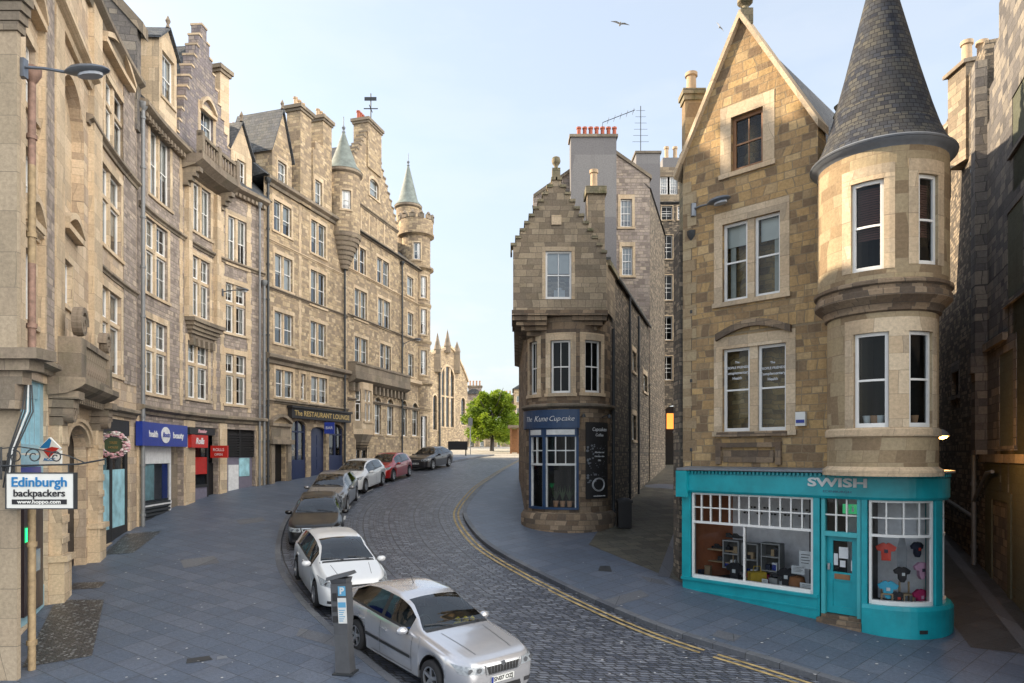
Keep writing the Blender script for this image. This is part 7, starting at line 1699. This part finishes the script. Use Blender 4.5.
    for x in (xf, xr):   # dark wheel-arch liners
        for s in (1, -1):
            b = MB(); ya, yb_ = s*(W/2-.30), s*(W/2-.045)
            for k in range(12):
                A_, B_ = math.pi*k/12, math.pi*(k+1)/12; rr = r+.072
                b.face([(x+rr*math.cos(A_), ya, r+rr*math.sin(A_)), (x+rr*math.cos(B_), ya, r+rr*math.sin(B_)), (x+rr*math.cos(B_), yb_, r+rr*math.sin(B_)), (x+rr*math.cos(A_), yb_, r+rr*math.sin(A_))])
                b.face([(x, ya, r), (x+rr*math.cos(A_), ya, r+rr*math.sin(A_)), (x+rr*math.cos(B_), ya, r+rr*math.sin(B_))])
            b.build('wheel_arch', 'plastic_dark', root)
    # lights, grille, plates
    for s in (1, -1):
        if spec['kind'] == 'sedan': q = [(s*.42, .63), (s*.82, .64), (s*.85, .77), (s*.45, .76)]
        else: q = [(s*.48, .67), (s*.83, .71), (s*.85, .86), (s*.55, .79)]
        hl = fpatch('headlight', 'headlight', q, .010, 9, 6)
        if hl:
            q2 = [tuple(Vector(a)*1.0 for a in ())] if 0 else None
            b = MB()
            for fy in (.28, .68):
                cy = q[0][0]+(q[1][0]-q[0][0])*fy; cz = sum(a[1] for a in q)/4
                h_, n_ = cast((5, cy, cz), (-1, 0, 0))
                if h_ is not None: disc(b, h_+Vector((.018, 0, 0)), Vector((0, 1, 0)), Vector((0, 0, 1)), .05, .045, .004, 14)
            if b.f: b.build('lamp_unit', 'chrome', hl)
        q = [(s*.46, .62 if spec['kind'] == 'sedan' else .75), (s*.84, .64 if spec['kind'] == 'sedan' else .75), (s*.86, .82 if spec['kind'] == 'sedan' else .98), (s*.5, .80 if spec['kind'] == 'sedan' else .98)]
        fpatch('tail_light', 'tail_red', q, .010, 6, 4, rear_, (1, 0, 0))
        fpatch('fog_light', 'fog_dark', [(s*.52, .30), (s*.72, .31), (s*.72, .38), (s*.52, .38)], .006, 4, 2)
    gl = fpatch('grille', 'plastic_dark', [(-.32, .60), (.32, .60), (.37, .735), (-.37, .735)], .012, 10, 4)
    if gl and grille == 'chrome':
        b = MB()
        for q in ([(-.38, .735), (.38, .735), (.38, .76), (-.38, .76)], [(-.33, .585), (.33, .585), (.33, .60), (-.33, .60)], [(-.375, .59), (-.33, .59), (-.365, .76), (-.41, .76)], [(.33, .59), (.375, .59), (.41, .76), (.365, .76)]):
            patch(b, quad(*q), 10, 1, front, (-1, 0, 0), .018)
        for k in range(9): y = -.28+.07*k; patch(b, quad((y-.005, .61), (y+.005, .61), (y+.005, .73), (y-.005, .73)), 1, 3, front, (-1, 0, 0), .016)
        b.build('chrome_trim', 'chrome', gl)
        h_, n_ = cast((5, 0, .745), (-1, 0, 0)); b = MB(); disc(b, h_+Vector((.02, 0, 0)), Vector((0, 1, 0)), Vector((0, 0, 1)), .045, .045, .008, 16); b.build('emblem', 'chrome', gl)
    fpatch('air_intake', 'plastic_dark', [(-.45, .27), (.45, .27), (.42, .36), (-.42, .36)], .008, 8, 3)
    h_, n_ = cast((5, 0, .48), (-1, 0, 0))
    b = MB(); b.box(h_.x+.004, h_.x+.018, -.26, .26, .425, .535); np_ = b.build('number_plate', plate_mat, root)
    text(plate, 'sign_black', np_, (h_.x+.019, 0.015, .48), (0, 1, 0), (0, 0, 1), .105, ext=.001, offset=.003)
    b = MB(); b.box(h_.x+.018, h_.x+.0195, -.26, -.215, .427, .533); b.build('blue_band', 'boots_blue', np_)
    h_, n_ = cast((-5, 0, .8 if spec['kind'] == 'sedan' else .6), (1, 0, 0)); b = MB(); b.box(h_.x-.018, h_.x-.004, -.26, .26, .5, .61); b.build('number_plate', 'mustard', root)
    # seams, handles, mirrors, wipers
    side = lambda s: (lambda a, z: Vector((a, s*3, z)))
    for s in (1, -1):
        b = MB()
        for xs, zt_ in ((pil[0]+.18, .90), (pil[1]-.05, .92), (pil[3]-.02, .95)):
            patch(b, quad((xs-.006, .26), (xs+.006, .26), (xs+.006, zt_), (xs-.006, zt_)), 1, 8, side(s), (0, -s, 0), .003)
        patch(b, quad((pil[3], .262), (pil[0]+.18, .262), (pil[0]+.18, .272), (pil[3], .272)), 8, 1, side(s), (0, -s, 0), .003)
        if b.f: b.build('door_seam', 'plastic_dark', root)
        for xs in (pil[1]+.12, pil[3]+.1):
            h_, n_ = cast((xs, s*3, .80 if spec['kind'] == 'sedan' else .86), (0, -s, 0)); b = MB(); b.box(h_.x-.1, h_.x+.1, min(h_.y, h_.y+s*.035), max(h_.y, h_.y+s*.035), h_.z-.014, h_.z+.014); b.build('door_handle', paint_, root)
        if rub:
            b = MB()
            for a_, c_ in ((pil[3]+.02, pil[1]-.07), (pil[1]-.03, pil[0]+.15)): patch(b, quad((a_, .50), (c_, .50), (c_, .555), (a_, .555)), 8, 1, side(s), (0, -s, 0), .014)
            b.build('rub_strip', 'plastic_dark', root)
        h_, n_ = cast((pil[0]+.02, s*3, .93), (0, -s, 0)); mx_, my_ = pil[0]-.02, (W/2+.02)
        T = Matrix.Translation((mx_, s*(my_+.06), .985)); b = MB()
        b.lathe((0, 0, 0), [(0, -.075), (.06, -.07), (.095, -.04), (.105, 0), (.095, .035), (.06, .065), (0, .07)], 14, T=T @ Matrix.Diagonal((.85, 1.15, 1, 1)))
        mr = b.build('wing_mirror', paint_, root)
        b = MB(); b.box(mx_-.035, mx_+.035, min(s*(my_-.14), s*my_), max(s*(my_-.14), s*my_), .915, .95); b.build('mirror_stalk', 'plastic_dark', mr)
    b = MB(); topo = lambda x, y: Vector((x, y, 5))
    patch(b, quad((1.16 if spec['kind'] == 'sedan' else 1.28, .48), (L/2-.28, .40), (L/2-.28, .412), (1.16 if spec['kind'] == 'sedan' else 1.28, .492)), 8, 1, topo, (0, 0, -1), .003)
    patch(b, quad((1.16 if spec['kind'] == 'sedan' else 1.28, -.492), (L/2-.28, -.412), (L/2-.28, -.40), (1.16 if spec['kind'] == 'sedan' else 1.28, -.48)), 8, 1, topo, (0, 0, -1), .003)
    b.build('bonnet_seam', 'plastic_dark', root)
    b = MB(); xc = spec['ws'][0]; patch(b, quad((xc-.05, -.72), (xc+.035, -.72), (xc+.035, .72), (xc-.05, .72)), 2, 12, topo, (0, 0, -1), .004); b.build('windscreen_cowl', 'plastic_dark', root)
    for y0_, y1_ in ((-.1, -.66), (.55, .02)):
        b = MB(); h1_, _ = cast((xc-.02, y0_, 5), (0, 0, -1)); h2_, _ = cast((xc-.11, (y0_+y1_)/2, 5), (0, 0, -1)); h3_, _ = cast((xc-.14, y1_, 5), (0, 0, -1)); b.tube([h1_+Vector((0, 0, .02)), h2_+Vector((0, 0, .025)), h3_+Vector((0, 0, .02))], .009, 5); b.build('wiper', 'plastic_dark', root)
    h_, _ = cast((-.55 if spec['kind'] == 'sedan' else -.9, 0, 5), (0, 0, -1)); b = MB(); b.tube([h_, h_+Vector((-.14, 0, .13))], [.008, .004], 5); b.build('aerial', 'plastic_dark', root)
    return root
def car_at(cx, cy, fx, fy): 
    yaw = math.atan2(fy, fx); return (cx, cy, G(cy)-.12+.0), yaw
def place(spec, paint_, label, cx, cy, fx, fy, **k):
    l_ = math.hypot(fx, fy); fx /= l_; fy /= l_; loc, yaw = car_at(cx, cy, fx, fy)
    slope = (G(cy+fy)-G(cy-fy))/2   # rise per metre along the heading
    root = build_car(spec, paint_, label, loc, yaw, pitch=0, **k); root.rotation_euler = (Matrix.Rotation(yaw, 4, 'Z') @ Matrix.Rotation(-math.atan(slope), 4, 'Y')).to_euler(); return root
c1 = place(SEDAN, 'car_silver', 'nearest silver saloon with yellow toys behind the windscreen', -1.76, 13.85, .66, -.75, plate='SN07 OZJ', rub=True)
# soft toys on the dashboard
for (x, y, mat, r_) in ((.74, .40, 'toy_yellow', .11), (.70, .24, 'mustard', .10), (.80, .52, 'toy_yellow', .08)):
    b = MB(); T = Matrix.Translation((x, y, .90)); b.lathe((0, 0, 0), [(0, -.06), (r_, -.04), (r_, .02), (r_*.6, .08), (0, .1)], 12, T=T); b.lathe((0, 0, 0), [(0, .06), (r_*.55, .09), (r_*.6, .14), (0, .19)], 12, T=T)
    o = b.build('soft_toy', mat, c1)
b = MB(); b.box(-.3, .2, -.62, -.2, .55, .68); b.build('jacket', 'toy_blue', c1); b = MB(); b.box(-.1, .1, -.6, -.4, .68, .74); b.build('bag', 'toy_green', c1)
place(HATCH, 'car_white', 'white hatchback parked behind the silver saloon, next to the meter', -4.75, 18.6, .45, -.89, plate='SH61 XKA', grille='none')
place(SEDAN, 'car_black', 'glossy black saloon with chrome grille parked third from the camera', -7.15, 25.2, .22, -.975, plate='SC55 HRN')
place(HATCH, 'car_pale_silver', 'pale silver hatchback tucked behind the black saloon', -8.1, 30.9, .07, -1, plate='SF06 LOA', grille='none')
place(HATCH, 'car_white', 'far white hatchback parked between the pale silver car and the red car', -8.05, 35.9, -.14, -.99, plate='SK10 VEB', grille='none')
place(HATCH, 'car_red', 'red hatchback parked outside the arched windows', -7.4, 40.8, -.2, -.98, plate='SJ08 DDN')
place(SEDAN, 'car_dark', 'dark grey saloon, the farthest of the parked cars', -5.75, 48.2, -.31, -.95, plate='ST03 KMG')
# ================================================================== STREET FURNITURE
# pay-and-display meter
mx_, my_ = -3.18, 13.05; mz = G(my_)
t = thing('parking_meter', 'grey pay and display parking meter with solar cap on the near pavement', 'parking meter', (mx_, my_, mz))
T = Matrix.Translation((mx_, my_, mz)) @ Matrix.Rotation(R(-12), 4, 'Z') @ Matrix.Rotation(R(-3), 4, 'Y')
def taper(mb, w0, d0, z0, w1, d1, z1, T, x=0, m=0):
    a = [T @ Vector((x+sx*w0/2, sy*d0/2, z0)) for sx, sy in ((-1, -1), (1, -1), (1, 1), (-1, 1))]; c = [T @ Vector((x+sx*w1/2, sy*d1/2, z1)) for sx, sy in ((-1, -1), (1, -1), (1, 1), (-1, 1))]
    for k in range(4): mb.face([a[k], a[(k+1) % 4], c[(k+1) % 4], c[k]], m=m)
    mb.face(a[::-1], m=m); mb.face(c, m=m)
b = MB(); taper(b, .31, .24, 0, .26, .22, .75, T); taper(b, .26, .22, .75, .32, .27, 1.1, T); taper(b, .32, .27, 1.1, .32, .26, 1.72, T); b.build('body', 'meter_grey', t)
b = MB(); taper(b, .30, .22, 1.72, .34, .3, 1.82, T); T3 = T @ Matrix.Translation((0, 0, 1.86)) @ Matrix.Rotation(R(-12), 4, 'Y'); taper(b, .5, .34, -.03, .46, .3, .035, T3); b.build('solar_cap', 'meter_grey', t)
b = MB(); b.box(.0, .15, -.15, -.142, 1.50, 1.68, T=T); p_ = b.build('sign_plate', 'sticker_blue', t)
o = text('P', 'sticker_white', p_, T @ Vector((.075, -.153, 1.59)), T.to_3x3() @ Vector((1, 0, 0)), (0, 0, 1), .17, offset=.006)
b = MB(); b.box(-.02, .155, -.15, -.143, .98, 1.46, T=T); p_ = b.build('instruction_panel', 'sticker_white', t)
b = MB(); b.box(-.01, .145, -.153, -.15, 1.28, 1.38, T=T)
for k in range(6): b.box(0, .12-.02*(k % 3), -.153, -.15, 1.22-.04*k, 1.235-.04*k, T=T)
b.build('print', 'sticker_blue', p_)
b = MB(); b.box(-.13, -.05, -.15, -.14, 1.2, 1.3, T=T); b.box(-.13, -.05, -.15, -.14, 1.0, 1.12, T=T); b.box(-.12, -.04, -.152, -.14, 1.4, 1.55, T=T); b.build('coin_slot', 'near_black', t)
b = MB(); b.box(-.16, .16, -.13, .13, 0, .03, T=T @ Matrix.Diagonal((1.25, 1.25, 1, 1))); b.build('base_plate', 'iron', t)
# hostel sign on its scrolled bracket
sy = 12.5; t = thing('hanging_sign', 'white hostel sign with blue and black lettering on a scrolled iron bracket', 'sign', (-8.6, sy, CZ-.6))
b = MB(); b.box(-9.22, -8.0, sy-.04, sy+.04, CZ-.97, CZ-.34); bd = b.build('board', 'sign_white', t)
b = MB(); 
for a in ((-9.24, -7.98, CZ-.34, CZ-.32), (-9.24, -7.98, CZ-.99, CZ-.97), (-9.24, -9.22, CZ-.97, CZ-.34), (-8.0, -7.98, CZ-.97, CZ-.34)): b.box(a[0], a[1], sy-.05, sy+.05, a[2], a[3])
b.build('frame', 'iron', t)
text('Edinburgh', 'sign_blue', bd, (-8.62, sy-.05, CZ-.50), (1, 0, 0), (0, 0, 1), .245, offset=.004, sx=1.04)
text('backpackers', 'sign_black', bd, (-8.62, sy-.05, CZ-.70), (1, 0, 0), (0, 0, 1), .185, offset=.002, sx=1.04)
b = MB(); b.box(-9.12, -8.12, sy-.048, sy-.04, CZ-.90, CZ-.81); w_ = b.build('web_strip', 'sign_black', bd)
text('www.hoppo.com', 'sign_white', w_, (-8.62, sy-.052, CZ-.855), (1, 0, 0), (0, 0, 1), .095, ext=.001, offset=.003, sx=1.2)
b = MB(); b.tube([(-9.35, sy, CZ-.2), (-7.95, sy, CZ-.17), (-7.45, sy, CZ-.08)], .018, 6)
def curl(b, cx, cz, r, a0, turns, sy):
    pts = []
    for k in range(20): tt = k/19; a = a0+turns*2*math.pi*tt; rr = r*(1-.75*tt); pts.append((cx+rr*math.cos(a), sy, cz+rr*math.sin(a)))
    b.tube(pts, .012, 5)
curl(b, -9.1, CZ-.03, .14, math.pi, -1.4, sy); curl(b, -8.75, CZ-.02, .15, math.pi, -1.4, sy); curl(b, -8.35, CZ-.04, .12, math.pi, -1.4, sy); b.tube([(-9.35, sy, CZ+.12), (-9.0, sy, CZ+.15), (-8.6, sy, CZ+.09), (-8.1, sy, CZ-.02), (-7.8, sy, CZ-.15)], .012, 5)
for x in (-9.1, -8.12): b.tube([(x, sy, CZ-.19), (x, sy, CZ-.33)], .01, 5)
b.tube([(-9.35, sy, CZ-.45), (-9.35, sy, CZ+.15)], .02, 6); b.build('bracket', 'iron', t)
b = MB(); b.box(-9.4, -9.33, sy, 12.75, CZ-.3, CZ-.1); b.build('wall_plate', 'iron', t)
# diamond logo sign by the cash machine
sy = 15.0; q = TER.pt(TER.ux(30), 0, 0)
t = thing('projecting_sign', 'white projecting bank sign with red and blue diamond above the pale blue shopfront', 'sign', (-10.1, sy, CZ))
b = MB(); b.box(-10.36, -9.9, sy-.04, sy+.04, CZ-.21, CZ+.1); b.box(-10.85, -10.36, sy-.02, sy+.02, CZ+.0, CZ+.04); b.build('board', 'sign_white', t)
cx, cz, r_ = -10.12, CZ+.15, .24
b = MB(); b.face([(cx-r_, sy-.06, cz), (cx, sy-.06, cz-r_), (cx+r_, sy-.06, cz), (cx, sy-.06, cz+r_)]); b.face([(cx-r_, sy+.0, cz), (cx, sy+.0, cz+r_), (cx+r_, sy+.0, cz), (cx, sy+.0, cz-r_)])
for p, q in (((-r_, 0), (0, -r_)), ((0, -r_), (r_, 0)), ((r_, 0), (0, r_)), ((0, r_), (-r_, 0))): b.face([(cx+p[0], sy-.06, cz+p[1]), (cx+q[0], sy-.06, cz+q[1]), (cx+q[0], sy, cz+q[1]), (cx+p[0], sy, cz+p[1])])
o = b.build('diamond', 'sign_white', t)
b = MB(); b.face([(cx-r_*.92, sy-.064, cz), (cx-.0, sy-.064, cz-.0), (cx+r_*.2, sy-.064, cz+r_*.72), (cx, sy-.064, cz+r_*.92)]); b.build('emblem', 'sign_blue', o)
b = MB(); b.face([(cx-r_*.6, sy-.066, cz-.04), (cx, sy-.066, cz-r_*.9), (cx+r_*.9, sy-.066, cz), (cx+.06, sy-.066, cz+.03)]); b.build('emblem', 'shop_red', o)
text('ACCC', 'sign_blue', o, (-10.13, sy-.045, CZ-.1), (1, 0, 0), (0, 0, 1), .09, offset=.003)
# flower wreath sign
wy = 21.95; cx, cz = -12.8, CZ+.33
t = thing('wreath_sign', 'round dark sign ringed with pink and white flowers outside the glazed shop', 'sign', (cx, wy, cz-.5))
b = MB(); disc(b, (cx, wy+.03, cz), Vector((1, 0, 0)), Vector((0, 0, 1)), .34, .25, .05, 28); b.box(cx-.6, cx-.3, wy-.02, wy+.02, cz-.02, cz+.02); bd = b.build('board', 'leaf_dark', t)
text('TREE', 'gold', bd, (cx, wy-.03, cz+.06), (1, 0, 0), (0, 0, 1), .12); text('HOUSE', 'gold', bd, (cx, wy-.03, cz-.09), (1, 0, 0), (0, 0, 1), .1)
fr_ = random.Random(2); b = MB()
for k in range(260):
    a = fr_.uniform(0, 6.283); rr = fr_.uniform(.78, 1.14); x, z = cx+.45*rr*math.cos(a), cz+.37*rr*math.sin(a); s_ = fr_.uniform(.04, .075)
    b.lathe((x, wy+fr_.uniform(-.08, .06), z-s_/2), [(0, 0), (s_, s_*.35), (s_*.8, s_), (0, s_*.8)], 6, m=(0 if fr_.random() < .55 else (1 if fr_.random() < .75 else 2)))
b.build('flower_ring', ['pink_flower', 'white_flower', 'leaf_dark'], t)
# street lamps fixed to the walls
def lamp(label, base, tip, head_l, r=.03, hw=.16, mat='lamp_grey'):
    base, tip = Vector(base), Vector(tip); d = (tip-base); d.z *= .9; dn = Vector((d.x, d.y, 0)).normalized(); t = thing('street_lamp', label, 'street lamp', base, 'lamps on wall brackets')
    b = MB(); b.tube([base, base.lerp(tip, .5)+Vector((0, 0, .02)), tip], r, 7); b.box(base.x-.06, base.x+.06, base.y-.06, base.y+.06, base.z-.2, base.z+.15); b.build('bracket', mat, t)
    sd_ = Vector((-dn.y, dn.x, 0)); b = MB(); n = 10; prof = [(0, .25, .3), (.08, .45, .6), (.25, .85, .95), (.5, 1, 1), (.75, .9, .8), (.93, .6, .45), (1, .2, .1)]
    rings = []
    for t_, w, h in prof:
        c = tip+dn*head_l*t_+Vector((0, 0, -.03*t_)); rings.append([c+sd_*hw*w*math.cos(2*math.pi*k/n)+Vector((0, 0, 1))*(hw*.62*h*math.sin(2*math.pi*k/n) if math.sin(2*math.pi*k/n) > 0 else hw*.5*h*math.sin(2*math.pi*k/n)) for k in range(n)])
    for a, c in zip(rings, rings[1:]):
        for k in range(n): b.face([a[k], a[(k+1) % n], c[(k+1) % n], c[k]], smooth=True)
    b.face(rings[0]); b.face(rings[-1]); hd_ = b.build('lamp_head', mat, t)
    b = MB(); c = tip+dn*head_l*.58+Vector((0, 0, -hw*.47)); disc(b, c, dn, sd_, head_l*.28, hw*.62, -.05, 14); b.build('lamp_lens', 'lamp_glass', hd_); return t
lamp('large near street lamp on a long arm at the upper left', (-9.2, 12.85, CZ+7.3), (-8.3, 12.7, CZ+7.12), .9, .028, .17)
u = TER.ux(222); q = TER.pt(u, 0, 0); q2 = TER.pt(u, 0, .9); lamp('street lamp on the grey stone wall above the snack shop', (q.x, q.y, CZ+8.05), (q2.x, q2.y, CZ+8.1), .6)
u = PD.ux(403); q = PD.pt(u, 0, 0); q2 = PD.pt(u, 0, .9); lamp('street lamp on the golden corner building over the far cars', (q.x, q.y, CZ+8.6), (q2.x, q2.y, CZ+8.95), .65)
lamp('street lamp on the left edge of the turreted building', (4.98, 18.75, CZ+6.75), (5.25, 18.3, CZ+6.72), .75, .03, .17)
# litter bin in the close
t = thing('litter_bin', 'black litter bin against the wall at the close mouth', 'bin', (4.25, 25.9, G(25.9)))
b = MB(); z = G(25.9); b.box(4.0, 4.5, 25.65, 26.15, z, z+.95); b.build('body', 'black_paint', t)
b = MB(); b.box(3.97, 4.53, 25.62, 26.18, z+.95, z+1.05); b.lathe((4.25, 25.9, z+1.05), [(.25, 0), (.2, .06), (0, .1)], 10); b.build('lid', 'near_black', t)
# pole in the square
b = MB(); b.tube([(-3.9, 64, G(64)-.2), (-3.9, 64, G(64)+3.4)], .05, 8); b.box(-4.1, -3.7, 63.9, 64, G(64)+2.6, G(64)+3.3); b.build('sign_post', 'grey_pipe', label='thin grey sign post in front of the tree', cat='sign post')
# gulls
def gull(label, x, y, z, s, roll):
    t = thing('gull', label, 'bird', (x, y, z), 'gulls in the sky'); T = Matrix.Translation((x, y, z)) @ Matrix.Rotation(roll, 4, 'Y') @ Matrix.Scale(s, 4)
    b = MB(); b.tube([T @ Vector(p) for p in ((0, .28, 0), (0, .2, .01), (0, 0, 0), (0, -.2, .0), (0, -.3, .01))], [.01*s, .06*s, .09*s, .05*s, .01*s], 8)
    for w in (-1, 1):
        P = [(0, .12, .03), (w*.3, .16, .14), (w*.75, .02, .08), (w*.32, -.06, .13), (0, -.1, .03)]; b.face([T @ Vector(p) for p in P]); b.face([T @ (Vector(p)-Vector((0, 0, .012))) for p in P[::-1]])
    b.build('body', 'bird_white', t)
gull('larger gull gliding high in the middle of the sky', (620-HX)/F*52, 52, CZ+(HY-24)*52/F, 1.0, .2); gull('small gull near the stone gable finial', (719.5-HX)/F*60, 60, CZ+(HY-27)*60/F, .7, .9)
